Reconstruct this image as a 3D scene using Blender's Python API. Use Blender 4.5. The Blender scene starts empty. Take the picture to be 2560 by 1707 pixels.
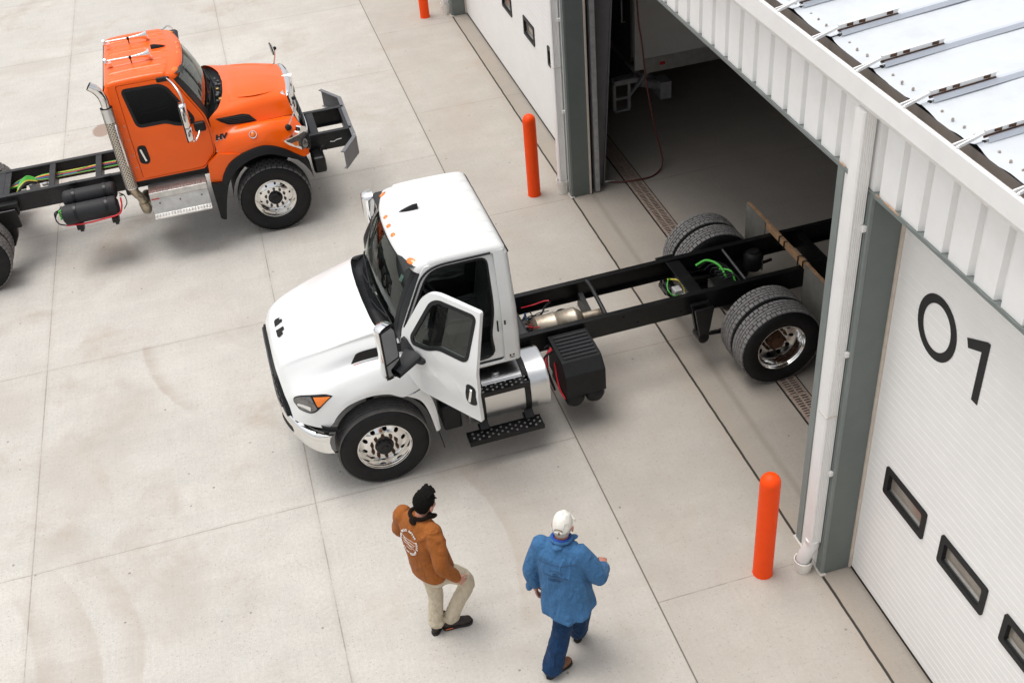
EXPO = 0.40
import bpy, bmesh, math, random
from mathutils import Vector, Matrix
from mathutils.geometry import tessellate_polygon
random.seed(7)
rad = math.radians
sc = bpy.context.scene
COL = sc.collection
H = 8.9

# ------------------------------------------------------------------ helpers
def lerp(a, b, t): return a + (b - a) * t
def clamp(x, a=0.0, b=1.0): return max(a, min(b, x))

class MB:
    """collects shapes; build() links them as one mesh object"""
    def __init__(s): s.v = []; s.f = []; s.marks = []
    def mi(s, i): s.marks.append((len(s.f), i)); return s   # faces added from here on use material slot i
    def add(s, vs, fs):
        o = len(s.v); s.v += [tuple(v) for v in vs]; s.f += [tuple(i + o for i in f) for f in fs]; return s
    def box(s, lo, hi, M=None):
        x0, y0, z0 = lo; x1, y1, z1 = hi
        vs = [Vector(p) for p in ((x0,y0,z0),(x1,y0,z0),(x1,y1,z0),(x0,y1,z0),(x0,y0,z1),(x1,y0,z1),(x1,y1,z1),(x0,y1,z1))]
        if M is not None: vs = [M @ v for v in vs]
        return s.add(vs, [(0,3,2,1),(4,5,6,7),(0,1,5,4),(1,2,6,5),(2,3,7,6),(3,0,4,7)])
    def cbox(s, c, d, M=None):
        lo = [c[i] - d[i] / 2 for i in range(3)]; hi = [c[i] + d[i] / 2 for i in range(3)]
        return s.box(lo, hi, M)
    def bar(s, p, q, w, h, up=(0,0,1)):
        """rectangular bar from p to q, w across, h along up"""
        p = Vector(p); q = Vector(q); d = (q - p).normalized(); up = Vector(up)
        sx = d.cross(up); sx = sx.normalized() if sx.length > 1e-5 else Vector((1,0,0)); uz = sx.cross(d).normalized()
        vs = []
        for e in (p, q):
            for a, b in ((-1,-1),(1,-1),(1,1),(-1,1)): vs.append(e + sx * (a * w / 2) + uz * (b * h / 2))
        return s.add(vs, [(0,3,2,1),(4,5,6,7),(0,1,5,4),(1,2,6,5),(2,3,7,6),(3,0,4,7)])
    def grid(s, rows, cu=False, cv=False, flip=False):
        n = len(rows); m = len(rows[0]); vs = [p for r in rows for p in r]; fs = []
        for i in range(n if cu else n - 1):
            for j in range(m if cv else m - 1):
                a = i * m + j; b = i * m + (j + 1) % m; c = ((i + 1) % n) * m + (j + 1) % m; d = ((i + 1) % n) * m + j
                fs.append((a, d, c, b) if flip else (a, b, c, d))
        return s.add(vs, fs)
    def tube(s, pts, r, n=10, caps=True):
        pts = [Vector(p) for p in pts]; rs = r if isinstance(r, (list, tuple)) else [r] * len(pts)
        t0 = (pts[1] - pts[0]).normalized()
        nrm = t0.orthogonal().normalized(); rings = []
        for i, p in enumerate(pts):
            t = (pts[min(i + 1, len(pts) - 1)] - pts[max(i - 1, 0)]).normalized()
            nrm = (nrm - t * nrm.dot(t)).normalized(); bi = t.cross(nrm)
            rings.append([p + (nrm * math.cos(2*math.pi*k/n) + bi * math.sin(2*math.pi*k/n)) * rs[i] for k in range(n)])
        s.grid(rings, cv=True, flip=True)
        if caps:
            o = len(s.v) - len(pts) * n
            s.f.append(tuple(o + k for k in range(n))); s.f.append(tuple(o + (len(pts) - 1) * n + k for k in reversed(range(n))))
        return s
    def cyl(s, p, q, r, n=16, r2=None): return s.tube([p, q], [r, r if r2 is None else r2], n)
    def lathe(s, prof, M=None, n=32, flip=False):
        """prof: (radius, height) about local Z"""
        M = M or Matrix(); rows = []
        for r, h in prof: rows.append([M @ Vector((r*math.cos(2*math.pi*k/n), r*math.sin(2*math.pi*k/n), h)) for k in range(n)])
        return s.grid(rows, cv=True, flip=flip)
    def ell(s, c, r, n=14, M=None):
        rows = []
        for i in range(n + 1):
            a = math.pi * i / n; a = min(max(a, 0.02), math.pi - 0.02)
            ring = []
            for k in range(2 * n):
                b = math.pi * k / n
                p = Vector((r[0]*math.sin(a)*math.cos(b), r[1]*math.sin(a)*math.sin(b), r[2]*math.cos(a)))
                if M is not None: p = M @ p
                ring.append(Vector(c) + p)
            rows.append(ring)
        s.grid(rows, cv=True)
        o = len(s.v) - (n + 1) * 2 * n
        s.f.append(tuple(o + k for k in reversed(range(2*n)))); s.f.append(tuple(o + n*2*n + k for k in range(2*n)))
        return s
    def prism(s, poly, fn, a, b):
        """polygon (2d) swept between two values; fn(x, y, t) gives the 3d point"""
        n = len(poly); o = len(s.v)
        s.v += [tuple(fn(x, y, a)) for x, y in poly] + [tuple(fn(x, y, b)) for x, y in poly]
        for i in range(n): s.f.append((o+i, o+(i+1)%n, o+n+(i+1)%n, o+n+i))
        for t in tessellate_polygon([[Vector((x, y, 0)) for x, y in poly]]):
            s.f.append((o+t[2], o+t[1], o+t[0])); s.f.append((o+n+t[0], o+n+t[1], o+n+t[2]))
        return s
    def build(s, name, mat, parent=None, smooth=None, bevel=None, solid=None, seg=2, M=None, weld=False, sub=None):
        me = bpy.data.meshes.new(name)
        vs = s.v if M is None else [tuple(M @ Vector(v)) for v in s.v]
        me.from_pydata(vs, [], s.f)
        for k, (st, i) in enumerate(s.marks):
            en = s.marks[k + 1][0] if k + 1 < len(s.marks) else len(s.f)
            for q in range(st, en): me.polygons[q].material_index = i
        me.validate()
        bm = bmesh.new(); bm.from_mesh(me)
        if weld: bmesh.ops.remove_doubles(bm, verts=bm.verts, dist=1e-4)
        bmesh.ops.recalc_face_normals(bm, faces=bm.faces); bm.to_mesh(me); bm.free()
        if smooth is not None:
            for p in me.polygons: p.use_smooth = True
            me.set_sharp_from_angle(angle=rad(smooth))
        for m_ in (mat if isinstance(mat, (list, tuple)) else [mat]): me.materials.append(m_)
        o = bpy.data.objects.new(name, me); COL.objects.link(o)
        if parent is not None: o.parent = parent
        if sub:
            m = o.modifiers.new('s', 'SUBSURF'); m.levels = sub; m.render_levels = sub
        if solid:
            m = o.modifiers.new('t', 'SOLIDIFY'); m.thickness = solid; m.offset = -1
        if bevel:
            m = o.modifiers.new('b', 'BEVEL'); m.width = bevel; m.segments = seg; m.limit_method = 'ANGLE'; m.angle_limit = rad(40)
        return o

def panel_bm(outer, holes=(), cuts_x=(), cuts_y=()):
    """flat polygon with holes, sliced along the given lines, as a bmesh in (x, y, 0)"""
    bm = bmesh.new()
    loops = [[Vector((x, y, 0)) for x, y in outer]] + [[Vector((x, y, 0)) for x, y in h] for h in holes]
    vs = [bm.verts.new(p) for l in loops for p in l]
    for t in tessellate_polygon(loops):
        try: bm.faces.new([vs[i] for i in t])
        except ValueError: pass
    for axis, cuts in ((0, cuts_x), (1, cuts_y)):
        for c in cuts:
            co = [0,0,0]; no = [0,0,0]; co[axis] = c; no[axis] = 1
            bmesh.ops.bisect_plane(bm, geom=bm.verts[:] + bm.edges[:] + bm.faces[:], plane_co=co, plane_no=no, dist=1e-5)
    return bm

def panel(mb, outer, holes, fn, cuts_x=(), cuts_y=(), thick=None):
    """adds the mapped panel to mb; fn(x, y, d) -> 3d point, d = depth below the face"""
    bm = panel_bm(outer, holes, cuts_x, cuts_y)
    bm.verts.index_update()
    pts = [v.co.copy() for v in bm.verts]; n = len(pts)
    top = [fn(p.x, p.y, 0.0) for p in pts]; fs = [tuple(v.index for v in f.verts) for f in bm.faces]
    if not thick: mb.add(top, fs)
    else:
        bot = [fn(p.x, p.y, thick) for p in pts]
        sd = []
        for e in bm.edges:
            if len(e.link_faces) == 1:
                a, b = e.verts[0].index, e.verts[1].index
                l = [x.index for x in e.link_faces[0].verts]
                if l[(l.index(a) + 1) % len(l)] == b: a, b = b, a
                sd.append((a, b, b + n, a + n))
        mb.add(top + bot, fs + [tuple(i + n for i in reversed(f)) for f in fs] + sd)
    bm.free(); return mb

def rpoly(pts, r, n=4):
    """polygon with rounded corners; r = one radius or a list"""
    out = []; N = len(pts)
    for i in range(N):
        p = Vector(pts[i]); a = Vector(pts[i-1]); b = Vector(pts[(i+1) % N])
        rr = r[i] if isinstance(r, (list, tuple)) else r
        if rr <= 0: out.append(tuple(p)); continue
        da = (a - p); db = (b - p); la = min(rr, da.length*0.48); lb = min(rr, db.length*0.48)
        A = p + da.normalized()*la; B = p + db.normalized()*lb
        for k in range(n + 1):
            t = k / n; out.append(tuple(A*(1-t)**2 + p*2*t*(1-t) + B*t*t))
    return out

def cr(pts, t):
    """Catmull-Rom through knots [(t, value...)]"""
    n = len(pts)
    if t <= pts[0][0]: return list(pts[0][1:])
    if t >= pts[-1][0]: return list(pts[-1][1:])
    i = 0
    while i < n - 2 and t > pts[i+1][0]: i += 1
    p1, p2 = pts[i], pts[i+1]; p0 = pts[max(i-1, 0)]; p3 = pts[min(i+2, n-1)]
    h = p2[0] - p1[0]; u = (t - p1[0]) / h; out = []
    for k in range(1, len(p1)):
        m1 = (p2[k] - p0[k]) / (p2[0] - p0[0]) * h; m2 = (p3[k] - p1[k]) / (p3[0] - p1[0]) * h
        out.append((2*u**3-3*u*u+1)*p1[k] + (u**3-2*u*u+u)*m1 + (-2*u**3+3*u*u)*p2[k] + (u**3-u*u)*m2)
    return out

def bez(pts, n=24):
    """smooth curve through 3d points"""
    k = [(i,) + tuple(p) for i, p in enumerate(pts)]; m = len(pts) - 1
    return [Vector(cr(k, m * i / n)) for i in range(n + 1)]

def empty(name, loc=(0,0,0), rz=0.0, label=None, cat=None, group=None):
    o = bpy.data.objects.new(name, None); COL.objects.link(o); o.location = loc; o.rotation_euler = (0,0,rz)
    o.empty_display_size = 0.3
    if label: tag(o, label, cat, group)
    return o
def tag(o, label=None, cat=None, group=None, kind=None):
    if label: o['label'] = label
    if cat: o['category'] = cat
    if group: o['group'] = group
    if kind: o['kind'] = kind
    return o
def copy_tree(o, parent=None):
    c = o.copy(); COL.objects.link(c)
    if parent is not None: c.parent = parent
    for ch in list(o.children): copy_tree(ch, c)
    return c

# ------------------------------------------------------------------ materials
def new_mat(name):
    m = bpy.data.materials.new(name); m.use_nodes = True
    nt = m.node_tree; b = nt.nodes['Principled BSDF']; return m, nt, b
def mat(name, col, rough=0.5, metal=0.0, var=0.0, vscale=6.0, bump=0.0, bscale=60.0, coat=0.0, spec=0.5, rvar=0.0, dirt=None, dscale=3.0, damt=0.5, dpow=0.12):
    m, nt, b = new_mat(name); N = nt.nodes; L = nt.links
    b.inputs['Base Color'].default_value = (*col, 1); b.inputs['Roughness'].default_value = rough
    b.inputs['Metallic'].default_value = metal; b.inputs['Coat Weight'].default_value = coat; b.inputs['Coat Roughness'].default_value = 0.08
    b.inputs['Specular IOR Level'].default_value = spec
    if var or bump or rvar or dirt: tc = N.new('ShaderNodeTexCoord')
    last = None
    if var:
        nz = N.new('ShaderNodeTexNoise'); nz.inputs['Scale'].default_value = vscale; nz.inputs['Detail'].default_value = 6; nz.inputs['Roughness'].default_value = 0.65
        L.new(tc.outputs['Object'], nz.inputs['Vector'])
        mr = N.new('ShaderNodeMapRange'); mr.inputs[1].default_value = 0.3; mr.inputs[2].default_value = 0.7; mr.inputs[3].default_value = 1 - var; mr.inputs[4].default_value = 1 + var
        L.new(nz.outputs['Fac'], mr.inputs[0])
        mx = N.new('ShaderNodeMix'); mx.data_type = 'RGBA'; mx.blend_type = 'MULTIPLY'; mx.inputs[0].default_value = 1; mx.inputs[6].default_value = (*col, 1)
        L.new(mr.outputs[0], mx.inputs[7]); last = mx.outputs[2]
        if rvar:
            m2 = N.new('ShaderNodeMapRange'); m2.inputs[1].default_value = 0.3; m2.inputs[2].default_value = 0.7; m2.inputs[3].default_value = rough - rvar; m2.inputs[4].default_value = rough + rvar
            L.new(nz.outputs['Fac'], m2.inputs[0]); L.new(m2.outputs[0], b.inputs['Roughness'])
    if dirt:
        n2 = N.new('ShaderNodeTexNoise'); n2.inputs['Scale'].default_value = dscale; n2.inputs['Detail'].default_value = 8; n2.inputs['Roughness'].default_value = 0.7
        L.new(tc.outputs['Object'], n2.inputs['Vector'])
        m3 = N.new('ShaderNodeMapRange'); m3.inputs[1].default_value = 0.5; m3.inputs[2].default_value = 0.5 + dpow * 2; m3.inputs[3].default_value = 0; m3.inputs[4].default_value = damt
        L.new(n2.outputs['Fac'], m3.inputs[0])
        mx2 = N.new('ShaderNodeMix'); mx2.data_type = 'RGBA'; mx2.inputs[7].default_value = (*dirt, 1)
        if last: L.new(last, mx2.inputs[6])
        else: mx2.inputs[6].default_value = (*col, 1)
        L.new(m3.outputs[0], mx2.inputs[0]); last = mx2.outputs[2]
    if last: L.new(last, b.inputs['Base Color'])
    if bump:
        n3 = N.new('ShaderNodeTexNoise'); n3.inputs['Scale'].default_value = bscale; n3.inputs['Detail'].default_value = 3
        L.new(tc.outputs['Object'], n3.inputs['Vector'])
        bp = N.new('ShaderNodeBump'); bp.inputs['Strength'].default_value = bump; bp.inputs['Distance'].default_value = 0.01
        L.new(n3.outputs['Fac'], bp.inputs['Height']); L.new(bp.outputs[0], b.inputs['Normal'])
    return m
def glass_mat(name, tint, rough=0.02, trans=0.75, ior=1.6):
    """thin pane: see-through tint with mirror reflections"""
    m, nt, b = new_mat(name); N = nt.nodes; L = nt.links; N.remove(b)
    out = N['Material Output']; tr = N.new('ShaderNodeBsdfTransparent'); tr.inputs[0].default_value = (*[c * trans for c in tint], 1)
    gl = N.new('ShaderNodeBsdfGlossy'); gl.inputs['Roughness'].default_value = rough; gl.inputs[0].default_value = (0.9, 0.95, 0.93, 1)
    fr = N.new('ShaderNodeFresnel'); fr.inputs[0].default_value = ior; mx = N.new('ShaderNodeMixShader')
    L.new(fr.outputs[0], mx.inputs[0]); L.new(tr.outputs[0], mx.inputs[1]); L.new(gl.outputs[0], mx.inputs[2]); L.new(mx.outputs[0], out.inputs[0])
    return m

M = {}
M['white_roof'] = mat('white_roof', (0.72, 0.725, 0.715), 0.32, coat=0.4, var=0.02, vscale=1.5, dirt=(0.56, 0.47, 0.34), dscale=2.6, damt=0.22, dpow=0.13)
M['white_paint'] = mat('white_paint', (0.75, 0.76, 0.75), 0.28, coat=0.5, var=0.025, vscale=1.5, dirt=(0.62, 0.55, 0.44), dscale=2.2, damt=0.10, dpow=0.14)
M['orange_paint'] = mat('orange_paint', (0.94, 0.122, 0.003), 0.30, coat=0.28, var=0.03, vscale=2, spec=0.3)
M['black_plastic'] = mat('black_plastic', (0.009, 0.0095, 0.0105), 0.5, var=0.25, vscale=8, bump=0.08, bscale=220, spec=0.28)
M['grey_plastic'] = mat('grey_plastic', (0.022, 0.023, 0.025), 0.58, var=0.2, vscale=6, bump=0.08, bscale=220, spec=0.3)
M['frame_black'] = mat('frame_black', (0.0055, 0.0058, 0.006), 0.34, spec=0.35, var=0.3, vscale=10, dirt=(0.03, 0.027, 0.025), dscale=4, damt=0.4)
M['frame_grey'] = mat('frame_grey', (0.017, 0.017, 0.018), 0.45, spec=0.35, var=0.3, vscale=10, dirt=(0.07, 0.065, 0.06), dscale=4, damt=0.5)
M['chrome'] = mat('chrome', (0.82, 0.82, 0.81), 0.07, 1.0)
M['alu'] = mat('alu', (0.70, 0.70, 0.69), 0.30, 1.0, var=0.05, vscale=2.5, rvar=0.03)
M['alu_polish'] = mat('alu_polish', (0.86, 0.85, 0.83), 0.13, 1.0, var=0.06, vscale=9, rvar=0.04)
M['alu_step'] = mat('alu_step', (0.62, 0.61, 0.59), 0.38, 0.85, var=0.15, vscale=9, bump=0.15, bscale=90, dirt=(0.42, 0.40, 0.37), dscale=6, damt=0.4)
M['rubber'] = mat('rubber', (0.0085, 0.0085, 0.009), 0.62, spec=0.3, var=0.25, vscale=9, dirt=(0.026, 0.023, 0.020), dscale=5, damt=0.5)
M['tread'] = mat('tread', (0.17, 0.163, 0.158), 0.85, var=0.25, vscale=14)
M['tread_new'] = mat('tread_new', (0.12, 0.114, 0.11), 0.9, var=0.25, vscale=14)
M['tread_groove'] = mat('tread_groove', (0.012, 0.012, 0.012), 0.9)
M['rust'] = mat('rust', (0.10, 0.045, 0.022), 0.8, 0.2, var=0.45, vscale=25, bump=0.3, bscale=80)
M['glass'] = glass_mat('glass', (0.62, 0.72, 0.66), trans=0.95)
M['glass_sky'] = glass_mat('glass_sky', (0.55, 0.66, 0.62), trans=0.9, ior=2.3)
M['glass_dark'] = glass_mat('glass_dark', (0.33, 0.37, 0.36), trans=0.8)
M['interior_black'] = mat('interior_black', (0.018, 0.019, 0.020), 0.6, var=0.3, vscale=9)
M['seat_leather'] = mat('seat_leather', (0.026, 0.027, 0.028), 0.38, var=0.25, vscale=6, bump=0.15, bscale=130)
M['amber'] = mat('amber', (0.85, 0.20, 0.012), 0.22, coat=0.6, var=0.1, vscale=40)
M['red_plastic'] = mat('red_plastic', (0.55, 0.02, 0.02), 0.35)
M['lamp_grey'] = mat('lamp_grey', (0.16, 0.155, 0.15), 0.16, 0.5, var=0.4, vscale=14, coat=0.8)
M['mirror_glass'] = mat('mirror_glass', (0.20, 0.205, 0.21), 0.03, 1.0)
M['red_hose'] = mat('red_hose', (0.62, 0.015, 0.03), 0.4)
M['green_hose'] = mat('green_hose', (0.06, 0.42, 0.04), 0.45)
M['yellow_hose'] = mat('yellow_hose', (0.62, 0.50, 0.05), 0.45)
M['blue_hose'] = mat('blue_hose', (0.02, 0.14, 0.42), 0.45)
M['blue_cap'] = mat('blue_cap', (0.02, 0.35, 0.72), 0.4)
M['white_metal'] = mat('white_metal', (0.85, 0.845, 0.83), 0.42, var=0.03, vscale=3, dirt=(0.55, 0.48, 0.38), dscale=2.5, damt=0.12, dpow=0.12)
M['white_door'] = mat('white_door', (0.86, 0.845, 0.82), 0.5, var=0.025, vscale=2.5)
M['downspout_white'] = mat('downspout_white', (0.82, 0.805, 0.785), 0.42, var=0.03, vscale=5)
M['pvc'] = mat('pvc', (0.76, 0.74, 0.68), 0.45, var=0.05, vscale=12, dirt=(0.4, 0.33, 0.25), dscale=9, damt=0.3)
M['grey_trim'] = mat('grey_trim', (0.135, 0.155, 0.145), 0.5, var=0.06, vscale=5)
M['grey_trim_light'] = mat('grey_trim_light', (0.20, 0.225, 0.215), 0.45, var=0.06, vscale=5)
M['roof_white'] = mat('roof_white', (0.60, 0.63, 0.665), 0.42, var=0.05, vscale=4, dirt=(0.45, 0.44, 0.42), dscale=3.5, damt=0.35, dpow=0.16)
M['gutter_grey'] = mat('gutter_grey', (0.23, 0.20, 0.175), 0.7, var=0.15, vscale=4)
M['bollard_orange'] = mat('bollard_orange', (0.90, 0.070, 0.002), 0.5, var=0.04, vscale=6, bump=0.06, bscale=120, spec=0.25)
M['frame_rubber'] = mat('frame_rubber', (0.010, 0.011, 0.012), 0.5, spec=0.3)
M['lens_dark'] = mat('lens_dark', (0.045, 0.043, 0.042), 0.12, 0.3, var=0.5, vscale=12, coat=0.6)
M['pane'] = mat('pane', (0.25, 0.222, 0.185), 0.10, var=0.3, vscale=2.5, spec=0.8)
M['number_black'] = mat('number_black', (0.012, 0.012, 0.013), 0.6, var=0.3, vscale=30)
M['concrete_sill'] = mat('concrete_sill', (0.60, 0.56, 0.51), 0.85, var=0.15, vscale=12, bump=0.3, bscale=60)
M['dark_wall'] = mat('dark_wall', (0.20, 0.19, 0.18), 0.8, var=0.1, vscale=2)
M['steel_paint'] = mat('steel_paint', (0.17, 0.16, 0.165), 0.5, var=0.12, vscale=6)
M['drain_iron'] = mat('drain_iron', (0.32, 0.245, 0.20), 0.8, 0.0, var=0.3, vscale=20, bump=0.2, bscale=90)
M['drain_hole'] = mat('drain_hole', (0.012, 0.010, 0.009), 0.9)
M['box_white'] = mat('box_white', (0.62, 0.60, 0.57), 0.4, var=0.06, vscale=1.5, dirt=(0.35, 0.28, 0.2), dscale=1.6, damt=0.2)
M['steel'] = mat('steel', (0.40, 0.40, 0.40), 0.5, 0.35, var=0.2, vscale=12)
M['hose_brown'] = mat('hose_brown', (0.12, 0.030, 0.024), 0.5)
M['seal_black'] = mat('seal_black', (0.02, 0.018, 0.016), 0.9)
M['dark_steel'] = mat('dark_steel', (0.09, 0.09, 0.09), 0.5, 0.5, var=0.2, vscale=9)
# ------------------------------------------------------------------ ground material (pavement joints, stains)
def ground_mat():
    m, nt, b = new_mat('concrete'); N = nt.nodes; L = nt.links
    def val(x):
        return x
    def mth(op, a, c=None, d=None, cl=False):
        n = N.new('ShaderNodeMath'); n.operation = op; n.use_clamp = cl
        for i, x in enumerate((a, c, d)):
            if x is None: continue
            if isinstance(x, (int, float)): n.inputs[i].default_value = x
            else: L.new(x, n.inputs[i])
        return n.outputs[0]
    def noise(scale, detail=5, rough=0.6, vec=None, dist=0.0):
        n = N.new('ShaderNodeTexNoise'); n.inputs['Scale'].default_value = scale; n.inputs['Detail'].default_value = detail
        n.inputs['Roughness'].default_value = rough; n.inputs['Distortion'].default_value = dist
        L.new(vec or pos, n.inputs['Vector']); return n.outputs['Fac']
    def mr(x, a, c, d, e, smooth=False):
        n = N.new('ShaderNodeMapRange'); n.interpolation_type = 'SMOOTHSTEP' if smooth else 'LINEAR'
        for i, q in enumerate((a, c, d, e)): n.inputs[i + 1].default_value = q
        L.new(x, n.inputs[0]); return n.outputs[0]
    def mix(f, a, c, bt='MIX'):
        n = N.new('ShaderNodeMix'); n.data_type = 'RGBA'; n.blend_type = bt
        if isinstance(f, (int, float)): n.inputs[0].default_value = f
        else: L.new(f, n.inputs[0])
        for i, x in ((6, a), (7, c)):
            if isinstance(x, tuple): n.inputs[i].default_value = (*x, 1)
            else: L.new(x, n.inputs[i])
        return n.outputs[2]
    geo = N.new('ShaderNodeNewGeometry'); pos = geo.outputs['Position']
    sp = N.new('ShaderNodeSeparateXYZ'); L.new(pos, sp.inputs[0]); X, Y = sp.outputs[0], sp.outputs[1]
    wob = mth('MULTIPLY', mth('SUBTRACT', noise(3.0, 3), 0.5), 0.022)
    Xw = mth('ADD', X, wob); Yw = mth('ADD', Y, wob)
    def line(c, at, w, soft=0.006):
        return mr(mth('ABSOLUTE', mth('SUBTRACT', c, at)), w, w + soft, 1, 0)
    def lines(c, off, pitch, w, soft=0.006):
        f = mth('ADD', mth('DIVIDE', mth('SUBTRACT', c, off), pitch), 0.5)
        return mr(mth('MULTIPLY', mth('ABSOLUTE', mth('SUBTRACT', mth('FRACT', f), 0.5)), pitch), w, w + soft, 1, 0)
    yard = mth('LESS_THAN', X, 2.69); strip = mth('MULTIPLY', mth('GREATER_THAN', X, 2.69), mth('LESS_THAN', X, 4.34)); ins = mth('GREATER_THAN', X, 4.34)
    # base tone
    n1 = noise(0.42, 6, 0.62); n2 = noise(2.3, 6, 0.65); n3 = noise(26, 4, 0.7); n4 = noise(95, 3, 0.75)
    mp = N.new('ShaderNodeMapping'); mp.inputs['Scale'].default_value = (55, 1.6, 1); L.new(pos, mp.inputs['Vector']); n5 = noise(1.0, 4, 0.65, mp.outputs[0])
    mp2 = N.new('ShaderNodeMapping'); mp2.inputs['Scale'].default_value = (0.5, 4.5, 1); mp2.inputs['Rotation'].default_value = (0, 0, 0.05); L.new(pos, mp2.inputs['Vector']); n6 = noise(1.0, 6, 0.68, mp2.outputs[0])
    tone = mth('MULTIPLY', mr(n1, 0.3, 0.7, 0.93, 1.05), mr(n2, 0.3, 0.7, 0.95, 1.05))
    tone = mth('MULTIPLY', tone, mr(n3, 0.32, 0.68, 0.925, 1.06)); tone = mth('MULTIPLY', tone, mr(n4, 0.32, 0.68, 0.83, 1.13))
    tone = mth('MULTIPLY', tone, mr(n5, 0.3, 0.7, 0.965, 1.035)); tone = mth('MULTIPLY', tone, mr(n6, 0.3, 0.72, 1.03, 0.95))
    cell = N.new('ShaderNodeCombineXYZ')
    L.new(mth('FLOOR', mth('DIVIDE', mth('ADD', X, 0.33 + 305), 3.05)), cell.inputs[0]); L.new(mth('FLOOR', mth('DIVIDE', mth('SUBTRACT', Y, 9.23 - 365), 3.65)), cell.inputs[1])
    wn = N.new('ShaderNodeTexWhiteNoise'); L.new(cell.outputs[0], wn.inputs['Vector'])
    tone = mth('MULTIPLY', tone, mr(wn.outputs['Value'], 0, 1, 0.965, 1.03))
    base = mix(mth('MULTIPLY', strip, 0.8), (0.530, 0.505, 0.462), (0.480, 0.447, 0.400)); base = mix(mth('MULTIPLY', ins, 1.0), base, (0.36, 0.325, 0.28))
    tn = N.new('ShaderNodeCombineColor'); [L.new(tone, tn.inputs[i]) for i in range(3)]
    col = mix(1.0, base, tn.outputs[0], 'MULTIPLY')
    # brown stains; one blob is partly painted truck shadow
    tr = mth('MULTIPLY', mr(X, -0.6, 2.6, 0, 1, True), mr(noise(0.9, 6, 0.7), 0.35, 0.6, 0.35, 1))
    col = mix(mth('MULTIPLY', mth('MULTIPLY', strip, mr(noise(1.3, 7, 0.72), 0.33, 0.62, 0, 1)), 0.30), col, (0.36, 0.31, 0.26))
    col = mix(mth('MULTIPLY', tr, 0.46), col, (0.36, 0.325, 0.285))
    s3 = mth('MULTIPLY', mr(noise(0.33, 5, 0.6, None, 1.6), 0.55, 0.66, 0, 1, True), mr(noise(1.7, 6, 0.7), 0.36, 0.62, 0.2, 1))
    col = mix(mth('MULTIPLY', s3, 0.55), col, (0.40, 0.35, 0.30))
    st = mth('MULTIPLY', mr(noise(0.62, 7, 0.66, None, 0.4), 0.52, 0.70, 0, 1, True), mr(noise(3.4, 5), 0.35, 0.6, 0.45, 1))
    col = mix(mth('MULTIPLY', st, 0.72), col, (0.40, 0.335, 0.275))
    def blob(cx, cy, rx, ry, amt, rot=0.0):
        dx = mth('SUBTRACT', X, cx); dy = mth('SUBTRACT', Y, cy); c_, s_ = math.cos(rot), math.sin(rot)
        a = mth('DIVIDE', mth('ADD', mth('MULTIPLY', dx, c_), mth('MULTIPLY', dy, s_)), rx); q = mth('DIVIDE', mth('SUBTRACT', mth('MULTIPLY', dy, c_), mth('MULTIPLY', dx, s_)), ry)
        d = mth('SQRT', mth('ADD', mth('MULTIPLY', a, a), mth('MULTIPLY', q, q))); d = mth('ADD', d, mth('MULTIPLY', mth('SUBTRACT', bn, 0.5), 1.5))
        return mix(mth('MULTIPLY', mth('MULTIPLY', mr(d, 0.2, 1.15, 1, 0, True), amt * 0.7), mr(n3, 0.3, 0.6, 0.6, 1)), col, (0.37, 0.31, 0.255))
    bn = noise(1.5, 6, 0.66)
    for args in ((-2.6, 15.3, 0.9, 0.5, 0.42), (-2.1, 14.5, 0.35, 0.45, 0.35), (-3.0, 10.7, 0.65, 0.95, 0.42, 0.3), (-3.1, 9.5, 0.4, 0.35, 0.4), (-0.35, 23.6, 1.0, 0.5, 0.45), (-4.1, 23.6, 1.3, 0.5, 0.4), (-3.9, 12.3, 0.5, 0.7, 0.4, 0.4), (-2.3, 11.5, 0.5, 0.8, 0.35, 0.3), (0.45, 18.4, 0.7, 0.5, 0.4), (-1.9, 8.4, 0.4, 0.9, 0.3, 0.2), (0.6, 8.9, 0.8, 0.5, 0.3), (2.0, 7.6, 0.9, 0.9, 0.28), (1.6, 12.6, 0.8, 0.5, 0.3), (3.3, 17.5, 0.7, 1.2, 0.4), (-1.0, 12.9, 0.7, 0.4, 0.28)):  # first blob: brown stain plus the orange truck's shadow painted into the colour
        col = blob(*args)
    # curved one-sided water / tyre marks
    def arc(cx, cy, r, a0, a1, side, width, amt, col):
        dx = mth('SUBTRACT', Xw, cx); dy = mth('SUBTRACT', Yw, cy)
        d = mth('SUBTRACT', mth('SQRT', mth('ADD', mth('MULTIPLY', dx, dx), mth('MULTIPLY', dy, dy))), r)
        d = mth('ADD', d, mth('MULTIPLY', mth('SUBTRACT', n2, 0.5), 0.10))
        if side < 0: d = mth('MULTIPLY', d, -1.0)
        band = mth('MULTIPLY', mr(d, -0.025, 0.02, 0, 1, True), mr(d, 0.02, width, 1, 0, True))
        an = mth('ARCTAN2', dy, dx); e = 0.16
        band = mth('MULTIPLY', band, mth('MULTIPLY', mr(an, a0 - e, a0 + e, 0, 1, True), mr(an, a1 - e, a1 + e, 1, 0, True)))
        band = mth('MULTIPLY', band, mr(n6, 0.3, 0.6, 0.5, 1.0))
        return mix(mth('MULTIPLY', band, amt), col, (0.40, 0.34, 0.285))
    col = arc(-1.32, 7.95, 2.857, -0.30, 0.50, 1, 1.1, 0.42, col); col = arc(-1.32, 7.95, 2.857, -0.30, 0.45, 1, 0.16, 0.35, col)
    col = arc(0.44, 12.93, 2.6, -3.20 + 6.283, 3.60, 1, 0.3, 0.0, col)
    col = arc(0.44, 12.93, 2.6, -3.3, -2.52, -1, 0.22, 0.75, col)
    col = arc(-5.72, 7.75, 2.43, -0.4, 0.48, 1, 0.35, 0.55, col)
    col = arc(-5.89, 7.45, 3.24, -0.3, 0.55, -1, 0.4, 0.5, col)
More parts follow.
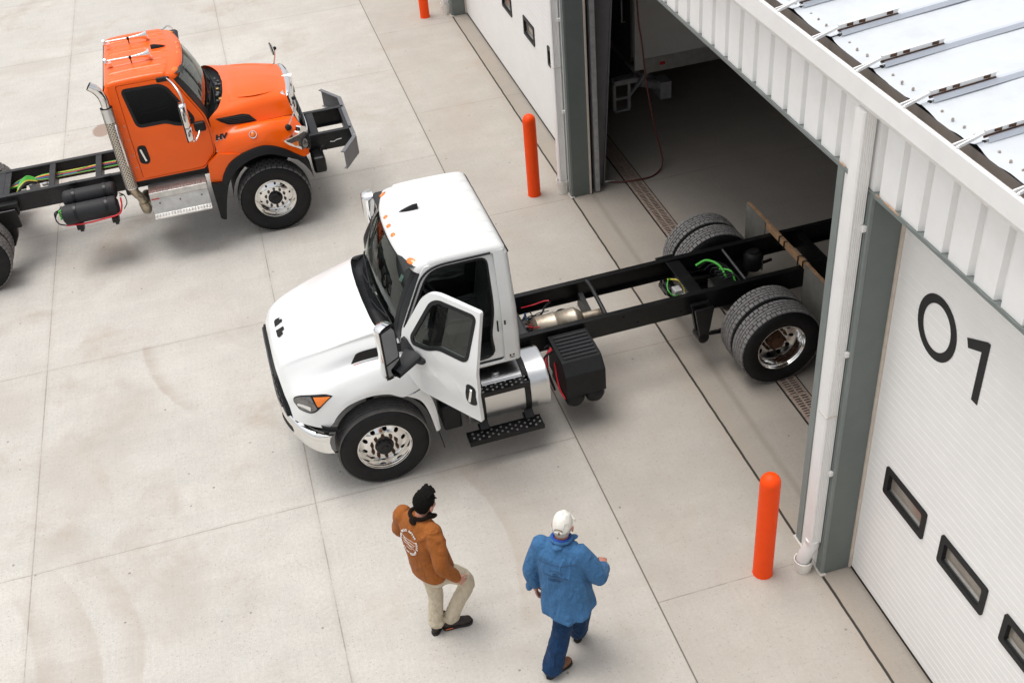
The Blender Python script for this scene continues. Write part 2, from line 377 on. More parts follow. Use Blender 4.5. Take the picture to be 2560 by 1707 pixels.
    col = arc(-4.66, 7.77, 2.41, -0.5, 0.60, -1, 0.3, 0.5, col)
    # rust-brown round patch
    dx = mth('MULTIPLY', mth('ADD', Xw, 2.75), 1.2); dy = mth('MULTIPLY', mth('SUBTRACT', Yw, 19.94), 0.72)
    d = mth('SQRT', mth('ADD', mth('MULTIPLY', dx, dx), mth('MULTIPLY', dy, dy)))
    col = mix(mth('MULTIPLY', mr(mth('ADD', d, mth('MULTIPLY', mth('SUBTRACT', n3, 0.5), 0.09)), 0.17, 0.21, 1, 0), mr(n4, 0.3, 0.6, 0.45, 0.85)), col, (0.27, 0.165, 0.12))
    # small dark specks, pale scuffs
    vo = N.new('ShaderNodeTexVoronoi'); vo.inputs['Scale'].default_value = 4.2; L.new(pos, vo.inputs['Vector'])
    sc_ = N.new('ShaderNodeSeparateColor'); L.new(vo.outputs['Color'], sc_.inputs[0])
    speck = mth('MULTIPLY', mr(mth('ADD', vo.outputs['Distance'], mth('MULTIPLY', mth('SUBTRACT', n4, 0.5), 0.03)), 0.05, 0.07, 1, 0), mth('GREATER_THAN', sc_.outputs[0], 0.68))
    col = mix(mth('MULTIPLY', speck, 0.6), col, (0.12, 0.105, 0.095))
    vo2 = N.new('ShaderNodeTexVoronoi'); vo2.inputs['Scale'].default_value = 30; L.new(pos, vo2.inputs['Vector'])
    s2 = N.new('ShaderNodeSeparateColor'); L.new(vo2.outputs['Color'], s2.inputs[0])
    col = mix(mth('MULTIPLY', mth('MULTIPLY', mr(vo2.outputs['Distance'], 0.16, 0.3, 1, 0), mth('GREATER_THAN', s2.outputs[1], 0.78)), 0.42), col, (0.24, 0.21, 0.18))
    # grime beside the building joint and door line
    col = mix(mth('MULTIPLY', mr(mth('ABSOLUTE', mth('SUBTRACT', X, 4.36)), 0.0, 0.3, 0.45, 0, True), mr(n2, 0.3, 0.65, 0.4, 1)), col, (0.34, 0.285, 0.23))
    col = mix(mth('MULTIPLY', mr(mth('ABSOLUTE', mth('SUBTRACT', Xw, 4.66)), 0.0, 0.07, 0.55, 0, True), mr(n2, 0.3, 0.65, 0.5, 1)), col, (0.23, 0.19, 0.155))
    # joints
    thin = mth('MAXIMUM', mth('MULTIPLY', lines(Yw, 9.23, 3.65, 0.002), yard), mth('MULTIPLY', lines(Yw, 6.69, 3.82, 0.003), mth('SUBTRACT', 1.0, yard)))
    thin = mth('MAXIMUM', thin, mth('MULTIPLY', lines(X, -0.35, 3.05, 0.0035), yard))
    thin = mth('MULTIPLY', thin, mr(noise(2.2, 6, 0.75), 0.34, 0.62, 0.15, 1.0))
    col = mix(mth('MULTIPLY', thin, 0.6), col, (0.13, 0.105, 0.085))
    halo = mth('MAXIMUM', mth('MULTIPLY', lines(X, -0.35, 3.05, 0.0, 0.07), yard), mth('MULTIPLY', lines(Yw, 9.23, 3.65, 0.0, 0.05), yard))
    col = mix(mth('MULTIPLY', halo, 0.16), col, (0.30, 0.255, 0.215))
    col = mix(mth('MULTIPLY', line(X, 2.69, 0.0045), 0.85), col, (0.09, 0.075, 0.06))
    thick = line(Xw, 4.34, 0.011, 0.006)
    col = mix(mth('MULTIPLY', thick, 0.95), col, (0.028, 0.024, 0.02))
    L.new(col, b.inputs['Base Color']); b.inputs['Roughness'].default_value = 0.82; b.inputs['Specular IOR Level'].default_value = 0.25
    bp = N.new('ShaderNodeBump'); bp.inputs['Strength'].default_value = 0.12; bp.inputs['Distance'].default_value = 0.004
    L.new(mth('SUBTRACT', mth('ADD', n4, mth('MULTIPLY', n5, 0.6)), mth('MULTIPLY', mth('MAXIMUM', thin, thick), 3.0)), bp.inputs['Height']); L.new(bp.outputs[0], b.inputs['Normal'])
    return m
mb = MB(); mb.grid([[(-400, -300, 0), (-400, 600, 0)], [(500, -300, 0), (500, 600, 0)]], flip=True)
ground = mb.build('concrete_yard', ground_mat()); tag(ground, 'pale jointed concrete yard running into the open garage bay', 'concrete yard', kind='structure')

# ------------------------------------------------------------------ garage building
XF = 4.34; XD = 4.655
garage = empty('garage_building', (0, 0, 0), 0, 'white ribbed metal garage with one open bay and numbered overhead doors', 'garage')
PIERS = [(-9.26, -8.74), (-1.39, -0.87), (6.48, 7.0), (14.335, 14.87), (22.23, 22.77), (30.1, 30.62), (38.0, 38.5)]
def siding(y0, y1, z0, z1):
    """ribbed sheet: flat pans with a sunk flute every 0.30 m"""
    prof = [(y0, 0)]; k = math.ceil((y0 - 7.02) / 0.30)
    while 7.02 + 0.30 * k + 0.07 < y1:
        g = 7.02 + 0.30 * k
        if g - 0.012 > y0: prof += [(g - 0.012, 0), (g, 0.046), (g + 0.055, 0.046), (g + 0.067, 0)]
        k += 1
    prof.append((y1, 0))
    return [[(XF + d, y, z) for y, d in prof] for z in (z0, z1)]
mb = MB()
mb.grid(siding(-16, 40, 4.36, 5.06))
for a, b_ in PIERS: mb.grid(siding(a + 0.10, b_ - 0.09, 0.03, 4.36))
mb.build('siding', M['white_metal'], garage)
mb = MB()    # flashing along the foot of the header and the inside face of the wall
mb.box((XF - 0.012, -16, 4.325), (XF + 0.075, 40, 4.357)); mb.box((XF + 0.075, -16, 4.31), (XD + 0.02, 40, 4.40))
mb.build('header_flashing', M['grey_trim_light'], garage)
mb = MB(); mb.box((XD + 0.02, -16, 4.335), (XD + 0.08, 40, 5.12)); mb.build('header_back', M['dark_wall'], garage)
mb = MB(); pts = []
for i in range(0, 34):
    y = 4.6 + i * 0.3; pts += [Vector((XF - 0.02, y, 4.375)), Vector((XF - 0.022, y + 0.15, 4.364 + random.uniform(-0.006, 0.006)))]
mb.tube(pts, 0.003, 5); mb.build('wire', M['grey_trim_light'], garage)
mb = MB()
for y, w in ((6.94, 0.08), (6.22, 0.20), (6.41, 0.05)): mb.box((XF - 0.016, y - w / 2, 4.357), (XF - 0.008, y + w / 2, 4.357 + 0.014))
mb.build('rusty_trim', mat('rusty_trim', (0.60, 0.36, 0.20), 0.8, var=0.4, vscale=30), garage)
# jambs: front trim strip, deep return and weatherstrip at both sides of every opening
for i, (a, b_) in enumerate(PIERS):
    mb = MB()
    mb.box((XF - 0.012, a - 0.004, 0.015), (XF + 0.02, a + 0.10, 4.325)); mb.box((XF - 0.018, a + 0.03, 0.02), (XF - 0.012, a + 0.045, 4.325))
    mb.box((XF - 0.012, b_ - 0.09, 0.015), (XF + 0.02, b_ + 0.004, 4.325))
    mb.build('jamb_trim', M['grey_trim_light'], garage, bevel=0.004)
    mb = MB(); mb.box((XF + 0.02, a - 0.004, 0.01), (XD - 0.03, a + 0.02, 4.32)); mb.box((XF + 0.02, b_ - 0.02, 0.01), (XD - 0.03, b_ + 0.004, 4.32))
    mb.build('jamb', M['grey_trim'], garage)
    mb = MB(); mb.box((XD - 0.03, a - 0.02, 0.01), (XD - 0.004, a + 0.02, 4.31)); mb.box((XD - 0.03, b_ - 0.02, 0.01), (XD - 0.004, b_ + 0.02, 4.31))
    mb.build('weatherstrip', mat('weatherstrip', (0.62, 0.54, 0.46), 0.7, var=0.1), garage)
    mb = MB(); mb.box((XF - 0.03, a - 0.03, 0.0), (XF + 0.035, b_ + 0.03, 0.014)); mb.build('pier_curb', M['concrete_sill'], garage)
    mb = MB(); mb.box((XD + 0.055, a + 0.05, 0.0), (XD + 0.10, b_ - 0.05, 4.33)); mb.build('pier_back', M['steel_paint'], garage)
    mb = MB(); mb.box((XD + 0.06, a - 0.02, 0.02), (XD + 0.13, a + 0.03, 4.3)); mb.box((XD + 0.06, b_ - 0.03, 0.02), (XD + 0.13, b_ + 0.02, 4.3))
    mb.build('door_track', M['steel'], garage)
# overhead doors
def door_profile():
    out = [(0.0, 0.03)]; z = 0.03; pitch = 0.082
    while z < 4.3:
        out += [(0.0, z + pitch - 0.012), (0.0026, z + pitch - 0.006), (0.0, z + pitch)]; z += pitch
    return out
def overhead_door(y0, y1, wins, wz0, wz1, number=False):
    prof = door_profile()
    holes = [[(yc - w / 2, wz0), (yc + w / 2, wz0), (yc + w / 2, wz1), (yc - w / 2, wz1)] for yc, w in wins]
    mb = MB()
    cuts = [z for _, z in prof]
    import bisect
    def fn(y, z, d):
        i = max(0, min(len(cuts) - 2, bisect.bisect_right(cuts, z) - 1))
        t = (z - cuts[i]) / (cuts[i+1] - cuts[i]); return (XD + lerp(prof[i][0], prof[i+1][0], clamp(t)) + d, y, z)
    panel(mb, [(y0, 0.03), (y1, 0.03), (y1, 4.33), (y0, 4.33)], holes, fn, (), cuts[1:-1])
    dr = mb.build('overhead_door', M['white_door'], garage)
    mb = MB(); mb.box((XD + 0.03, y0, 0.03), (XD + 0.05, y1, 4.33)); mb.f = mb.f
    # back sheet with the same openings
    mb = MB(); panel(mb, [(y0, 0.03), (y1, 0.03), (y1, 4.33), (y0, 4.33)], holes, lambda y, z, d: (XD + 0.045, y, z)); mb.build('door_back', M['white_door'], dr)
    mb = MB(); mb.box((XD - 0.006, y0, 0.002), (XD + 0.03, y1, 0.03)); mb.build('bottom_seal', M['seal_black'], dr)
    for yc, w in wins:
        o = rpoly([(yc - w/2 - 0.035, wz0 - 0.035), (yc + w/2 + 0.035, wz0 - 0.035), (yc + w/2 + 0.035, wz1 + 0.035), (yc - w/2 - 0.035, wz1 + 0.035)], 0.03)
        hh = rpoly([(yc - w/2 + 0.022, wz0 + 0.022), (yc + w/2 - 0.022, wz0 + 0.022), (yc + w/2 - 0.022, wz1 - 0.022), (yc - w/2 + 0.022, wz1 - 0.022)], 0.03)
        mb = MB(); panel(mb, o, [hh], lambda y, z, d: (XD - 0.016 + d, y, z), thick=0.055); mb.build('window_frame', M['frame_rubber'], dr)
        mb = MB(); mb.box((XD + 0.026, yc - w/2 + 0.01, wz0 + 0.01), (XD + 0.032, yc + w/2 - 0.01, wz1 - 0.01)); mb.build('window_pane', M['pane'], dr)
        mb = MB(); mb.box((XD + 0.012, yc - w/2 + 0.03, wz0 + 0.022), (XD + 0.026, yc + w/2 - 0.03, wz0 + 0.036)); mb.build('glazing_bead', M['alu'], dr)
    if number:
        ring = []; hole = []
        for k in range(40):
            a = 2 * math.pi * k / 40; ring.append((5.878 + 0.255 * math.cos(a), 3.41 + 0.285 * math.sin(a))); hole.append((5.878 + 0.178 * math.cos(a), 3.41 + 0.208 * math.sin(a)))
        mb = MB(); panel(mb, ring, [hole], lambda y, z, d: (XD - 0.003, y, z)); mb.build('digit_zero', M['number_black'], dr)
        one = [(5.525, 3.575), (5.30, 3.692), (5.268, 3.692), (5.268, 3.118), (5.345, 3.118), (5.345, 3.568), (5.493, 3.500)]
        mb = MB(); panel(mb, one, [], lambda y, z, d: (XD - 0.003, y, z)); mb.build('digit_one', M['number_black'], dr)
    return dr
overhead_door(-0.87, 6.48, [(5.855 - 0.857 * k, 0.56) for k in range(8)], 1.395, 1.645, True)
overhead_door(14.87, 22.23, [(15.99, 0.56), (17.36, 0.56), (18.74, 0.56), (20.1, 0.56), (21.4, 0.56)], 1.335, 1.60)
overhead_door(22.77, 30.1, [], 1.3, 1.6)
overhead_door(-8.74, -1.39, [], 1.3, 1.6)
# shell of the hall: floor is the yard sheet; walls, ceiling
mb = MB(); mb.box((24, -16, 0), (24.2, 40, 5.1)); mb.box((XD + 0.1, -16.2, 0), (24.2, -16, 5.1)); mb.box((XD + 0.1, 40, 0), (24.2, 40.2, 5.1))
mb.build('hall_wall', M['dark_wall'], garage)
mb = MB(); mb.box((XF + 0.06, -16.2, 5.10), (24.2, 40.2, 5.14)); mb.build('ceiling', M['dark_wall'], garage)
# eave gutter
sec = [(4.335, 4.985), (4.30, 4.975), (4.235, 5.03), (4.185, 5.10), (4.18, 5.265), (4.185, 5.275), (4.205, 5.275), (4.208, 5.262), (4.20, 5.255), (4.205, 5.185), (4.24, 5.165), (4.34, 5.165), (4.34, 5.24)]
mb = MB(); mb.grid([[(x, y, z) for x, z in sec[:9]] for y in (-16, 40)]); mb.build('gutter', M['white_metal'], garage)
mb = MB(); mb.grid([[(x, y, z) for x, z in sec[8:]] for y in (-16, 40)]); mb.build('gutter_trough', M['gutter_grey'], garage, smooth=35)
# roof sheets with standing seams
SL = 0.0886; E0 = 5.46
seams = [E0 + 0.622 * k for k in range(-14, 40)]
for i, y in enumerate(seams[:-1]):
    if y > 22 or y < -2: continue
    mb = MB(); rows = []
    for xi in range(0, 30):
        x = 4.345 + (xi / 29.0) ** 1.5 * 15; row = []
        for k in range(13):
            t = k / 12; yy = lerp(y + 0.004, y + 0.618, t)
            wv = -0.012 * math.sin(math.pi * t) + 0.006 * math.sin(3 * math.pi * t + y) * (1 if xi < 6 else 0.6)
            if k in (0, 12): wv = 0.016
            if k in (1, 11): wv += 0.004
            dx = 0.005 * math.sin(2 * math.pi * t * 2 + y * 3) if xi == 0 else 0
            row.append((x + dx, yy, 5.248 + (x - 4.345) * SL + wv + 0.004 * math.sin(x * 5 + y * 2.3)))
        rows.append(row)
    mb.grid(rows); rp = mb.build('roof_panel', M['roof_white'], garage, smooth=60)
    mb = MB()
    for k in range(4):
        yy = y + 0.12 + 0.125 * k; x = 4.43 + random.uniform(-0.008, 0.008); z = 5.248 + (x - 4.345) * SL
        mb.cyl((x, yy, z - 0.012), (x, yy, z + 0.004), 0.010, 10); mb.cyl((x, yy, z + 0.004), (x, yy, z + 0.008), 0.005, 6)
    mb.build('screw_row', mat('screw', (0.42, 0.36, 0.30), 0.5, 0.4, var=0.3, vscale=40) if i == 12 or 'screw' not in bpy.data.materials else bpy.data.materials['screw'], rp)
for y in seams:
    if y > 22.5 or y < -2: continue
    mb = MB(); x0 = 4.42; pr = [(-0.032, 0.018), (-0.016, 0.052), (0.016, 0.052), (0.032, 0.018)]
    mb.grid([[(x, y + a, 5.248 + (x - 4.345) * SL + h) for a, h in pr] for x in (x0, 20)])
    mb.build('roof_seam', mat('seam_grey', (0.52, 0.55, 0.60), 0.45, var=0.06, vscale=3) if 'seam_grey' not in bpy.data.materials else bpy.data.materials['seam_grey'], garage)
    # gutter hanger: two legs from the lip to the seam, then a slotted strap along it
    mb = MB(); zt = 5.248 + 0.075; top = Vector((4.395, y, zt + 0.012))
    mb.bar((4.195, y - 0.018, 5.281), top + Vector((0, -0.002, 0)), 0.012, 0.022); mb.bar((4.195, y + 0.022, 5.281), top + Vector((0.0, 0.016, -0.012)), 0.012, 0.018)
    e = Vector((4.90, y, 5.248 + (4.90 - 4.345) * SL + 0.082))
    def fs(u, w, d): p = top.lerp(e, u); return (p.x, p.y + 0.008 - d, p.z + w)
    holes = [[(u - 0.02, -0.014), (u + 0.02, -0.014), (u + 0.02, 0.006), (u - 0.02, 0.006)] for u in (0.2, 0.40, 0.86)]
    panel(mb, [(0, -0.025), (1, -0.025), (1, 0.02), (0, 0.02)], holes, fs, thick=0.004)
    mb.bar(top + Vector((0, 0, 0.02)), e + Vector((0, 0, 0.02)), 0.03, 0.005)
    mb.cyl((4.20, y - 0.02, 5.278), (4.20, y - 0.02, 5.288), 0.010, 8)
    gh = mb.build('gutter_hanger', M['white_metal'], garage)
    mb = MB()
    mb.bar(top + Vector((0, 0.0, -0.028)), e + Vector((0, 0.0, -0.028)), 0.010, 0.012)
    for u in (0.2, 0.40, 0.86):
        p = top.lerp(e, u); mb.cbox((p.x, p.y + 0.001, p.z + 0.0), (0.05, 0.006, 0.03))
    mb.build('rust_slot', M['rust'], gh)
    mb = MB(); mb.prism([(-0.028, 0), (0.028, 0), (0.012, 0.036), (-0.012, 0.036)], lambda a, h, t: (t, y + a, 5.24 + h), 4.40, 4.418); mb.build('seam_closure', M['seal_black'], gh)
# downspouts with straps, elbows and PVC stand-pipes
def downspout(y, kick):
    mb = MB(); x0, x1, y0, y1 = 4.205, 4.315, y, y + 0.125
    for f in range(7):                                    # fluted flank
        pass
    prof = [(x0, y1), (x0, y0 + 0.012), (x0 + 0.012, y0)]
    for k in range(5): a = x0 + 0.022 + k * 0.018; prof += [(a, y0), (a + 0.005, y0 + 0.006), (a + 0.011, y0 + 0.006), (a + 0.016, y0)]
    prof += [(x1, y0 + 0.006), (x1, y1)]
    zb = 0.42 if kick else 0.10
    mb.prism(prof, lambda a, b_, t: (a, b_, t), zb, 5.02)
    ds = mb.build('downspout', M['downspout_white'], garage)
    for z in (4.0, 2.75, 1.35):
        mb = MB(); mb.box((x1 - 0.02, y0 - 0.035, z), (x1 + 0.03, y0 - 0.002, z + 0.05)); mb.cyl((x0 + 0.05, y0 - 0.008, z + 0.01), (x0 + 0.05, y0, z + 0.01), 0.01, 8); mb.build('strap', M['downspout_white'], ds, bevel=0.003)
    mb = MB(); mb.box((x0 - 0.003, y0 - 0.004, 2.06), (x1 + 0.002, y1 + 0.003, 2.072)); mb.build('joint', M['concrete_sill'], ds)
    c = Vector((x0 + 0.055, y0 + 0.06, 0.0)); pot = c + (Vector((-0.055, 0.03, 0)) if kick else Vector((0, 0, 0)))
    if kick:
        mb = MB(); pth = bez([c + Vector((0, 0, 0.44)), c + Vector((0, 0, 0.36)), c + Vector((-0.03, 0.012, 0.26)), c + Vector((-0.055, 0.03, 0.16)), pot + Vector((0, 0, 0.06))], 30)
        mb.tube(pth, [0.068 + 0.004 * (i % 2) for i in range(31)], 14); mb.build('elbow', M['downspout_white'], ds, smooth=50)
    mb = MB(); T = Matrix.Translation(pot)
    hh = 0.13 if kick else 0.22
    mb.lathe([(0.085, 0.0), (0.085, hh - 0.07), (0.094, hh - 0.065), (0.094, hh), (0.082, hh), (0.08, 0.02), (0.001, 0.02)], T, 28); mb.build('standpipe', M['pvc'], ds, smooth=40)
downspout(6.53, True); downspout(14.50, False); downspout(22.40, False)

# ------------------------------------------------------------------ bollards
def make_bollard():
    mb = MB(); R = 0.098
    prof = [(R + 0.004, 0.0), (R, 0.03), (R, 1.26)] + [(R * math.cos(a), 1.26 + 0.10 * math.sin(a)) for a in [math.pi / 2 * k / 8 for k in range(1, 9)]]
    prof[-1] = (0.002, prof[-1][1]); mb.lathe(prof, None, 36)
    return mb.build('bollard', M['bollard_orange'], None, smooth=50)
bl = make_bollard(); bl.location = (3.81, 6.70, 0)
tag(bl, 'orange bollard nearest the black number on the garage door', 'bollard', 'orange bollards along the garage')
for loc, lb in (((3.83, 14.66, 0), 'orange bollard beside the far pier of the open bay, behind the white truck'), ((3.81, 22.46, 0), 'orange bollard cut off by the top edge, before the farthest pier')):
    c = copy_tree(bl); c.location = loc; c['label'] = lb
bl['label'] = 'orange bollard in front of the pier between open bay and numbered door'

# ------------------------------------------------------------------ trench drain
slots = []
for k in range(11):
    for x in (0.035, 0.132): slots.append([(x, 0.018 + k * 0.043), (x + 0.075, 0.018 + k * 0.043), (x + 0.075, 0.018 + k * 0.043 + 0.020), (x, 0.018 + k * 0.043 + 0.020)])
mb = MB(); panel(mb, [(0, 0.003), (0.242, 0.003), (0.242, 0.497), (0, 0.497)], slots, lambda x, y, d: (x, y, 0.014 - d), thick=0.008)
gr = mb.build('drain_grate', M['drain_iron']); gr.location = (5.255, 8.0, 0)
tag(gr, 'slotted rusty iron drain plate set in the floor across the open bay', 'drain grate', 'drain plates in a row across the open bay')
for k in range(1, 18):
    c = copy_tree(gr); c.location = (5.255, 8.0 + 0.5 * k, 0)
mb = MB(); mb.box((5.235, 7.98, -0.01), (5.517, 17.02, 0.004)); dc = mb.build('drain_channel', M['drain_hole']); tag(dc, 'dark trench drain channel under the slotted plates', 'drain channel', kind='structure')

# ------------------------------------------------------------------ inside the open bay
mb = MB(); mb.prism([(4.79, 0.01), (4.90, 0.01), (5.20, 4.6), (4.79, 4.6)], lambda x, z, t: (x, t, z), 14.50, 14.515)
mb.prism([(4.885, 0.01), (4.90, 0.01), (5.20, 4.6), (5.185, 4.6)], lambda x, z, t: (x, t, z), 14.44, 14.60); mb.box((4.785, 14.42, 0.01), (4.80, 14.62, 4.6))
cl = mb.build('steel_column', M['steel_paint']); tag(cl, 'purple grey tapered steel column just inside the open bay', 'column')
mb = MB(); mb.tube(bez([(5.50, 14.8, 4.9), (5.56, 14.72, 2.76), (5.63, 14.7, 2.06), (5.70, 14.7, 1.42), (5.84, 14.68, 0.62), (5.93, 14.62, 0.12), (5.75, 14.47, 0.014), (5.50, 14.39, 0.028), (5.25, 14.42, 0.028), (4.93, 14.56, 0.02)], 90), 0.013, 8)
hs = mb.build('air_hose', M['hose_brown'], smooth=60); tag(hs, 'thin brown air hose hanging in the open bay and trailing over the drain', 'hose')
mb = MB(); mb.cyl((4.92, 14.565, 0.02), (5.09, 14.50, 0.022), 0.017, 10); mb.build('hose_fitting', M['alu'], hs)
# box truck parked in the hall
bt = empty('box_truck', (6.0, 16.0, 0), 0, 'white box truck parked in the dark hall with a loading platform', 'box truck')
def bx(name, m, lo, hi, p, bevel=0.01):
    mb = MB(); mb.box(lo, hi); return mb.build(name, m, p, bevel=bevel)
bx('cargo_box', M['box_white'], (0.02, 0, 1.22), (6.4, 2.44, 3.9), bt)
mb = MB(); mb.box((0.0, -0.012, 1.05), (0.16, 0.04, 3.9)); mb.box((0.0, 2.40, 1.05), (0.16, 2.452, 3.9)); mb.build('corner_post', M['box_white'], bt, bevel=0.006)
mb = MB(); mb.box((0.16, -0.02, 0.98), (6.4, 0.02, 1.22)); mb.build('skirt_rail', M['alu_step'], bt)
for x in (0.42, 1.9): bx('marker_light', M['red_plastic'], (x, -0.03, 1.08), (x + 0.09, -0.02, 1.13), bt, None)
bx('rear_door', M['dark_steel'], (-0.012, 0.14, 1.15), (0.02, 2.3, 3.8), bt)
mb = MB(); mb.tube([(-0.02, 0.35, 2.3), (-0.08, 0.35, 2.3), (-0.08, 0.35, 1.75), (-0.02, 0.35, 1.75)], 0.012, 8); mb.build('grab_handle', M['steel'], bt)
bx('loading_platform', M['dark_steel'], (-0.42, -0.04, 0.93), (-0.02, 2.4, 1.03), bt)
mb = MB()
for x in (-0.38, -0.13): mb.bar((x, -0.06, 0.99), (x, -0.06, 0.46), 0.045, 0.045)
mb.bar((-0.38, -0.06, 0.66), (-0.13, -0.06, 0.66), 0.05, 0.04); mb.bar((-0.40, -0.08, 0.95), (0.0, -0.08, 0.95), 0.09, 0.08); mb.bar((-0.38, -0.06, 0.45), (-0.13, -0.06, 0.45), 0.09, 0.03); mb.bar((-0.13, -0.05, 0.66), (0.26, 0.05, 1.0), 0.045, 0.045)
mb.build('step_frame', M['steel'], bt)
mb = MB(); mb.box((0.3, 0.6, 0.75), (6.4, 0.72, 0.98)); mb.box((0.3, 1.7, 0.75), (6.4, 1.82, 0.98)); mb.build('chassis', M['frame_black'], bt)
mb = MB(); mb.tube([(0.15, 0.2, 0.75), (0.55, 0.35, 0.55)], 0.08, 12); mb.tube([(0.15, 0.9, 0.75), (0.55, 0.6, 0.55)], 0.06, 12); mb.cbox((0.62, 0.35, 0.5), (0.2, 0.32, 0.3)); mb.build('lift_arm', M['steel'], bt, bevel=0.01)
for x in (3.4, 5.6):
    mb = MB(); mb.lathe([(0.2, -0.12), (0.44, -0.13), (0.48, -0.08), (0.48, 0.08), (0.44, 0.13), (0.2, 0.12)], Matrix.Translation((x, 0.35, 0.48)) @ Matrix.Rotation(rad(90), 4, 'X'), 32); mb.build('wheel', M['rubber'], bt, smooth=40)
# ------------------------------------------------------------------ truck pieces shared by both trucks
def axis_m(p, sgn):
    """lathe axis Z -> truck lateral axis (+y for sgn 1, -y for sgn -1), at p"""
    return Matrix.Translation(p) @ Matrix.Rotation(rad(-90 * sgn), 4, 'X')
def tyre_mesh(parent, p, sgn, R, Wd, style, tm):
    T = axis_m(p, sgn); hw = Wd / 2; mb = MB()
    half = [(R - 0.018, hw - 0.035), (R - 0.045, hw - 0.008), (R - 0.10, hw + 0.004), (R - 0.115, hw + 0.002), (R - 0.15, hw + 0.004), (R - 0.19, hw - 0.012), (0.305, hw - 0.035), (0.292, hw - 0.05), (0.285, hw - 0.08)]
    prof = [(r, -h) for r, h in reversed(half)] + half
    mb.lathe(prof, T, 56); ty = mb.build('tyre', M['rubber'], parent, smooth=60)
    mb = MB(); gd = 0.017
    def P(a, h, r):
        rr = r - 0.012 * (abs(h) / hw) ** 4
        return T @ Vector((rr * math.cos(a), rr * math.sin(a), h))
    if style == 'steer':
        rows = [(-0.122, -0.082), (-0.066, -0.032), (-0.016, 0.016), (0.032, 0.066), (0.082, 0.122)]; NB = 1
    elif style == 'drive':
        rows = [(-0.126, -0.076), (-0.064, -0.026), (-0.015, 0.015), (0.026, 0.064), (0.076, 0.126)]; NB = 50
    else:
        rows = [(-0.14, -0.075), (-0.062, -0.02), (0.005, 0.055), (0.07, 0.14)]; NB = 40
    k_ = hw / 0.145
    for ri, (h0, h1) in enumerate(rows):
        h0 *= k_; h1 *= k_
        if NB == 1:
            n = 64; gr_ = [[P(2*math.pi*i/n, h, r) for h, r in ((h0, R - gd), (h0, R), (h1, R), (h1, R - gd))] for i in range(n)]
            mb.grid(gr_, cu=True)
        else:
            nb = NB if not (style == 'drive' and ri == 2) else 8
            for k in range(nb):
                st = 2 * math.pi / nb; g = 0.17 if nb == NB else 0.012
                a0 = st * (k + (ri % 2) * 0.5 + g / 2); a1 = a0 + st * (1 - g); sg = 1 if nb == NB else 8; sk = 0.012 if style == 'lug' else 0.0
                jj = random.uniform(-0.0008, 0.0008)
                gr_ = [[P(lerp(a0, a1, i / sg) + (sk if j in (2, 3) else 0), h, r + jj) for j, (h, r) in enumerate(((h0, R - gd), (h0, R), (h1, R), (h1, R - gd)))] for i in range(sg + 1)]
                mb.grid(gr_); o = len(mb.v) - 4 * (sg + 1); mb.f += [(o, o+1, o+2, o+3), (o+4*sg+3, o+4*sg+2, o+4*sg+1, o+4*sg)]
    mb.build('tread', tm, parent)
    return ty
def disc_rim(parent, p, sgn, prof, hole_r, hole_c, nh, nuts, nut_m, bolt_r, hub, hub_m, big=0.30, a_off=0.0, rm=None):
    """prof(r) -> height of the pressed disc; with real hand holes"""
    T = axis_m(p, sgn); mb = MB()
    N = 60; outer = [(0.268 * math.cos(2*math.pi*k/N), 0.268 * math.sin(2*math.pi*k/N)) for k in range(N)]
    inner = [(0.105 * math.cos(2*math.pi*k/N), 0.105 * math.sin(2*math.pi*k/N)) for k in range(N)]
    holes = [inner]
    for k in range(nh):
        a = 2 * math.pi * (k + a_off) / nh; cx, cy_ = hole_c * math.cos(a), hole_c * math.sin(a)
        holes.append([(cx + hole_r * math.cos(2*math.pi*q/14), cy_ + hole_r * math.sin(2*math.pi*q/14)) for q in range(14)])
    panel(mb, outer, holes, lambda x, y, d: T @ Vector((x, y, prof(math.hypot(x, y)) - d)), [i * 0.045 for i in range(-5, 6)], [i * 0.045 for i in range(-5, 6)], thick=0.014)
    h0 = prof(0.268)
    mb.lathe([(0.262, h0 - 0.06), (0.262, h0 + 0.002), (0.268, h0), (0.272, big - 0.035), (0.284, big - 0.015), (0.292, big - 0.012), (0.298, big), (0.306, big), (0.308, big - 0.012), (0.29, big - 0.03), (0.28, -0.10)], T, 60)
    rim = mb.build('rim', rm or M['alu_polish'], parent, smooth=30)
    mb = MB(); hb = prof(bolt_r)
    for k in range(nuts):
        a = 2 * math.pi * (k + 0.5) / nuts; c = Vector((bolt_r * math.cos(a), bolt_r * math.sin(a), 0))
        mb.lathe([(0.021, hb), (0.021, hb + 0.006), (0.0165, hb + 0.008), (0.0165, hb + 0.032), (0.010, hb + 0.036), (0.009, hb + 0.050), (0.001, hb + 0.051)], T @ Matrix.Translation(c), 8)
    mb.build('lug_nuts', nut_m, parent, smooth=30)
    mb = MB(); mb.lathe(hub, T, 36); mb.build('hub_cap', hub_m, parent, smooth=35)
    mb = MB(); mb.lathe([(0.255, -0.11), (0.255, h0 - 0.07), (0.001, h0 - 0.07)], T, 32); mb.build('brake_drum', M['tread_groove'], parent)
    return rim
def steer_wheel(parent, p, sgn, R, Wd, style, tm, nut_m, hub_m, hr=0.024):
    w_ = empty('wheel'); w_.parent = parent
    tyre_mesh(w_, p, sgn, R, Wd, style, tm)
    def prof(r): return 0.088 - 0.055 * clamp((r - 0.17) / 0.098) ** 1.3
    disc_rim(w_, p, sgn, prof, hr, 0.222, 10, 10, nut_m, 0.143, [(0.108, 0.08), (0.106, 0.094), (0.092, 0.098), (0.088, 0.14), (0.078, 0.15), (0.045, 0.152), (0.042, 0.162), (0.001, 0.163)], hub_m, big=0.122, a_off=0.25)
    return w_
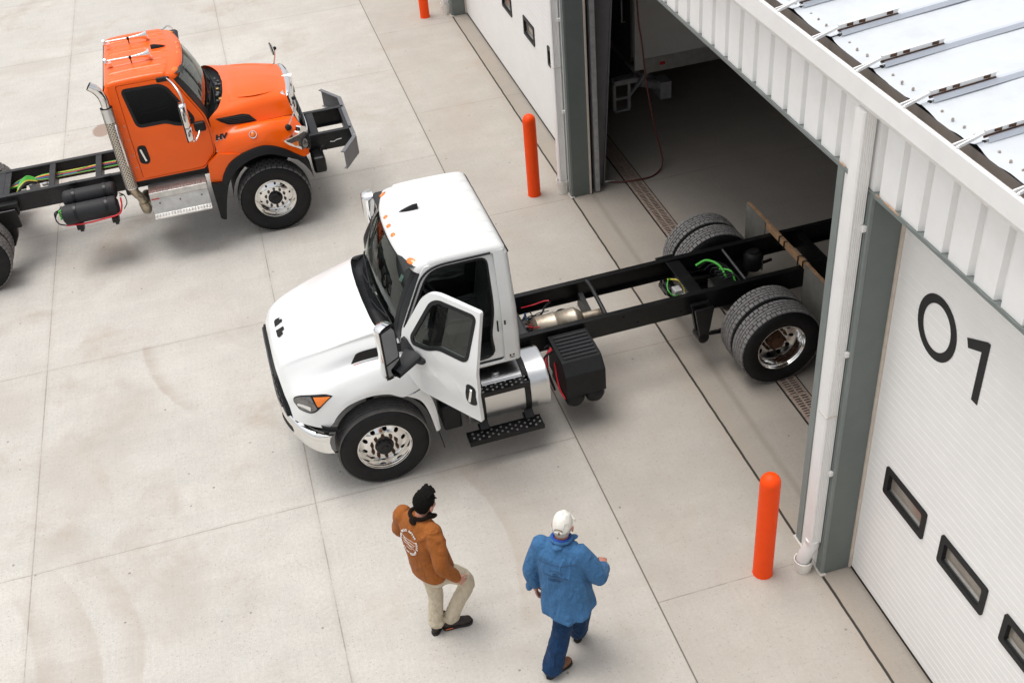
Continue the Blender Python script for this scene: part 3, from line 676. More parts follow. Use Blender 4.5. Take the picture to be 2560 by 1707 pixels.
def dual_wheel(parent, p, sgn, R):
    w_ = empty('dual_wheel'); w_.parent = parent; p = Vector(p)
    po = p + Vector((0, sgn * 1.05, 0)); pi_ = p + Vector((0, sgn * 0.735, 0))
    tyre_mesh(w_, po, sgn, R, 0.285, 'drive', M['tread']); tyre_mesh(w_, pi_, sgn, R, 0.285, 'drive', M['tread'])
    def prof(r): return -0.075 + 0.045 * clamp((r - 0.17) / 0.098) ** 1.3
    disc_rim(w_, po, sgn, prof, 0.026, 0.215, 10, 10, M['rust'], 0.143, [(0.108, -0.06), (0.104, -0.03), (0.085, -0.02), (0.08, 0.03), (0.06, 0.038), (0.001, 0.04)], M['rust'], big=0.125)
    return w_
def frame_rail(parent, v, u0, u1, zt, h, m, name='frame_rail'):
    s = 1 if v > 0 else -1; t = 0.010; fl = 0.075; mb = MB()
    mb.box((u0, min(v, v - s*t), zt - h), (u1, max(v, v - s*t), zt))
    a, b_ = sorted((v - s*t, v - s*fl)); mb.box((u0, a, zt - t), (u1, b_, zt)); mb.box((u0, a, zt - h), (u1, b_, zt - h + t))
    r_ = mb.build(name, m, parent, bevel=0.003)
    mb = MB(); u = u0 + 0.2
    while u < u1 - 0.2:
        for z in (zt - 0.07, zt - h + 0.07):
            if random.random() < 0.3: mb.lathe([(0.015, 0), (0.013, 0.012), (0.001, 0.013)], axis_m((u, v, z), s), 6)
        u += random.uniform(0.16, 0.34)
    mb.build('rail_bolt', m, r_)
    return r_
def cable(parent, pts, r, m, name='cable', n=30): mb = MB(); mb.tube(bez(pts, n), r, 7); return mb.build(name, m, parent, smooth=60)
def boxp(parent, name, m, lo, hi, bevel=0.008): mb = MB(); mb.box(lo, hi); return mb.build(name, m, parent, bevel=bevel)

# ---- cab, drawn in the white truck's frame: front axle at 0, nose +x, left +y; (du, dz) shift it for the other truck
def vmap(z):
    if z < 1.30: return 1.018
    if z < 1.56: return 1.032 - 0.014 * (1.56 - z) / 0.26
    if z < 1.62: return lerp(1.032, 1.020, (z - 1.56) / 0.06)
    if z < 1.85: return 1.020
    return 1.02 - (z - 1.85) * 0.22
ZC = [1.3, 1.43, 1.56, 1.62, 1.74, 1.85, 2.0, 2.15, 2.3, 2.42]
DOOR = rpoly([(-1.466, 1.222), (-0.60, 1.225), (-0.415, 1.40), (-0.405, 1.72), (-0.432, 1.92), (-0.715, 2.44), (-0.87, 2.522), (-1.480, 2.522)], [0.012, 0.06, 0.05, 0.08, 0.08, 0.10, 0.12, 0.03])
HOLE = rpoly([(-1.472, 1.215), (-0.596, 1.215), (-0.405, 1.394), (-0.395, 1.72), (-0.423, 1.925), (-0.71, 2.452), (-0.868, 2.530), (-1.488, 2.530)], [0.05, 0.06, 0.05, 0.08, 0.08, 0.10, 0.12, 0.03])
WIN = rpoly([(-1.335, 1.945), (-0.95, 1.945), (-0.80, 1.875), (-0.60, 1.865), (-0.575, 1.925), (-0.825, 2.385), (-0.92, 2.445), (-1.415, 2.455)], [0.07, 0.06, 0.06, 0.03, 0.04, 0.05, 0.06, 0.05])
def shrink(poly, d):
    """inset a counter-clockwise polygon"""
    n = len(poly); out = []
    for i in range(n):
        p = Vector(poly[i]); a = Vector(poly[i-1]); b = Vector(poly[(i+1) % n])
        e1 = (p - a); e2 = (b - p)
        n1 = Vector((-e1.y, e1.x)); n2 = Vector((-e2.y, e2.x))
        nn = (n1.normalized() if n1.length > 1e-6 else Vector((0, 0))) + (n2.normalized() if n2.length > 1e-6 else Vector((0, 0)))
        out.append(tuple(p + (nn.normalized() * d if nn.length > 1e-6 else Vector((0, 0)))))
    return out
def make_door(parent, s, paint, handle_m, open_deg, du, dz, glass_m):
    """door built about its hinge; s = +1 left, -1 right"""
    hx, hv = -0.40, 0.985
    def fn(u, z, d, k=0.0): return (u - hx, s * (vmap(z) + k - d - hv), z + dz * clamp((z - 1.2) / 0.5))
    mb = MB(); panel(mb, DOOR, [WIN], lambda u, z, d: fn(u, z, d), [-1.2, -0.9, -0.65], ZC, thick=0.045)
    d_ = mb.build('door', paint, parent, smooth=25, bevel=0.004)
    d_.location = (hx + du, s * hv, 0); d_.rotation_euler = (0, 0, rad(-s * open_deg))
    mb = MB(); panel(mb, shrink(WIN, -0.022), [shrink(WIN, 0.018)], lambda u, z, d: fn(u, z, d, 0.004), [-1.2, -0.9, -0.65], ZC, thick=0.02); mb.build('window_seal', M['frame_rubber'], d_)
    mb = MB(); panel(mb, shrink(WIN, -0.005), [], lambda u, z, d: fn(u, z, d, -0.014), [-1.2, -0.9, -0.65], ZC); mb.build('window_glass', glass_m, d_, smooth=30)
    trim = rpoly([(-1.42, 1.27), (-0.62, 1.27), (-0.45, 1.43), (-0.44, 1.72), (-0.52, 1.93), (-0.60, 1.855), (-0.80, 1.865), (-0.95, 1.93), (-1.40, 1.93)], 0.03)
    mb = MB(); panel(mb, trim, [], lambda u, z, d: fn(u, z, d, -0.05 - (0.03 if z < 1.8 else 0)), [-1.1, -0.8], ZC, thick=0.02); mb.build('door_trim', M['grey_plastic'], d_)
    mb = MB(); mb.bar(fn(-1.25, 1.80, 0.10), fn(-0.75, 1.74, 0.10), 0.07, 0.06); mb.build('armrest', M['grey_plastic'], d_, bevel=0.02)
    c = (-1.372, 1.545); rec = rpoly([(c[0] - 0.075, c[1] - 0.10), (c[0] + 0.02, c[1] - 0.135), (c[0] + 0.075, c[1] - 0.09), (c[0] + 0.06, c[1] + 0.12), (c[0] - 0.01, c[1] + 0.135), (c[0] - 0.065, c[1] + 0.11)], 0.04)
    mb = MB(); panel(mb, rec, [], lambda u, z, d: fn(u, z, d, 0.006), [], [1.56, 1.62], thick=0.008); h_ = mb.build('door_handle', M['frame_rubber'], d_)
    mb = MB(); mb.bar(fn(c[0] - 0.022, c[1] + 0.09, -0.02), fn(c[0] + 0.018, c[1] - 0.08, -0.02), 0.014, 0.032, up=(1, 0, 0.2)); mb.build('handle_lever', handle_m, d_, bevel=0.006)
    return d_
def cab(parent, paint, du, dz, handle_m, left_open, glass_m, cowl_rear, windshield_m, roof_m=None):
    def Q(u, v, z): return Vector((u + du, v, z + dz * clamp((z - 1.2) / 0.5)))
    # roof and back as one rounded skin
    pf = [(-0.528, 2.535), (-0.545, 2.562), (-0.59, 2.588), (-0.68, 2.603), (-0.80, 2.612), (-1.0, 2.617), (-1.25, 2.615), (-1.45, 2.608), (-1.55, 2.598), (-1.605, 2.578), (-1.635, 2.54), (-1.648, 2.48), (-1.652, 2.3), (-1.655, 2.0), (-1.658, 1.7), (-1.66, 1.4), (-1.66, 1.20)]
    kn = [(i,) + p for i, p in enumerate(pf)]; ns = 96; prof = [cr(kn, (len(pf) - 1) * i / ns) for i in range(ns + 1)]
    rr = 0.066; vs_ = [i / 170 * 2 - 1 for i in range(171)]; ribs = [0.115, 0.345, 0.575, 0.705]
    rows = []
    for i, (u, z) in enumerate(prof):
        a = prof[max(i-1, 0)]; b_ = prof[min(i+1, ns)]; t = Vector((b_[0]-a[0], b_[1]-a[1])).normalized(); nrm = Vector((-t.y, t.x))
        if nrm.dot(Vector((-0.1 if u < -1.6 else 0.3, 1.0 if z > 2.45 else 0))) < 0: nrm = -nrm
        on_roof = z > 2.5 and u > -1.66; w_ = 0.868 if z > 2.53 else vmap(z)
        sw = clamp((u + 1.15) / 0.6); row = []
        for tt in vs_:
            tt = math.copysign(1 - (1 - abs(tt)) ** 1.25, tt)
            v = tt * w_; e = abs(v) - (w_ - rr); d = rr * (1 - math.sqrt(max(0, 1 - (e / rr) ** 2))) if e > 0 else 0
            uu, zz = u - nrm.x * d, z - nrm.y * d
            uu -= 0.125 * (abs(v) / 0.868) ** 2.4 * sw ** 1.2
            if u > -0.72: zz -= 0.022 * (abs(v) / 0.868) ** 2
            if on_roof:
                zz -= 0.012 * (abs(v) / 0.868) ** 2
                for rb in ribs: zz += (0.015 if rb < 0.7 else 0.008) * math.exp(-((abs(v) - rb) / 0.013) ** 2) * clamp((-0.70 - u) / 0.10) * clamp((u + 1.60) / 0.06)
            row.append(Q(uu, v, zz))
        rows.append(row)
    mb = MB(); mb.grid(rows); mb.build('cab_roof', roof_m or paint, parent, smooth=70)
    mb = MB(); mb.grid([[Q(max(u, -1.645) + 0.03 if z < 2.5 else u - 0.02, v * 0.83, min(z, 2.58) - 0.035) for v in (-1, -0.5, 0, 0.5, 1)] for u, z in prof[2:]]); mb.build('headliner', M['interior_black'], parent)
    # sides with the door opening
    outer = rpoly([(-1.594, 1.20), (-0.60, 1.20), (-0.392, 1.39), (-0.378, 1.72), (-0.402, 1.925), (-0.695, 2.468), (-0.76, 2.542), (-1.594, 2.542)], [0.02, 0.03, 0.03, 0.05, 0.05, 0.03, 0.03, 0.0])
    for s in (1, -1):
        mb = MB(); panel(mb, outer, [HOLE], lambda u, z, d: Q(u, s * (vmap(z) - d), z), [-1.4, -1.0, -0.7], ZC, thick=0.05); sd_ = mb.build('cab_side', paint, parent, smooth=25)
        inn = rpoly([(-1.385, 1.275), (-0.64, 1.275), (-0.47, 1.44), (-0.46, 1.72), (-0.49, 1.92), (-0.76, 2.40), (-0.88, 2.468), (-1.415, 2.468), (-1.41, 1.95), (-1.38, 1.72), (-1.345, 1.55)], [0.14, 0.06, 0.05, 0.08, 0.08, 0.10, 0.12, 0.08, 0.1, 0.2, 0.1])
        mb = MB(); panel(mb, shrink(HOLE, -0.004), [inn], lambda u, z, d: Q(u, s * (vmap(z) - 0.046 - d), z), [-1.4, -1.0, -0.7], ZC, thick=0.03); mb.build('door_frame', paint, sd_, smooth=25)
        mb = MB(); ring = [Q(u, s * (vmap(z) - 0.052), z) for u, z in inn]; mb.tube(ring + ring[:2], 0.016, 7); mb.build('door_seal', M['frame_rubber'], sd_, smooth=60)
        top = [p for p in HOLE if p[1] > 2.0 and p[0] > -1.49]
        if (s == 1 and left_open):
            mb = MB(); mb.tube([Q(u, s * (vmap(z) + 0.002), z + 0.002) for u, z in sorted([q for q in HOLE if q[1] > 1.95 and (q[0] > -1.46)], key=lambda q: (q[0] + q[1] * -0.2))], 0.013, 6); mb.build('drip_seal', M['frame_rubber'], sd_, smooth=60)
    # glass and its black surround
    def ws(t, q):
        ub, vb, zb = -0.250 - 0.115 * t * t, 0.865 * t, 1.865 - 0.055 * t * t
        ut, vt, zt = -0.545 - 0.135 * abs(t) ** 2.2, 0.825 * t, 2.540 - 0.055 * t * t
        bl = 0.03 * math.sin(math.pi * q)
        return Q(lerp(ub, ut, q) + bl, lerp(vb, vt, q), lerp(zb, zt, q) + bl * 0.5)
    ts = [i / 20 - 1 for i in range(41)]; qs = [i / 16 for i in range(17)]
    mb = MB(); mb.grid([[ws(t, q) for t in ts] for q in qs]); mb.build('windshield', windshield_m, parent, smooth=60)
    mb = MB(); fr = []
    def band(q0, q1, t0, t1, nt=24, nq=2): mb.grid([[ws(lerp(t0, t1, i / nt), lerp(q0, q1, j / nq)) + Vector((0.006, 0, 0.004)) for i in range(nt + 1)] for j in range(nq + 1)])
    band(-0.02, 0.075, -1, 1); band(0.945, 1.0, -1, 1)
    for s in (-1, 1): band(0.075, 0.945, s * 0.93, s * 1.0, 2, 16)
    mb.build('windshield_surround', M['frame_rubber'], parent, smooth=50)
    for s in (1, -1):
        rows = []
        for k in range(17):
            q = k / 16; a = ws(s, q) + Vector((0.004, 0, 0.003)); z = lerp(1.735, 2.482, q); uu = cr([(1.72, -0.378), (1.925, -0.402), (2.468, -0.695), (2.542, -0.76)], z)[0]
            b_ = Q(uu + 0.004, s * (vmap(z) - 0.002), z); mid = (a + b_) / 2 + Vector((0.003, s * 0.004, 0.002)); rows.append([a, mid, b_])
        mb = MB(); mb.grid(rows); mb.build('windshield_pillar', M['frame_rubber'], parent, smooth=60)
    # cowl between bonnet and glass, wipers
    rows = []
    for i in range(25):
        t = i / 12 - 1; a = Vector(cowl_rear(t)); b_ = ws(t, 0.0); rows.append([a + Vector((0.02, 0, -0.03)), a.lerp(b_, 0.25) + Vector((0, 0, -0.075)), a.lerp(b_, 0.75) + Vector((0, 0, -0.05)), b_ + Vector((0.004, 0, 0.0))])
    mb = MB(); mb.grid(rows); cw = mb.build('cowl', M['black_plastic'], parent, smooth=50)
    mb = MB()
    for t0, t1 in ((0.25, 0.80), (-0.55, 0.05)):
        a = ws(t0, -0.02) + Vector((0.03, 0, 0.01)); b_ = ws(t1, 0.10) + Vector((0.025, 0, 0.015)); mb.tube([a, a.lerp(b_, 0.5) + Vector((0.015, 0, 0.01)), b_], 0.008, 6)
        mb.bar(ws(t0 - 0.12, 0.11) + Vector((0.016, 0, 0.012)), ws(t1 + 0.1, 0.07) + Vector((0.016, 0, 0.012)), 0.012, 0.02)
    mb.build('wiper', M['frame_rubber'], cw)
    # inside of the cab
    boxp(parent, 'cab_floor', M['interior_black'], tuple(Q(-1.62, -0.98, 1.16)), tuple(Q(-0.42, 0.98, 1.24)), 0.01)
    mb = MB(); mb.prism([(-0.40, 1.22), (-0.33, 1.80), (-0.50, 1.83), (-0.72, 1.79), (-0.80, 1.70), (-0.70, 1.45), (-0.55, 1.24)], lambda x, z, t: Q(x, t, z), -0.86, 0.86); mb.build('dashboard', M['interior_black'], parent, bevel=0.02)
    mb = MB(); mb.prism([(-0.735, 1.805), (-0.74, 1.825), (-0.56, 1.86), (-0.55, 1.84)], lambda x, z, t: Q(x, t, z), 0.18, 0.66); mb.build('instrument_hood', M['grey_plastic'], parent, bevel=0.01)
    Ms = Matrix.Translation(Q(-0.88, 0.42, 1.86)) @ Matrix.Rotation(rad(-58), 4, 'Y'); mb = MB(); ring = [Ms @ Vector((0.215 * math.cos(a), 0.215 * math.sin(a), 0)) for a in [2*math.pi*k/28 for k in range(30)]]; mb.tube(ring, 0.014, 8)
    for a in (0, 2.1, 4.2): mb.bar(Ms @ Vector((0, 0, -0.02)), Ms @ Vector((0.21 * math.cos(a), 0.21 * math.sin(a), 0)), 0.03, 0.015)
    mb.lathe([(0.07, -0.03), (0.07, 0.01), (0.001, 0.015)], Ms, 18); mb.tube([Ms @ Vector((0, 0, -0.02)), Q(-0.62, 0.42, 1.55)], 0.03, 10); mb.build('steering_wheel', M['interior_black'], parent, smooth=50)
    for c in (0.45, -0.45):
        st = MB(); st.prism(rpoly([(-1.50, 1.48), (-0.93, 1.50), (-0.90, 1.58), (-0.96, 1.635), (-1.20, 1.60), (-1.46, 1.62)], 0.05), lambda x, z, t: Q(x, t, z), c - 0.255, c + 0.255); seat = st.build('seat', M['seat_leather'], parent, bevel=0.035, seg=3, smooth=50)
        st = MB(); st.prism(rpoly([(-1.36, 1.56), (-1.47, 2.20), (-1.53, 2.40), (-1.60, 2.39), (-1.60, 1.60), (-1.50, 1.54)], 0.05), lambda x, z, t: Q(x, t, z), c - 0.24, c + 0.24); st.build('seat_back', M['seat_leather'], seat, bevel=0.045, seg=3, smooth=50)
        st = MB(); st.prism([(-1.45, 1.24), (-0.98, 1.24), (-1.0, 1.5), (-1.43, 1.5)], lambda x, z, t: Q(x, t, z), c - 0.2, c + 0.2); st.build('seat_base', M['interior_black'], seat, bevel=0.02)
        st = MB()
        for q in (-0.17, 0.17): st.tube(bez([Q(-0.95, c + q, 1.63), Q(-1.2, c + q, 1.615), Q(-1.4, c + q, 1.63), Q(-1.43, c + q, 1.9), Q(-1.49, c + q, 2.2)], 16), 0.02, 6)
        st.build('seat_bolster', M['seat_leather'], seat, smooth=60)
    # marker lamps on the roof
    for v, u, r_ in ((0, -0.578, 0.034), (0.195, -0.584, 0.034), (-0.195, -0.584, 0.034), (0.735, -0.66, 0.05), (-0.735, -0.66, 0.05)):
        zz = 2.586 - 0.035 * (abs(v) / 0.868) ** 2 - 0.008
        T = Matrix.Translation(Q(u, v, zz)) @ Matrix.Rotation(rad(38 * v), 4, 'Z') @ Matrix.Rotation(rad(28), 4, 'Y') @ Matrix.Rotation(rad(-12 * v), 4, 'X') @ Matrix.Diagonal((0.75 if r_ > 0.04 else 0.8, 1.25 if r_ > 0.04 else 1.0, 1, 1))
        mb = MB(); mb.lathe([(r_ * 1.06, -0.03), (r_ * 1.04, 0.004), (r_ * 0.97, 0.009), (r_ * 0.86, 0.011), (r_ * 0.5, 0.015), (0.001, 0.016)], T, 24); mb.build('marker_lamp', M['amber'], parent, smooth=60)
    # doors
    dl = make_door(parent, 1, paint, handle_m, 57 if left_open else 0, du, dz, glass_m); drt = make_door(parent, -1, paint, handle_m, 0, du, dz, glass_m)
    return ws, Q, dl, drt
def fin_antenna(parent, p):
    mb = MB(); rows = []
    for k in range(9):
        t = k / 8; u = p[0] - 0.21 * t; w_ = 0.036 * math.sin(min(1, t * 1.25 + 0.02) * math.pi / 2) ** 0.8; h = 0.058 * clamp(t * 1.3) ** 0.7
        rows.append([(u, p[1] - w_, p[2]), (u, p[1] - w_ * 0.6, p[2] + h * 0.7), (u, p[1], p[2] + h), (u, p[1] + w_ * 0.6, p[2] + h * 0.7), (u, p[1] + w_, p[2])])
    mb.grid(rows); o = len(mb.v) - 5; mb.f.append((o, o+1, o+2, o+3, o+4)); return mb.build('roof_antenna', M['frame_rubber'], parent, smooth=40)
def rails_loft(name, paint, parent, rails, ts, sub=6, mirror=True, smooth=40, names=None):
    """skin through rails; rail = knots (t, u, v, z), v >= 0; mirrored to the other side"""
    rows = []
    for t in ts:
        P = [cr(r, t) for r in rails]; kn = [(i,) + tuple(p) for i, p in enumerate(P)]; n = (len(P) - 1) * sub
        rows.append([cr(kn, (len(P) - 1) * j / n) for j in range(n + 1)])
    out = []
    if mirror:
        full = [[(u, -v, z) for u, v, z in reversed(r[1:])] + [tuple(p) for p in r] for r in rows]
        mb = MB(); mb.grid(full); out.append(mb.build(name, paint, parent, smooth=smooth))
    else:
        for s in (1, -1):
            mb = MB(); mb.grid([[(u, s * v, z) for u, v, z in r] for r in rows]); out.append(mb.build(name, paint, parent, smooth=smooth))
    return out
def text_mesh(parent, body, name, m, size, T, extrude=0.004, bold=0.0, shear=0.0, sx=1.0):
    cu = bpy.data.curves.new(name, 'FONT'); cu.body = body; cu.size = size; cu.extrude = extrude; cu.align_x = 'CENTER'; cu.align_y = 'CENTER'; cu.offset = bold; cu.shear = shear; cu.resolution_u = 3
    o = bpy.data.objects.new(name, cu); COL.objects.link(o)
    dg = bpy.context.evaluated_depsgraph_get(); me = bpy.data.meshes.new_from_object(o.evaluated_get(dg)); bpy.data.objects.remove(o)
    me.transform(T @ Matrix.Diagonal((sx, 1, 1, 1))); me.materials.append(m)
    r = bpy.data.objects.new(name, me); COL.objects.link(r); r.parent = parent; return r
# ------------------------------------------------------------------ white truck, backing out of the bay
wt = empty('white_truck', (0.505, 10.39, 0), rad(181), 'white cab and chassis truck with its driver door open, half out of the bay', 'truck')
W_ = M['white_paint']
# bonnet and wings as one skin through rails
wr = [
 [(0, -0.115, 0, 1.935), (0.3, 0.22, 0, 1.875), (0.55, 0.50, 0, 1.765), (0.8, 0.78, 0, 1.645), (0.93, 0.905, 0, 1.565), (1, 0.945, 0, 1.47)],
 [(0, -0.130, 0.38, 1.91), (0.3, 0.20, 0.36, 1.845), (0.55, 0.48, 0.33, 1.74), (0.8, 0.77, 0.29, 1.622), (0.93, 0.90, 0.27, 1.545), (1, 0.945, 0.26, 1.455)],
 [(0, -0.185, 0.72, 1.832), (0.3, 0.12, 0.688, 1.768), (0.55, 0.40, 0.648, 1.698), (0.8, 0.72, 0.568, 1.612), (0.93, 0.865, 0.515, 1.53), (1, 0.94, 0.47, 1.42)],
 [(0, -0.36, 0.80, 1.80), (0.12, -0.15, 0.765, 1.765), (0.3, 0.10, 0.735, 1.725), (0.55, 0.40, 0.70, 1.655), (0.8, 0.71, 0.635, 1.56), (0.93, 0.855, 0.59, 1.48), (1, 0.932, 0.55, 1.38)],
 [(0, -0.43, 0.90, 1.715), (0.12, -0.18, 0.845, 1.685), (0.3, 0.10, 0.805, 1.65), (0.55, 0.40, 0.775, 1.58), (0.8, 0.70, 0.715, 1.48), (0.93, 0.84, 0.675, 1.40), (1, 0.922, 0.63, 1.30)],
 [(0, -0.45, 0.94, 1.60), (0.12, -0.20, 0.885, 1.575), (0.3, 0.10, 0.85, 1.545), (0.55, 0.42, 0.845, 1.485), (0.8, 0.69, 0.81, 1.405), (0.93, 0.83, 0.76, 1.33), (1, 0.912, 0.70, 1.235)],
 [(0, -0.465, 1.01, 1.50), (0.12, -0.22, 0.985, 1.505), (0.3, 0.08, 0.985, 1.495), (0.55, 0.42, 0.975, 1.44), (0.8, 0.68, 0.915, 1.355), (0.93, 0.815, 0.835, 1.285), (1, 0.90, 0.755, 1.19)],
 [(0, -0.475, 1.085, 1.40), (0.12, -0.24, 1.10, 1.42), (0.3, 0.06, 1.10, 1.435), (0.55, 0.42, 1.08, 1.375), (0.72, 0.60, 1.025, 1.305), (0.8, 0.68, 0.98, 1.27), (0.93, 0.80, 0.885, 1.205), (1, 0.89, 0.795, 1.13)],
 [(0, -0.485, 1.14, 1.31), (0.12, -0.27, 1.155, 1.30), (0.2, -0.14, 1.16, 1.345), (0.3, 0.05, 1.165, 1.375), (0.42, 0.28, 1.16, 1.335), (0.55, 0.45, 1.14, 1.25), (0.72, 0.60, 1.085, 1.19), (0.8, 0.68, 1.035, 1.165), (0.93, 0.795, 0.93, 1.115), (1, 0.885, 0.83, 1.06)],
 [(0, -0.49, 1.165, 1.25), (0.12, -0.30, 1.17, 1.195), (0.2, -0.15, 1.17, 1.28), (0.3, 0.05, 1.175, 1.318), (0.42, 0.285, 1.175, 1.272), (0.50, 0.42, 1.175, 1.175), (0.55, 0.495, 1.172, 1.075), (0.60, 0.545, 1.165, 1.03), (0.72, 0.62, 1.115, 1.015), (0.8, 0.69, 1.06, 1.01), (0.93, 0.80, 0.955, 1.005), (1, 0.885, 0.85, 1.0)],
]
def tuck(v, z): v2 = 1.0 + (v - 1.0) * 0.62 if v > 1.0 else v; return v2, z - 0.85 * (v - v2)
wr = [[(t, u) + tuck(v, z) for t, u, v, z in r] for r in wr]
ts = [i / 70 for i in range(71)]
hood, = rails_loft('hood', W_, wt, wr, ts, 6, True, 60)
# rolled lip round the wheel arch, dark wheel well
for s in (1, -1):
    arc = [cr(wr[-1], t) for t in [i / 40 * 0.56 for i in range(41)]]
    mb = MB(); mb.grid([[(u, s * v, z), (u, s * (v - 0.010), z - 0.004), (u, s * (v - 0.022), z + 0.0)] for u, v, z in arc]); mb.build('arch_lip', M['drain_hole'], wt, smooth=40)
    mb = MB(); rows = []
    for k in range(17):
        a = math.pi * (k / 16) ; rows.append([(0.02 - 0.585 * math.cos(a), s * v, 0.62 + 0.615 * math.sin(a)) for v in (0.55, 1.06)])
    mb.grid(rows); mb.build('wheel_well', M['drain_hole'], wt, smooth=60)
    # rear strip of the wing that follows the tyre down
    fl = bez([(-0.505, 1.13, 1.19), (-0.585, 1.13, 1.05), (-0.625, 1.13, 0.85), (-0.640, 1.13, 0.57)], 14); fi = bez([(-0.33, 1.13, 1.145), (-0.475, 1.13, 1.03), (-0.545, 1.13, 0.83), (-0.590, 1.13, 0.55)], 14)
    mb = MB(); mb.grid([[(b_.x + 0.0, s * 1.02, b_.z), (b_.x, s * 1.108, b_.z), (lerp(a.x, b_.x, 0.5), s * 1.118, lerp(a.z, b_.z, 0.5)), (a.x, s * 1.105, a.z), (a.x - 0.01, s * 0.98, a.z)] for a, b_ in zip(fl, fi)])
    o = len(mb.v) - 5; mb.f.append((o, o+1, o+2, o+3, o+4)); mb.build('wing_tail', W_, wt, smooth=35)
    mb = MB(); mb.tube([(-0.61, s * 1.06, 0.57), (-0.66, s * 1.07, 0.25)], 0.006, 6); mb.build('guide_rod', M['frame_rubber'], wt)
# nose: grille, nostrils, lamps, bumper
def fr_u(v): return cr([(0, 0.945), (0.26, 0.945), (0.47, 0.938), (0.63, 0.92), (0.755, 0.898), (0.85, 0.878), (1.0, 0.80)], abs(v))[0]
gp = rpoly([(-0.80, 1.0), (0.80, 1.0), (0.66, 1.20), (0.50, 1.37), (0.24, 1.435), (-0.24, 1.435), (-0.50, 1.37), (-0.66, 1.20)], 0.04)
mb = MB(); panel(mb, gp, [], lambda v, z, d: (fr_u(v) + 0.045 - 0.03 * (z - 1.0) - d, v, z), [i * 0.1 for i in range(-7, 8)], [], thick=0.05); mb.build('grille', M['black_plastic'], wt, smooth=30)
mb = MB()
for z in (1.07, 1.14, 1.21, 1.28, 1.35):
    w_ = 0.72 - (z - 1.0) * 0.75; mb.tube([(fr_u(v) + 0.055 - 0.03 * (z - 1.0), v, z) for v in [w_ * (i / 8 - 1) for i in range(17)]], 0.012, 6)
mb.build('grille_bar', M['dark_steel'], wt, smooth=60)
def hood_z(u, v):
    """bonnet height near the nose centre"""
    c = cr([(q[1], q[3]) for q in wr[0]], u)[0]; e = cr([(q[1], q[3]) for q in wr[1]], u)[0]; return lerp(c, e, clamp(abs(v) / 0.3) ** 2)
for s in (1, -1):
    pl = [(0.845, 0.035), (0.755, 0.045), (0.752, 0.10), (0.785, 0.115), (0.772, 0.155), (0.822, 0.175), (0.842, 0.15)]
    mb = MB(); panel(mb, pl, [], lambda u, v, d: (u, s * v, hood_z(u, v) + 0.0035), [], []); mb.build('hood_intake', M['drain_hole'], hood)
def skin(t, f):
    """point and outward normal on the left half of the bonnet skin; f counts rails"""
    def p(t, f):
        P = [cr(r, t) for r in wr]; return Vector(cr([(i,) + tuple(q) for i, q in enumerate(P)], f))
    a = p(t, f); n = (p(t + 0.004, f) - p(t - 0.004, f)).cross(p(t, f + 0.03) - p(t, f - 0.03)).normalized()
    if n.y < 0: n = -n
    return a, n
def on_skin(name, poly, lift, m, parent, s, cuts=4, thick=0.0):
    mb = MB(); xs = [p[0] for p in poly]; ys = [p[1] for p in poly]
    cx = [lerp(min(xs), max(xs), i / 8) for i in range(1, 8)]; cy_ = [lerp(min(ys), max(ys), i / 6) for i in range(1, 6)]
    def fn(t, f, d):
        a, n = skin(t, f); q = a + n * (lift - d); return (q.x, s * q.y, q.z)
    panel(mb, poly, [], fn, cx, cy_, thick=thick or None); return mb.build(name, m, parent, smooth=40)
for s in (1, -1):
    lens = rpoly([(0.955, 6.35), (0.93, 5.85), (0.62, 6.62), (0.555, 7.0), (0.70, 7.62), (0.80, 8.05), (0.93, 7.55)], [0.3, 0.3, 0.1, 0.02, 0.1, 0.25, 0.3])
    on_skin('headlight_rim', shrink(lens, 0) , 0.004, M['frame_rubber'], hood, s)
    body_ = rpoly([(0.945, 6.42), (0.925, 6.02), (0.77, 6.40), (0.735, 7.62), (0.80, 7.9), (0.92, 7.42)], [0.2, 0.2, 0.1, 0.05, 0.2, 0.2])
    on_skin('headlight', body_, 0.010, M['lamp_grey'], hood, s); on_skin('lamp_reflector', rpoly([(0.93, 7.0), (0.92, 6.75), (0.79, 7.35), (0.80, 7.72)], 0.06), 0.014, M['chrome'], hood, s)
    on_skin('turn_signal', rpoly([(0.745, 6.55), (0.575, 6.98), (0.70, 7.48), (0.725, 7.45)], 0.03), 0.012, M['amber'], hood, s)
    ven = rpoly([(0.345, 4.97), (0.29, 4.10), (0.16, 4.06), (0.02, 4.08), (0.02, 4.90)], [0.02, 0.15, 0.05, 0.03, 0.03])
    on_skin('side_vent', ven, 0.004, M['drain_hole'], hood, s); on_skin('vent_strip', [(0.335, 5.12), (0.02, 5.06), (0.02, 5.10), (0.325, 5.17)], 0.006, M['dark_steel'], hood, s); on_skin('side_marker', [(0.335, 5.12), (0.28, 5.11), (0.275, 5.15), (0.325, 5.17)], 0.008, M['red_plastic'], hood, s)
    # V badge and rule on the cowl panel
    on_skin('badge', [(0.055, 4.05), (0.03, 4.12), (0.016, 4.55), (0.006, 4.05), (-0.02, 4.12), (0.014, 4.70), (0.026, 4.70)][::-1], 0.004, M['frame_rubber'], hood, s)
    on_skin('badge_rule', [(0.055, 4.88), (-0.02, 4.88), (-0.02, 4.93), (0.055, 4.93)], 0.004, M['dark_steel'], hood, s)
plan = [(0.0, 1.005), (0.3, 1.0), (0.55, 0.972), (0.75, 0.915), (0.92, 0.84), (1.05, 0.755), (1.14, 0.66), (1.175, 0.585), (1.18, 0.56)]
def bump_u(v): return cr(plan, abs(v))[0]
vv = [x for x in [i / 50 * 1.18 for i in range(51)]]; vv = [-x for x in reversed(vv[1:])] + vv
rows = []
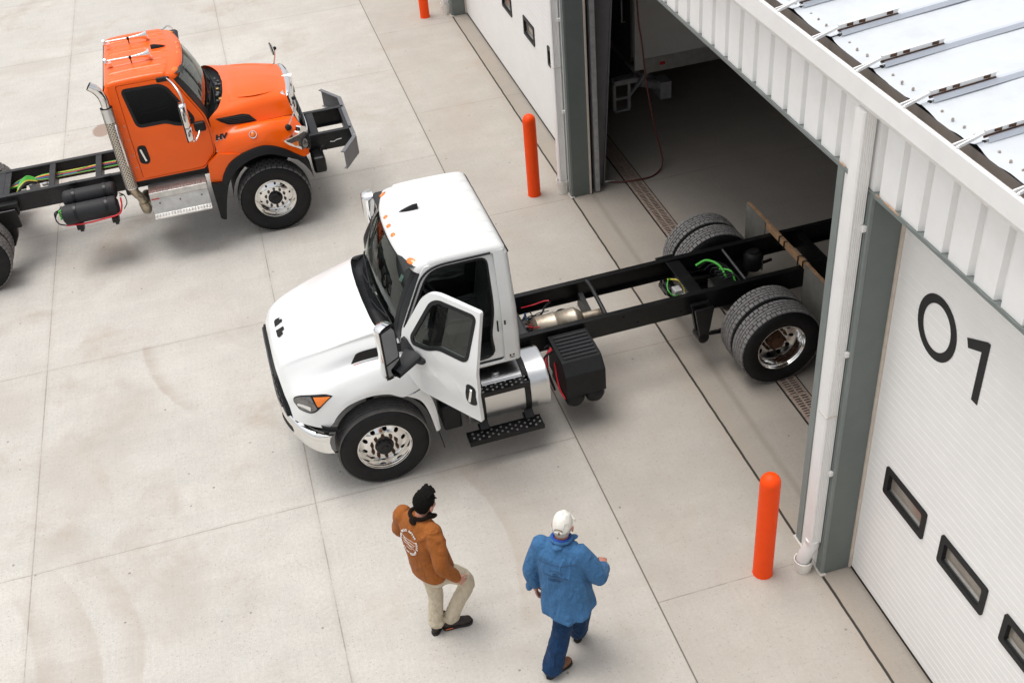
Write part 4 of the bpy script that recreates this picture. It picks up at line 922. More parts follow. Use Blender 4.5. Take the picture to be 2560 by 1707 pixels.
for v in vv:
    a = abs(v) / 1.18; zt = 0.955 - 0.035 * a ** 2; zb = 0.66 + 0.015 * a ** 2; u = bump_u(v)
    rows.append([(u - 0.09 * (1 - a * 0.3), v * 0.985, zt + 0.004), (u - 0.03, v, zt), (u - 0.004, v, zt - 0.02), (u + 0.012, v, lerp(zt, zb, 0.35)), (u + 0.008, v, lerp(zt, zb, 0.7)), (u - 0.02, v, zb), (u - 0.08, v * 0.98, zb - 0.01)])
mb = MB(); mb.grid(rows); mb.build('bumper', M['chrome'], wt, smooth=40)
mb = MB(); mb.grid([[(bump_u(v) - 0.10, v * 0.98, z) for v in vv] for z in (0.95, 1.012)]); mb.grid([[(bump_u(v) - q, v * 0.985, 0.952) for v in vv] for q in (0.06, 0.16)]); mb.build('bumper_gap', M['frame_rubber'], wt, smooth=40)
for s in (1, -1):
    mb = MB(); rows = [[(bump_u(s * v) + 0.016 - (0.0 if j in (1,) else 0.003), s * v, z) for j, z in enumerate((0.76, 0.80, 0.845 + 0.03 * (0.78 - v)))] for v in [0.50 + 0.04 * k for k in range(8)]]
    mb.grid(rows); mb.build('fog_slot', M['drain_hole'], wt, smooth=60)
def w_cowl(t): return (-0.115 - 0.015 * (abs(t) * 2.2) ** 2 * 0.95 - 0.02 * abs(t) ** 6, 0.745 * t, 1.93 - 0.10 * t * t)
ws_w, Qw, door_l, door_r = cab(wt, W_, 0.0, 0.0, M['chrome'], True, M['glass'], w_cowl, M['glass'], M['white_roof'])
fin_antenna(wt, (-0.735, -0.185, 2.613))
on_lbl = MB(); on_lbl.grid([[(-1.60 + 0.0 * k, 1.0205, z) for z in (1.245, 1.30)] for k in range(2)])
mb = MB(); mb.box((-1.585, 1.0172, 1.235), (-1.515, 1.0215, 1.295)); lab = mb.build('info_label', mat('label_grey', (0.62, 0.60, 0.57), 0.5), wt)
mb = MB(); mb.box((-1.578, 1.0214, 1.27), (-1.558, 1.0225, 1.287)); mb.box((-1.54, 1.0214, 1.262), (-1.523, 1.0225, 1.287)); mb.box((-1.575, 1.0214, 1.243), (-1.53, 1.0225, 1.252)); mb.build('label_print', M['frame_rubber'], lab)
mb = MB(); mb.box((-1.515, 0.985, 1.70), (-1.495, 1.0225, 1.755)); mb.box((-1.44, 0.975, 1.60), (-1.425, 0.985, 1.74)); mb.build('door_latch', M['frame_rubber'], wt)
mb = MB(); a = ws_w(0.80, 0.80); mb.grid([[ws_w(t, q) - Vector((0.006, 0, 0.004)) for t in (0.77, 0.83)] for q in (0.70, 0.80)]); mb.build('windshield_sticker', mat('sticker', (0.55, 0.70, 0.66), 0.5), wt)
# mirrors ride on the doors
def w_mirror(d_, s):
    hx, hv = -0.40, 0.985
    def L(u, v, z): return Vector((u - hx, s * (v - hv), z))
    mb = MB(); foot = rpoly([(-0.75, 1.66), (-0.60, 1.62), (-0.43, 1.70), (-0.455, 1.90), (-0.52, 1.88), (-0.62, 1.76), (-0.76, 1.72)], 0.03)
    mb.prism(foot, lambda u, z, t: L(u, vmap(z) + t, z), 0.0, 0.03)
    rows = []
    for k in range(7):
        t = k / 6; c = L(lerp(-0.60, -0.63, t), lerp(1.04, 1.32, t), lerp(1.735, 1.67, t)); hw, hh = lerp(0.115, 0.055, t), lerp(0.055, 0.04, t)
        rows.append([c + Vector((a * hw, 0, b_ * hh)) for a, b_ in ((-1, -0.4), (-0.6, -1), (0.6, -1), (1, -0.4), (1, 0.5), (0.6, 1), (-0.6, 1), (-1, 0.5))])
    mb.grid(rows, cv=True); mb.build('mirror_arm', M['grey_plastic'], d_, bevel=0.008, smooth=40)
    zb, zt = 1.66, 2.255; vc = 1.335; hw = 0.105; ub = -0.60
    def sect(k, z):
        sc_ = 1 - 0.10 * k
        return [L(ub + 0.05 + (0.08 * math.sqrt(max(0, 1 - x * x)) * sc_), vc + hw * x * sc_, z) for x in [i / 6 - 1 for i in range(13)]]
    mb = MB(); zs = [(9.6, zb - 0.03), (3.0, zb - 0.02), (0.5, zb), (0, zb + 0.03), (0, zt - 0.03), (0.5, zt), (3.0, zt + 0.02), (9.6, zt + 0.03)]
    rows = []
    for k, z in zs:
        r_ = sect(k, z); rows.append([L(ub - 0.01, vc - hw * (1 - 0.1 * k), z)] + r_ + [L(ub - 0.01, vc + hw * (1 - 0.1 * k), z)])
    mb.grid(rows); mh = mb.build('mirror_head', M['chrome'], d_, smooth=45)
    mb = MB(); mb.box(tuple(min(p, q) for p, q in zip(L(ub - 0.012, vc - hw, zb - 0.01), L(ub - 0.002, vc + hw, zt + 0.005))), tuple(max(p, q) for p, q in zip(L(ub - 0.012, vc - hw, zb - 0.01), L(ub - 0.002, vc + hw, zt + 0.005)))); mb.build('mirror_back', M['frame_rubber'], d_, bevel=0.003)
    for z0, z1 in ((zb + 0.02, zb + 0.17), (zb + 0.19, zt - 0.02)):
        mb = MB(); p, q = L(ub - 0.016, vc - hw + 0.02, z0), L(ub - 0.013, vc + hw - 0.02, z1); mb.box(tuple(min(a, b_) for a, b_ in zip(p, q)), tuple(max(a, b_) for a, b_ in zip(p, q))); mb.build('mirror_glass', M['mirror_glass'], d_)
w_mirror(door_l, 1); w_mirror(door_r, -1)
# running gear
for s in (1, -1):
    steer_wheel(wt, Vector((0, s * 0.985, 0.512)), s, 0.52, 0.29, 'steer', M['tread_new'], M['rust'], M['frame_black'], 0.027)
    dual_wheel(wt, (-4.755, 0, 0.512), s, 0.52)
    frame_rail(wt, s * 0.43, -7.3, 0.80, 1.0, 0.27, M['frame_black'])
F = M['frame_black']
mb = MB(); mb.tube([(-4.755, -0.7, 0.51), (-4.755, 0.7, 0.51)], 0.085, 14); mb.ell((-4.72, 0, 0.53), (0.26, 0.2, 0.24)); mb.tube([(-4.5, 0, 0.55), (-3.0, 0.05, 0.68)], 0.055, 12); mb.build('rear_axle', F, wt, smooth=50)
mb = MB(); mb.tube([(0, -0.85, 0.5), (0, 0.85, 0.5)], 0.07, 10); mb.build('front_axle', F, wt, smooth=50)
for s in (1, -1):
    mb = MB(); mb.prism([(-3.90, 0.90), (-4.14, 0.90), (-4.10, 0.62), (-4.06, 0.44), (-3.98, 0.44)], lambda x, z, t: (x, s * t, z), 0.44, 0.50); mb.prism([(-3.90, 0.90), (-4.14, 0.90), (-4.10, 0.62), (-4.06, 0.44), (-3.98, 0.44)], lambda x, z, t: (x, s * t, z), 0.58, 0.62); mb.lathe([(0.07, -0.09), (0.07, 0.09), (0.001, 0.09)], axis_m((-4.02, s * 0.53, 0.47), 1), 16); mb.build('spring_hanger', F, wt, bevel=0.006)
    mb = MB()
    for k in range(4): mb.tube(bez([(-4.02 - 0.12 * k, s * 0.54, 0.47 + 0.0 * k), (-4.4, s * 0.54, 0.43 + 0.022 * k), (-4.75, s * 0.54, 0.41 + 0.025 * k), (-5.15, s * 0.54, 0.45 + 0.022 * k), (-5.5 + 0.12 * k, s * 0.54, 0.50)], 14), 0.022, 6)
    mb.build('leaf_spring', F, wt, smooth=50)
    mb = MB(); mb.lathe([(0.001, 0), (0.10, 0.005), (0.12, 0.05), (0.115, 0.12), (0.125, 0.19), (0.10, 0.24), (0.07, 0.25), (0.07, 0.27), (0.001, 0.27)], Matrix.Translation((-5.10, s * 0.30, 0.62)), 22); mb.build('air_spring', M['rubber'], wt, smooth=50)
mb = MB(); mb.bar((-4.03, -0.42, 0.965), (-4.03, 0.42, 0.965), 0.16, 0.03); mb.bar((-3.94, -0.42, 0.985), (-3.94, 0.42, 0.985), 0.015, 0.015); mb.bar((-4.03, -0.42, 0.82), (-4.03, 0.42, 0.82), 0.02, 0.26)
for u in (-0.2, -1.75, -5.75, -6.9): mb.bar((u, -0.42, 0.86), (u, 0.42, 0.86), 0.10, 0.2)
mb.build('crossmember', F, wt, bevel=0.004)
mb = MB(); mb.tube(bez([(-2.90, -0.36, 0.99), (-2.90, -0.2, 1.0), (-2.90, 0.1, 0.96), (-2.92, 0.30, 0.86), (-2.93, 0.36, 0.78)], 16), 0.028, 8); mb.bar((-2.80, -0.36, 0.76), (-2.80, 0.0, 0.70), 0.06, 0.2); mb.build('brace', M['frame_grey'], wt, smooth=50)
mb = MB(); mb.cyl((-4.70, -0.36, 0.97), (-4.70, 0.40, 0.93), 0.016, 10); mb.build('torque_rod', M['dark_steel'], wt, smooth=40)
mb = MB()
mb.lathe([(0.05, -0.32), (0.11, -0.30), (0.145, -0.26), (0.145, -0.05), (0.15, -0.04), (0.15, -0.02), (0.145, -0.01), (0.145, 0.20), (0.15, 0.21), (0.15, 0.23), (0.145, 0.24), (0.10, 0.30), (0.055, 0.33), (0.055, 0.62)], Matrix.Translation((-2.36, 0.06, 0.79)) @ Matrix.Rotation(rad(-90), 4, 'Y'), 26)
mb.build('exhaust_canister', mat('hot_metal', (0.46, 0.40, 0.32), 0.45, 0.7, var=0.25, vscale=8, dirt=(0.16, 0.07, 0.03), dscale=7, damt=0.8), wt, smooth=35)
rnd = random.Random(3)
for k in range(46):
    u = rnd.uniform(-2.2, -1.68); v = rnd.uniform(-0.3, 0.34); z = rnd.uniform(0.66, 0.93)
    p = [Vector((u, v, z))]; 
    for q in range(3): p.append(p[-1] + Vector((rnd.uniform(-0.16, 0.10), rnd.uniform(-0.13, 0.13), rnd.uniform(-0.07, 0.07))))
    cable(wt, p, rnd.choice([0.006, 0.008, 0.012]), rnd.choice([M['frame_rubber'], M['frame_rubber'], M['frame_rubber'], M['frame_rubber'], M['blue_hose'], M['rust'], M['dark_steel'], M['steel'], M['red_hose']]), 'wire', 14)
mb = MB(); mb.cbox((-1.75, 0.0, 0.76), (0.45, 0.5, 0.22)); mb.cbox((-1.98, 0.22, 0.70), (0.16, 0.14, 0.14)); mb.cbox((-2.0, -0.12, 0.72), (0.14, 0.2, 0.12)); mb.build('gearbox', M['dark_steel'], wt, bevel=0.03)
cable(wt, [(-2.15, 0.10, 0.86), (-2.3, 0.05, 0.89), (-2.45, -0.02, 0.92), (-2.62, 0.06, 0.84), (-2.66, 0.16, 0.80)], 0.011, M['frame_rubber'])
for k in range(7): cable(wt, [(-4.3 - 0.05 * k, -0.2 + 0.07 * k, 0.9), (-4.45, -0.15 + 0.05 * k, 1.0 - 0.02 * k), (-4.62, 0.02 + 0.03 * k, 0.95), (-4.66, 0.12 + 0.05 * k, 0.80)], 0.007, M['frame_rubber'])
cable(wt, [(-4.28, -0.22, 0.93), (-4.40, -0.18, 1.0), (-4.50, -0.05, 0.99), (-4.53, 0.08, 0.92), (-4.52, 0.2, 0.84)], 0.016, M['green_hose']); cable(wt, [(-4.50, -0.02, 0.95), (-4.60, 0.10, 0.96), (-4.61, 0.22, 0.86)], 0.013, M['green_hose'])
cable(wt, [(-3.95, -0.12, 0.88), (-3.84, -0.05, 0.95), (-3.78, 0.08, 0.9), (-3.84, 0.16, 0.84), (-3.95, 0.1, 0.84)], 0.007, M['green_hose']); cable(wt, [(-3.85, -0.10, 0.92), (-3.95, 0.0, 0.94), (-3.98, 0.10, 0.88), (-3.96, 0.2, 0.78)], 0.009, M['yellow_hose'])
mb = MB(); mb.cbox((-3.90, 0.08, 0.84), (0.10, 0.12, 0.10)); mb.cbox((-3.97, 0.14, 0.80), (0.08, 0.1, 0.09)); mb.build('brake_valve', M['steel'], wt, bevel=0.01)
mb = MB(); mb.cbox((-4.45, 0.16, 0.85), (0.28, 0.2, 0.12)); mb.lathe([(0.07, -0.08), (0.07, 0.08), (0.001, 0.085)], axis_m((-3.86, -0.05, 0.80), 1), 16); mb.build('valve_block', F, wt, bevel=0.01)
# fuel tank, steps
tk = empty('fuel_tank'); tk.parent = wt
def tank_sec(u, k=1.0): return [(u, 0.78 + 0.325 * k * math.copysign(abs(math.cos(a)) ** 0.80, math.cos(a)), 0.70 + 0.315 * k * math.copysign(abs(math.sin(a)) ** 0.80, math.sin(a))) for a in [2*math.pi*i/44 for i in range(44)]]
mb = MB(); mb.grid([tank_sec(u, k) for u, k in ((-0.985, 0.02), (-0.955, 0.6), (-0.965, 0.93), (-0.972, 1.0), (-0.99, 1.012), (-1.0, 1.0), (-1.90, 1.0), (-1.91, 1.012), (-1.93, 1.0), (-1.937, 0.93), (-1.947, 0.6), (-1.93, 0.02))], cv=True); mb.build('tank_shell', M['alu'], tk, smooth=35)
for u in (-1.14, -1.67):
    mb = MB(); mb.grid([tank_sec(u - 0.035, 1.02), tank_sec(u + 0.035, 1.02)], cv=True); mb.build('tank_strap', F, tk, smooth=60)
mb = MB(); mb.lathe([(0.05, 0), (0.05, 0.03), (0.045, 0.035), (0.045, 0.06), (0.03, 0.066), (0.001, 0.066)], Matrix.Translation((-1.36, 0.93, 0.985)) @ Matrix.Rotation(rad(-14), 4, 'X'), 10); mb.build('filler_cap', M['alu'], tk, smooth=30)
mb = MB(); mb.box((-1.85, 0.915, 1.0035), (-1.77, 0.985, 1.0055)); 
def step(u0, u1, v0, v1, z):
    mb = MB(); mb.box((u0, v0, z - 0.045), (u1, v1, z)); mb.box((u0, v1, z - 0.05), (u1, v1 + 0.012, z + 0.012)); mb.box((u0, v0 - 0.012, z - 0.05), (u1, v0, z + 0.012)); mb.mi(1)
    n = int((u1 - u0) / 0.055)
    for i in range(n):
        for j in range(4):
            if (i + j) % 2 == 0:
                c = Vector((u0 + 0.035 + i * 0.055, v0 + 0.025 + j * (v1 - v0 - 0.05) / 3, z)); mb.lathe([(0.013, -0.002), (0.012, 0.005), (0.007, 0.005), (0.006, -0.001)], Matrix.Translation(c), 8)
    return mb.build('step', [F, M['steel']], wt)
step(-1.69, -1.02, 1.01, 1.15, 0.945); step(-1.79, -0.92, 1.085, 1.245, 0.37)
mb = MB()
for u in (-1.14, -1.67): mb.bar((u, 0.98, 0.36), (u, 1.11, 0.36), 0.12, 0.05); mb.bar((u, 1.02, 0.46), (u, 1.10, 0.385), 0.10, 0.02); mb.bar((u, 1.02, 0.93), (u, 1.12, 0.93), 0.06, 0.03)
mb.build('step_bracket', F, wt)
dt = boxp(wt, 'fluid_tank', M['black_plastic'], (-0.90, 0.72, 0.47), (-0.69, 1.06, 0.80), 0.025); mb = MB(); mb.lathe([(0.045, 0), (0.045, 0.03), (0.001, 0.035)], Matrix.Translation((-0.79, 0.93, 0.80)), 16); mb.build('blue_cap', M['blue_cap'], dt); boxp(wt, 'tank_cover', M['black_plastic'], (-0.905, 0.74, 0.74), (-0.685, 0.90, 0.96), 0.02)
# battery box with ribbed lid, air tanks under it
mb = MB(); mb.prism([(0.45, 0.50), (1.085, 0.50), (1.085, 0.80), (0.95, 0.925), (0.45, 0.945)], lambda v, z, t: (t, v, z), -2.60, -2.12)
bb = mb.build('battery_box', M['black_plastic'], wt, bevel=0.012)
mb = MB()
for k in range(7):
    v = 0.50 + k * 0.063; z = 0.945 - (v - 0.45) * 0.04; mb.box((-2.565, v, z - 0.01), (-2.165, v + 0.04, z + 0.014))
mb.build('lid_rib', M['grey_plastic'], bb, bevel=0.005)
for u in (-2.24, -2.48):
    mb = MB(); mb.lathe([(0.001, 0), (0.08, 0.01), (0.115, 0.05), (0.115, 0.55), (0.08, 0.59), (0.001, 0.60)], axis_m((u, 0.48, 0.43), 1), 24); mb.build('air_tank', M['black_plastic'], wt, smooth=45)
for k in range(4): cable(wt, [(-2.10, 0.62 + 0.03 * k, 0.93), (-2.02 + 0.01 * k, 0.72, 0.85), (-2.0, 0.83 + 0.02 * k, 0.70), (-2.04, 0.9, 0.52)], 0.013, M['red_hose'] if k in (1, 2) else M['frame_rubber'])
cable(wt, [(-2.11, 0.7, 0.75), (-2.09, 0.9, 0.55), (-2.12, 1.02, 0.45)], 0.01, M['red_hose'])
# a timber lashed across the frame with two hanging boards (its own thing)
tb = empty('timber_board', (5.89, 10.49, 1.0), rad(1), 'long wooden batten lashed across the black truck frame with hanging grey boards', 'timber')
mb = MB(); mb.box((-0.022, -1.04, 0.03), (0.022, 1.03, 0.12)); wd = mb.build('batten', mat('pine', (0.40, 0.235, 0.125), 0.75, var=0.3, vscale=9, bump=0.2, bscale=40), tb, bevel=0.003)
for v0, v1 in ((-1.02, -0.52), (0.50, 1.02)):
    mb = MB(); mb.box((-0.034, v0, -0.62), (-0.022, v1, 0.115)); mb.build('hanging_board', mat('board_grey', (0.17, 0.165, 0.14), 0.7, var=0.2, vscale=5) if 'board_grey' not in bpy.data.materials else bpy.data.materials['board_grey'], tb)
for v in (0.0, 0.13, -0.35, -0.47):
    mb = MB(); mb.tube([(-0.032, v, 0.0), (-0.032, v, 0.128), (0.032, v - 0.01, 0.128), (0.032, v - 0.01, -0.02)], 0.008, 6); mb.build('lashing', M['frame_rubber'], tb)
# ------------------------------------------------------------------ orange truck parked behind
ot = empty('orange_truck', (-0.018, 16.33, 0), rad(0.3), 'orange cab and chassis truck with chrome air horns and an upright exhaust stack', 'truck')
O_ = M['orange_paint']; F2 = M['frame_grey']
orl = [   # bonnet top and upper flank
 [(0, -0.37, 0, 2.02), (0.08, -0.30, 0, 2.022), (0.16, -0.22, 0, 2.035), (0.5, 0.12, 0, 2.02), (0.8, 0.38, 0, 1.96), (1, 0.535, 0, 1.915)],
 [(0, -0.40, 0.40, 2.0), (0.08, -0.315, 0.38, 2.005), (0.16, -0.235, 0.38, 2.025), (0.5, 0.12, 0.34, 2.005), (0.8, 0.38, 0.31, 1.945), (1, 0.525, 0.29, 1.915)],
 [(0, -0.49, 0.74, 1.965), (0.08, -0.37, 0.68, 1.965), (0.16, -0.27, 0.65, 1.985), (0.5, 0.10, 0.60, 1.965), (0.8, 0.36, 0.55, 1.925), (1, 0.50, 0.52, 1.90)],
 [(0, -0.585, 0.90, 1.945), (0.16, -0.28, 0.80, 1.925), (0.5, 0.10, 0.71, 1.90), (0.8, 0.36, 0.655, 1.87), (1, 0.495, 0.615, 1.855)],
 [(0, -0.66, 0.965, 1.90), (0.16, -0.28, 0.87, 1.83), (0.5, 0.10, 0.775, 1.79), (0.8, 0.38, 0.715, 1.75), (1, 0.515, 0.68, 1.74)],
 [(0, -0.672, 1.0, 1.80), (0.16, -0.28, 0.905, 1.72), (0.5, 0.11, 0.83, 1.67), (0.8, 0.40, 0.765, 1.645), (1, 0.535, 0.72, 1.62)],
]
ts = [i / 50 for i in range(51)]
oh, = rails_loft('hood', O_, ot, orl, ts, 6, True, 60)
fl = [    # wing: from the seam with the bonnet over the crest to the edge above the flare
 [(0, -0.672, 1.0, 1.80), (0.16, -0.30, 0.905, 1.722), (0.5, 0.11, 0.835, 1.668), (0.8, 0.40, 0.77, 1.64), (1, 0.535, 0.725, 1.60)],
 [(0, -0.670, 1.012, 1.68), (0.16, -0.33, 0.955, 1.70), (0.5, 0.10, 0.90, 1.695), (0.8, 0.40, 0.84, 1.635), (1, 0.57, 0.78, 1.53)],
 [(0, -0.668, 1.03, 1.58), (0.16, -0.35, 1.03, 1.665), (0.5, 0.09, 1.0, 1.705), (0.8, 0.40, 0.93, 1.61), (1, 0.61, 0.83, 1.46)],
 [(0, -0.664, 1.06, 1.51), (0.16, -0.36, 1.10, 1.585), (0.5, 0.08, 1.095, 1.64), (0.8, 0.41, 1.02, 1.53), (1, 0.635, 0.89, 1.38)],
 [(0, -0.66, 1.085, 1.46), (0.16, -0.35, 1.14, 1.47), (0.35, -0.10, 1.155, 1.525), (0.5, 0.07, 1.15, 1.525), (0.8, 0.42, 1.08, 1.39), (1, 0.645, 0.95, 1.28)],
 [(0, -0.655, 1.10, 1.435), (0.16, -0.345, 1.15, 1.372), (0.35, -0.09, 1.165, 1.44), (0.5, 0.08, 1.162, 1.425), (0.65, 0.26, 1.15, 1.34), (0.8, 0.43, 1.125, 1.20), (0.9, 0.54, 1.10, 1.11), (1, 0.625, 1.01, 1.09)],
]
wings = rails_loft('wing', O_, ot, fl, ts, 6, False, 60)
for si, s in enumerate((-1, 1)): pass
def oskin(t, f, rl):
    def p(t, f): return Vector(cr([(i,) + tuple(cr(r, t)) for i, r in enumerate(rl)], f))
    a = p(t, f); n = (p(t + 0.004, f) - p(t - 0.004, f)).cross(p(t, f + 0.03) - p(t, f - 0.03)).normalized()
    return (a, -n if n.y < 0 else n)
def on_o(name, poly, lift, m, parent, s, rl, thick=0.0):
    mb = MB(); xs = [p[0] for p in poly]; ys = [p[1] for p in poly]
    def fn(t, f, d):
        a, n = oskin(t, f, rl); q = a + n * (lift - d); return (q.x, s * q.y, q.z)
    panel(mb, poly, [], fn, [lerp(min(xs), max(xs), i / 8) for i in range(1, 8)], [lerp(min(ys), max(ys), i / 6) for i in range(1, 6)], thick=thick or None); return mb.build(name, m, parent, smooth=40)
for s in (1, -1):
    wing = wings[0] if s == 1 else wings[1]
    # raised panel crease on the bonnet, side vent with louvres, strip, badge, lamps
    vent = rpoly([(0.035, 4.02), (0.12, 3.88), (0.22, 3.84), (0.30, 4.05), (0.385, 4.92), (0.25, 4.99), (0.10, 4.96), (0.06, 4.5)], [0.01, 0.05, 0.05, 0.05, 0.01, 0.05, 0.05, 0.1])
    on_o('side_vent', vent, 0.004, M['drain_hole'], oh, s, orl)
    mb = MB()
    for k in range(4):
        f = 4.12 + 0.2 * k; pts = []
        for i in range(9):
            t = lerp(0.06 + 0.015 * k, 0.295 + 0.022 * k, i / 8); a, n = oskin(t, f, orl); q = a + n * 0.010; pts.append((q.x, s * q.y, q.z))
        mb.tube(pts, 0.008, 6)
    mb.build('louvre', M['grey_plastic'], oh, smooth=60)
    on_o('vent_strip', [(0.20, 0.30), (0.42, 0.16), (0.42, 0.30), (0.20, 0.46)], 0.006, M['orange_paint'], wing, s, fl, 0.01)
    mb = MB(); a, n = oskin(0.345, 3.15, fl); mb.ell((0, 0, 0), (0.042, 0.034, 0.022)); mt = Matrix.Translation((a.x, s * a.y, a.z)) @ Vector((n.x, s * n.y, n.z)).to_track_quat('Z', 'X').to_matrix().to_4x4(); o_ = mb.build('side_marker', M['amber'], wing, smooth=60, M=mt)
    mb = MB(); mb.lathe([(0.048, -0.004), (0.058, 0.004), (0.056, 0.010), (0.046, 0.008)], mt, 22); mb.build('marker_bezel', M['chrome'], wing, smooth=50)
    # headlamp at the front corner: chrome eye shape with a dark lens, amber insert and round projector
    def hv(u): return 1.165 - max(0, (u - 0.29) / 0.40) ** 2 * 0.27
    def hp(u, z, d, k=0.0):
        g = 2 * max(0, (u - 0.29)) / 0.16 * 0.27; n = Vector((g, 1)).normalized(); return (u + n.x * (k - d), s * (hv(u) + n.y * (k - d)), z)
    cu_ = [0.30 + 0.04 * k for k in range(10)]
    HO = [(0.286, 1.453), (0.452, 1.471), (0.551, 1.48), (0.585, 1.561), (0.65, 1.507), (0.685, 1.38), (0.688, 1.223), (0.65, 1.122), (0.562, 1.17), (0.464, 1.279), (0.366, 1.359)]; HD = [(0.314, 1.446), (0.458, 1.453), (0.533, 1.448), (0.625, 1.45), (0.673, 1.325), (0.682, 1.228), (0.642, 1.15), (0.57, 1.205), (0.463, 1.324)]; HA = [(0.393, 1.388), (0.491, 1.375), (0.491, 1.303), (0.441, 1.32)]
    mb = MB(); panel(mb, rpoly(HO, 0.03), [], lambda u, z, dd: hp(u, z, dd, 0.004), cu_, [], thick=0.09); mb.build('headlight_bezel', M['chrome'], wing, smooth=35)
    mb = MB(); panel(mb, rpoly(HD, 0.03), [], lambda u, z, dd: hp(u, z, dd, 0.012), cu_, [], thick=0.02); mb.build('headlight', M['lens_dark'], wing, smooth=35)
    mb = MB(); panel(mb, HA, [], lambda u, z, dd: hp(u, z, dd, 0.018), [], [], thick=0.01); mb.build('turn_signal', M['amber'], wing)
    c = Vector(hp(0.585, 1.275, 0.0, -0.012)); mb = MB(); mb.ell(c, (0.062, 0.055, 0.085)); mb.build('projector', M['lamp_grey'], wing, smooth=60)
    # wing rear lower piece
    low = rpoly([(-0.655, 1.432), (-0.83, 1.275), (-0.855, 1.0), (-0.70, 0.99), (-0.60, 1.18), (-0.345, 1.37), (-0.42, 1.40)], [0, 0.03, 0.01, 0, 0, 0, 0])
    mb = MB(); panel(mb, low, [], lambda u, z, d: (u, s * (1.10 + 0.06 * clamp((u + 0.83) / 0.3) - 0.0 - d), z), [-0.75, -0.6, -0.5], [], thick=0.06); mb.build('wing_tail', O_, ot, smooth=30)
    # flare: outer edge on the wing, rolled over and in
    oa = bez([(-0.70, 1.16, 0.985), (-0.655, 1.16, 1.10), (-0.53, 1.16, 1.27), (-0.345, 1.162, 1.375), (-0.09, 1.168, 1.442), (0.08, 1.166, 1.427), (0.27, 1.152, 1.335), (0.44, 1.127, 1.19), (0.545, 1.10, 1.105)], 36)
    ia = bez([(-0.615, 1.16, 0.95), (-0.555, 1.16, 1.05), (-0.42, 1.16, 1.185), (-0.245, 1.16, 1.275), (-0.07, 1.16, 1.315), (0.095, 1.16, 1.302), (0.26, 1.15, 1.225), (0.405, 1.13, 1.135), (0.525, 1.10, 1.09)], 36)
    rows = [[(a.x, s * (a.y - 0.01), a.z), (a.x, s * (a.y + 0.022), a.z - 0.004), (lerp(a.x, b_.x, 0.5), s * (a.y + 0.05), lerp(a.z, b_.z, 0.5)), (b_.x, s * (b_.y + 0.055), b_.z), (b_.x - 0.004, s * (b_.y + 0.03), b_.z - 0.012), (b_.x, s * 1.0, b_.z + 0.01)] for a, b_ in zip(oa, ia)]
    mb = MB(); mb.grid(rows); mb.build('wing_flare', M['black_plastic'], ot, smooth=45)
    mb = MB(); panel(mb, rpoly([(-0.855, 0.995), (-0.845, 0.40), (-0.77, 0.365), (-0.70, 0.68), (-0.61, 0.955), (-0.70, 0.995)], [0.01, 0.02, 0.02, 0.1, 0.02, 0.02]), [], lambda u, z, d: (u, s * (1.175 - d - 0.05 * (1 - z)), z), [], [0.5, 0.7, 0.85], thick=0.12); mb.build('wing_flap', M['black_plastic'], ot, smooth=30)
    mb = MB(); mb.grid([[(0.02 - 0.615 * math.cos(a), s * v, 0.60 + 0.65 * math.sin(a)) for v in (0.5, 1.10)] for a in [math.pi * k / 16 for k in range(17)]]); mb.build('wheel_well', M['drain_hole'], ot, smooth=60)
    # bonnet mirrors on stalks
    foot = Vector((0.405, s * 1.0, 1.565)); top = Vector((0.57, s * 0.93, 1.96)); bend = Vector((0.575, s * 0.97, 1.84))
    if s == 1: foot, bend, top = Vector((0.42, 0.98, 1.60)), Vector((0.50, 1.0, 1.84)), Vector((0.525, 1.0, 1.97))
    mb = MB(); mb.tube(bez([foot, foot.lerp(bend, 0.6), bend, top], 12), 0.011, 8); sm = mb.build('hood_mirror_stalk', M['chrome'], ot, smooth=60)
    mb = MB(); mb.lathe([(0.055, -0.01), (0.045, 0.02), (0.02, 0.045), (0.001, 0.05)], Matrix.Translation(foot) @ Matrix.Rotation(rad(-s * 25), 4, 'X'), 16); mb.ell(top, (0.028, 0.028, 0.028), 8); mb.build('stalk_foot', M['frame_rubber'], sm, smooth=50)
    mb = MB(); T = Matrix.Translation(top + Vector((-0.05, 0, 0.0))) @ Matrix.Rotation(rad(-90 - 6), 4, 'Y') @ Matrix.Rotation(rad(s * 8), 4, 'X'); mb.lathe([(0.001, -0.035), (0.05, -0.028), (0.09, -0.008), (0.098, 0.004)], T, 26); mb.build('hood_mirror', M['chrome'], sm, smooth=50)
    mb = MB(); mb.lathe([(0.10, -0.004), (0.101, 0.010), (0.092, 0.012)], T, 26); mb.build('mirror_rim', M['frame_rubber'], sm, smooth=50); mb = MB(); mb.lathe([(0.092, 0.010), (0.05, 0.018), (0.001, 0.021)], T, 26); mb.build('mirror_glass', M['mirror_glass'], sm, smooth=50)
# letters on the flank
aL, nL = oskin(0.13, 1.35, fl); 
for s in (-1,):
    a, n = oskin(0.050, 1.75, fl); P0 = Vector((a.x + 0.005, s * a.y, a.z)); nn = Vector((n.x, s * n.y, n.z)); xa = Vector((1, 0.0, 0.05)); xa = (xa - nn * xa.dot(nn)).normalized(); ya = nn.cross(xa)
    T = Matrix((( xa.x, ya.x, nn.x, P0.x + nn.x * 0.012), (xa.y, ya.y, nn.y, P0.y + nn.y * 0.012), (xa.z, ya.z, nn.z, P0.z + nn.z * 0.012), (0, 0, 0, 1)))
    text_mesh(wings[1], 'HV', 'badge_letters', M['frame_rubber'], 0.095, T, 0.005, 0.006, 0.25, 1.25)
    T2 = T @ Matrix.Translation((-0.004, -0.009, -0.006)); text_mesh(wings[1], 'HV', 'badge_edge', M['chrome'], 0.095, T2, 0.003, 0.004, 0.25, 1.25)
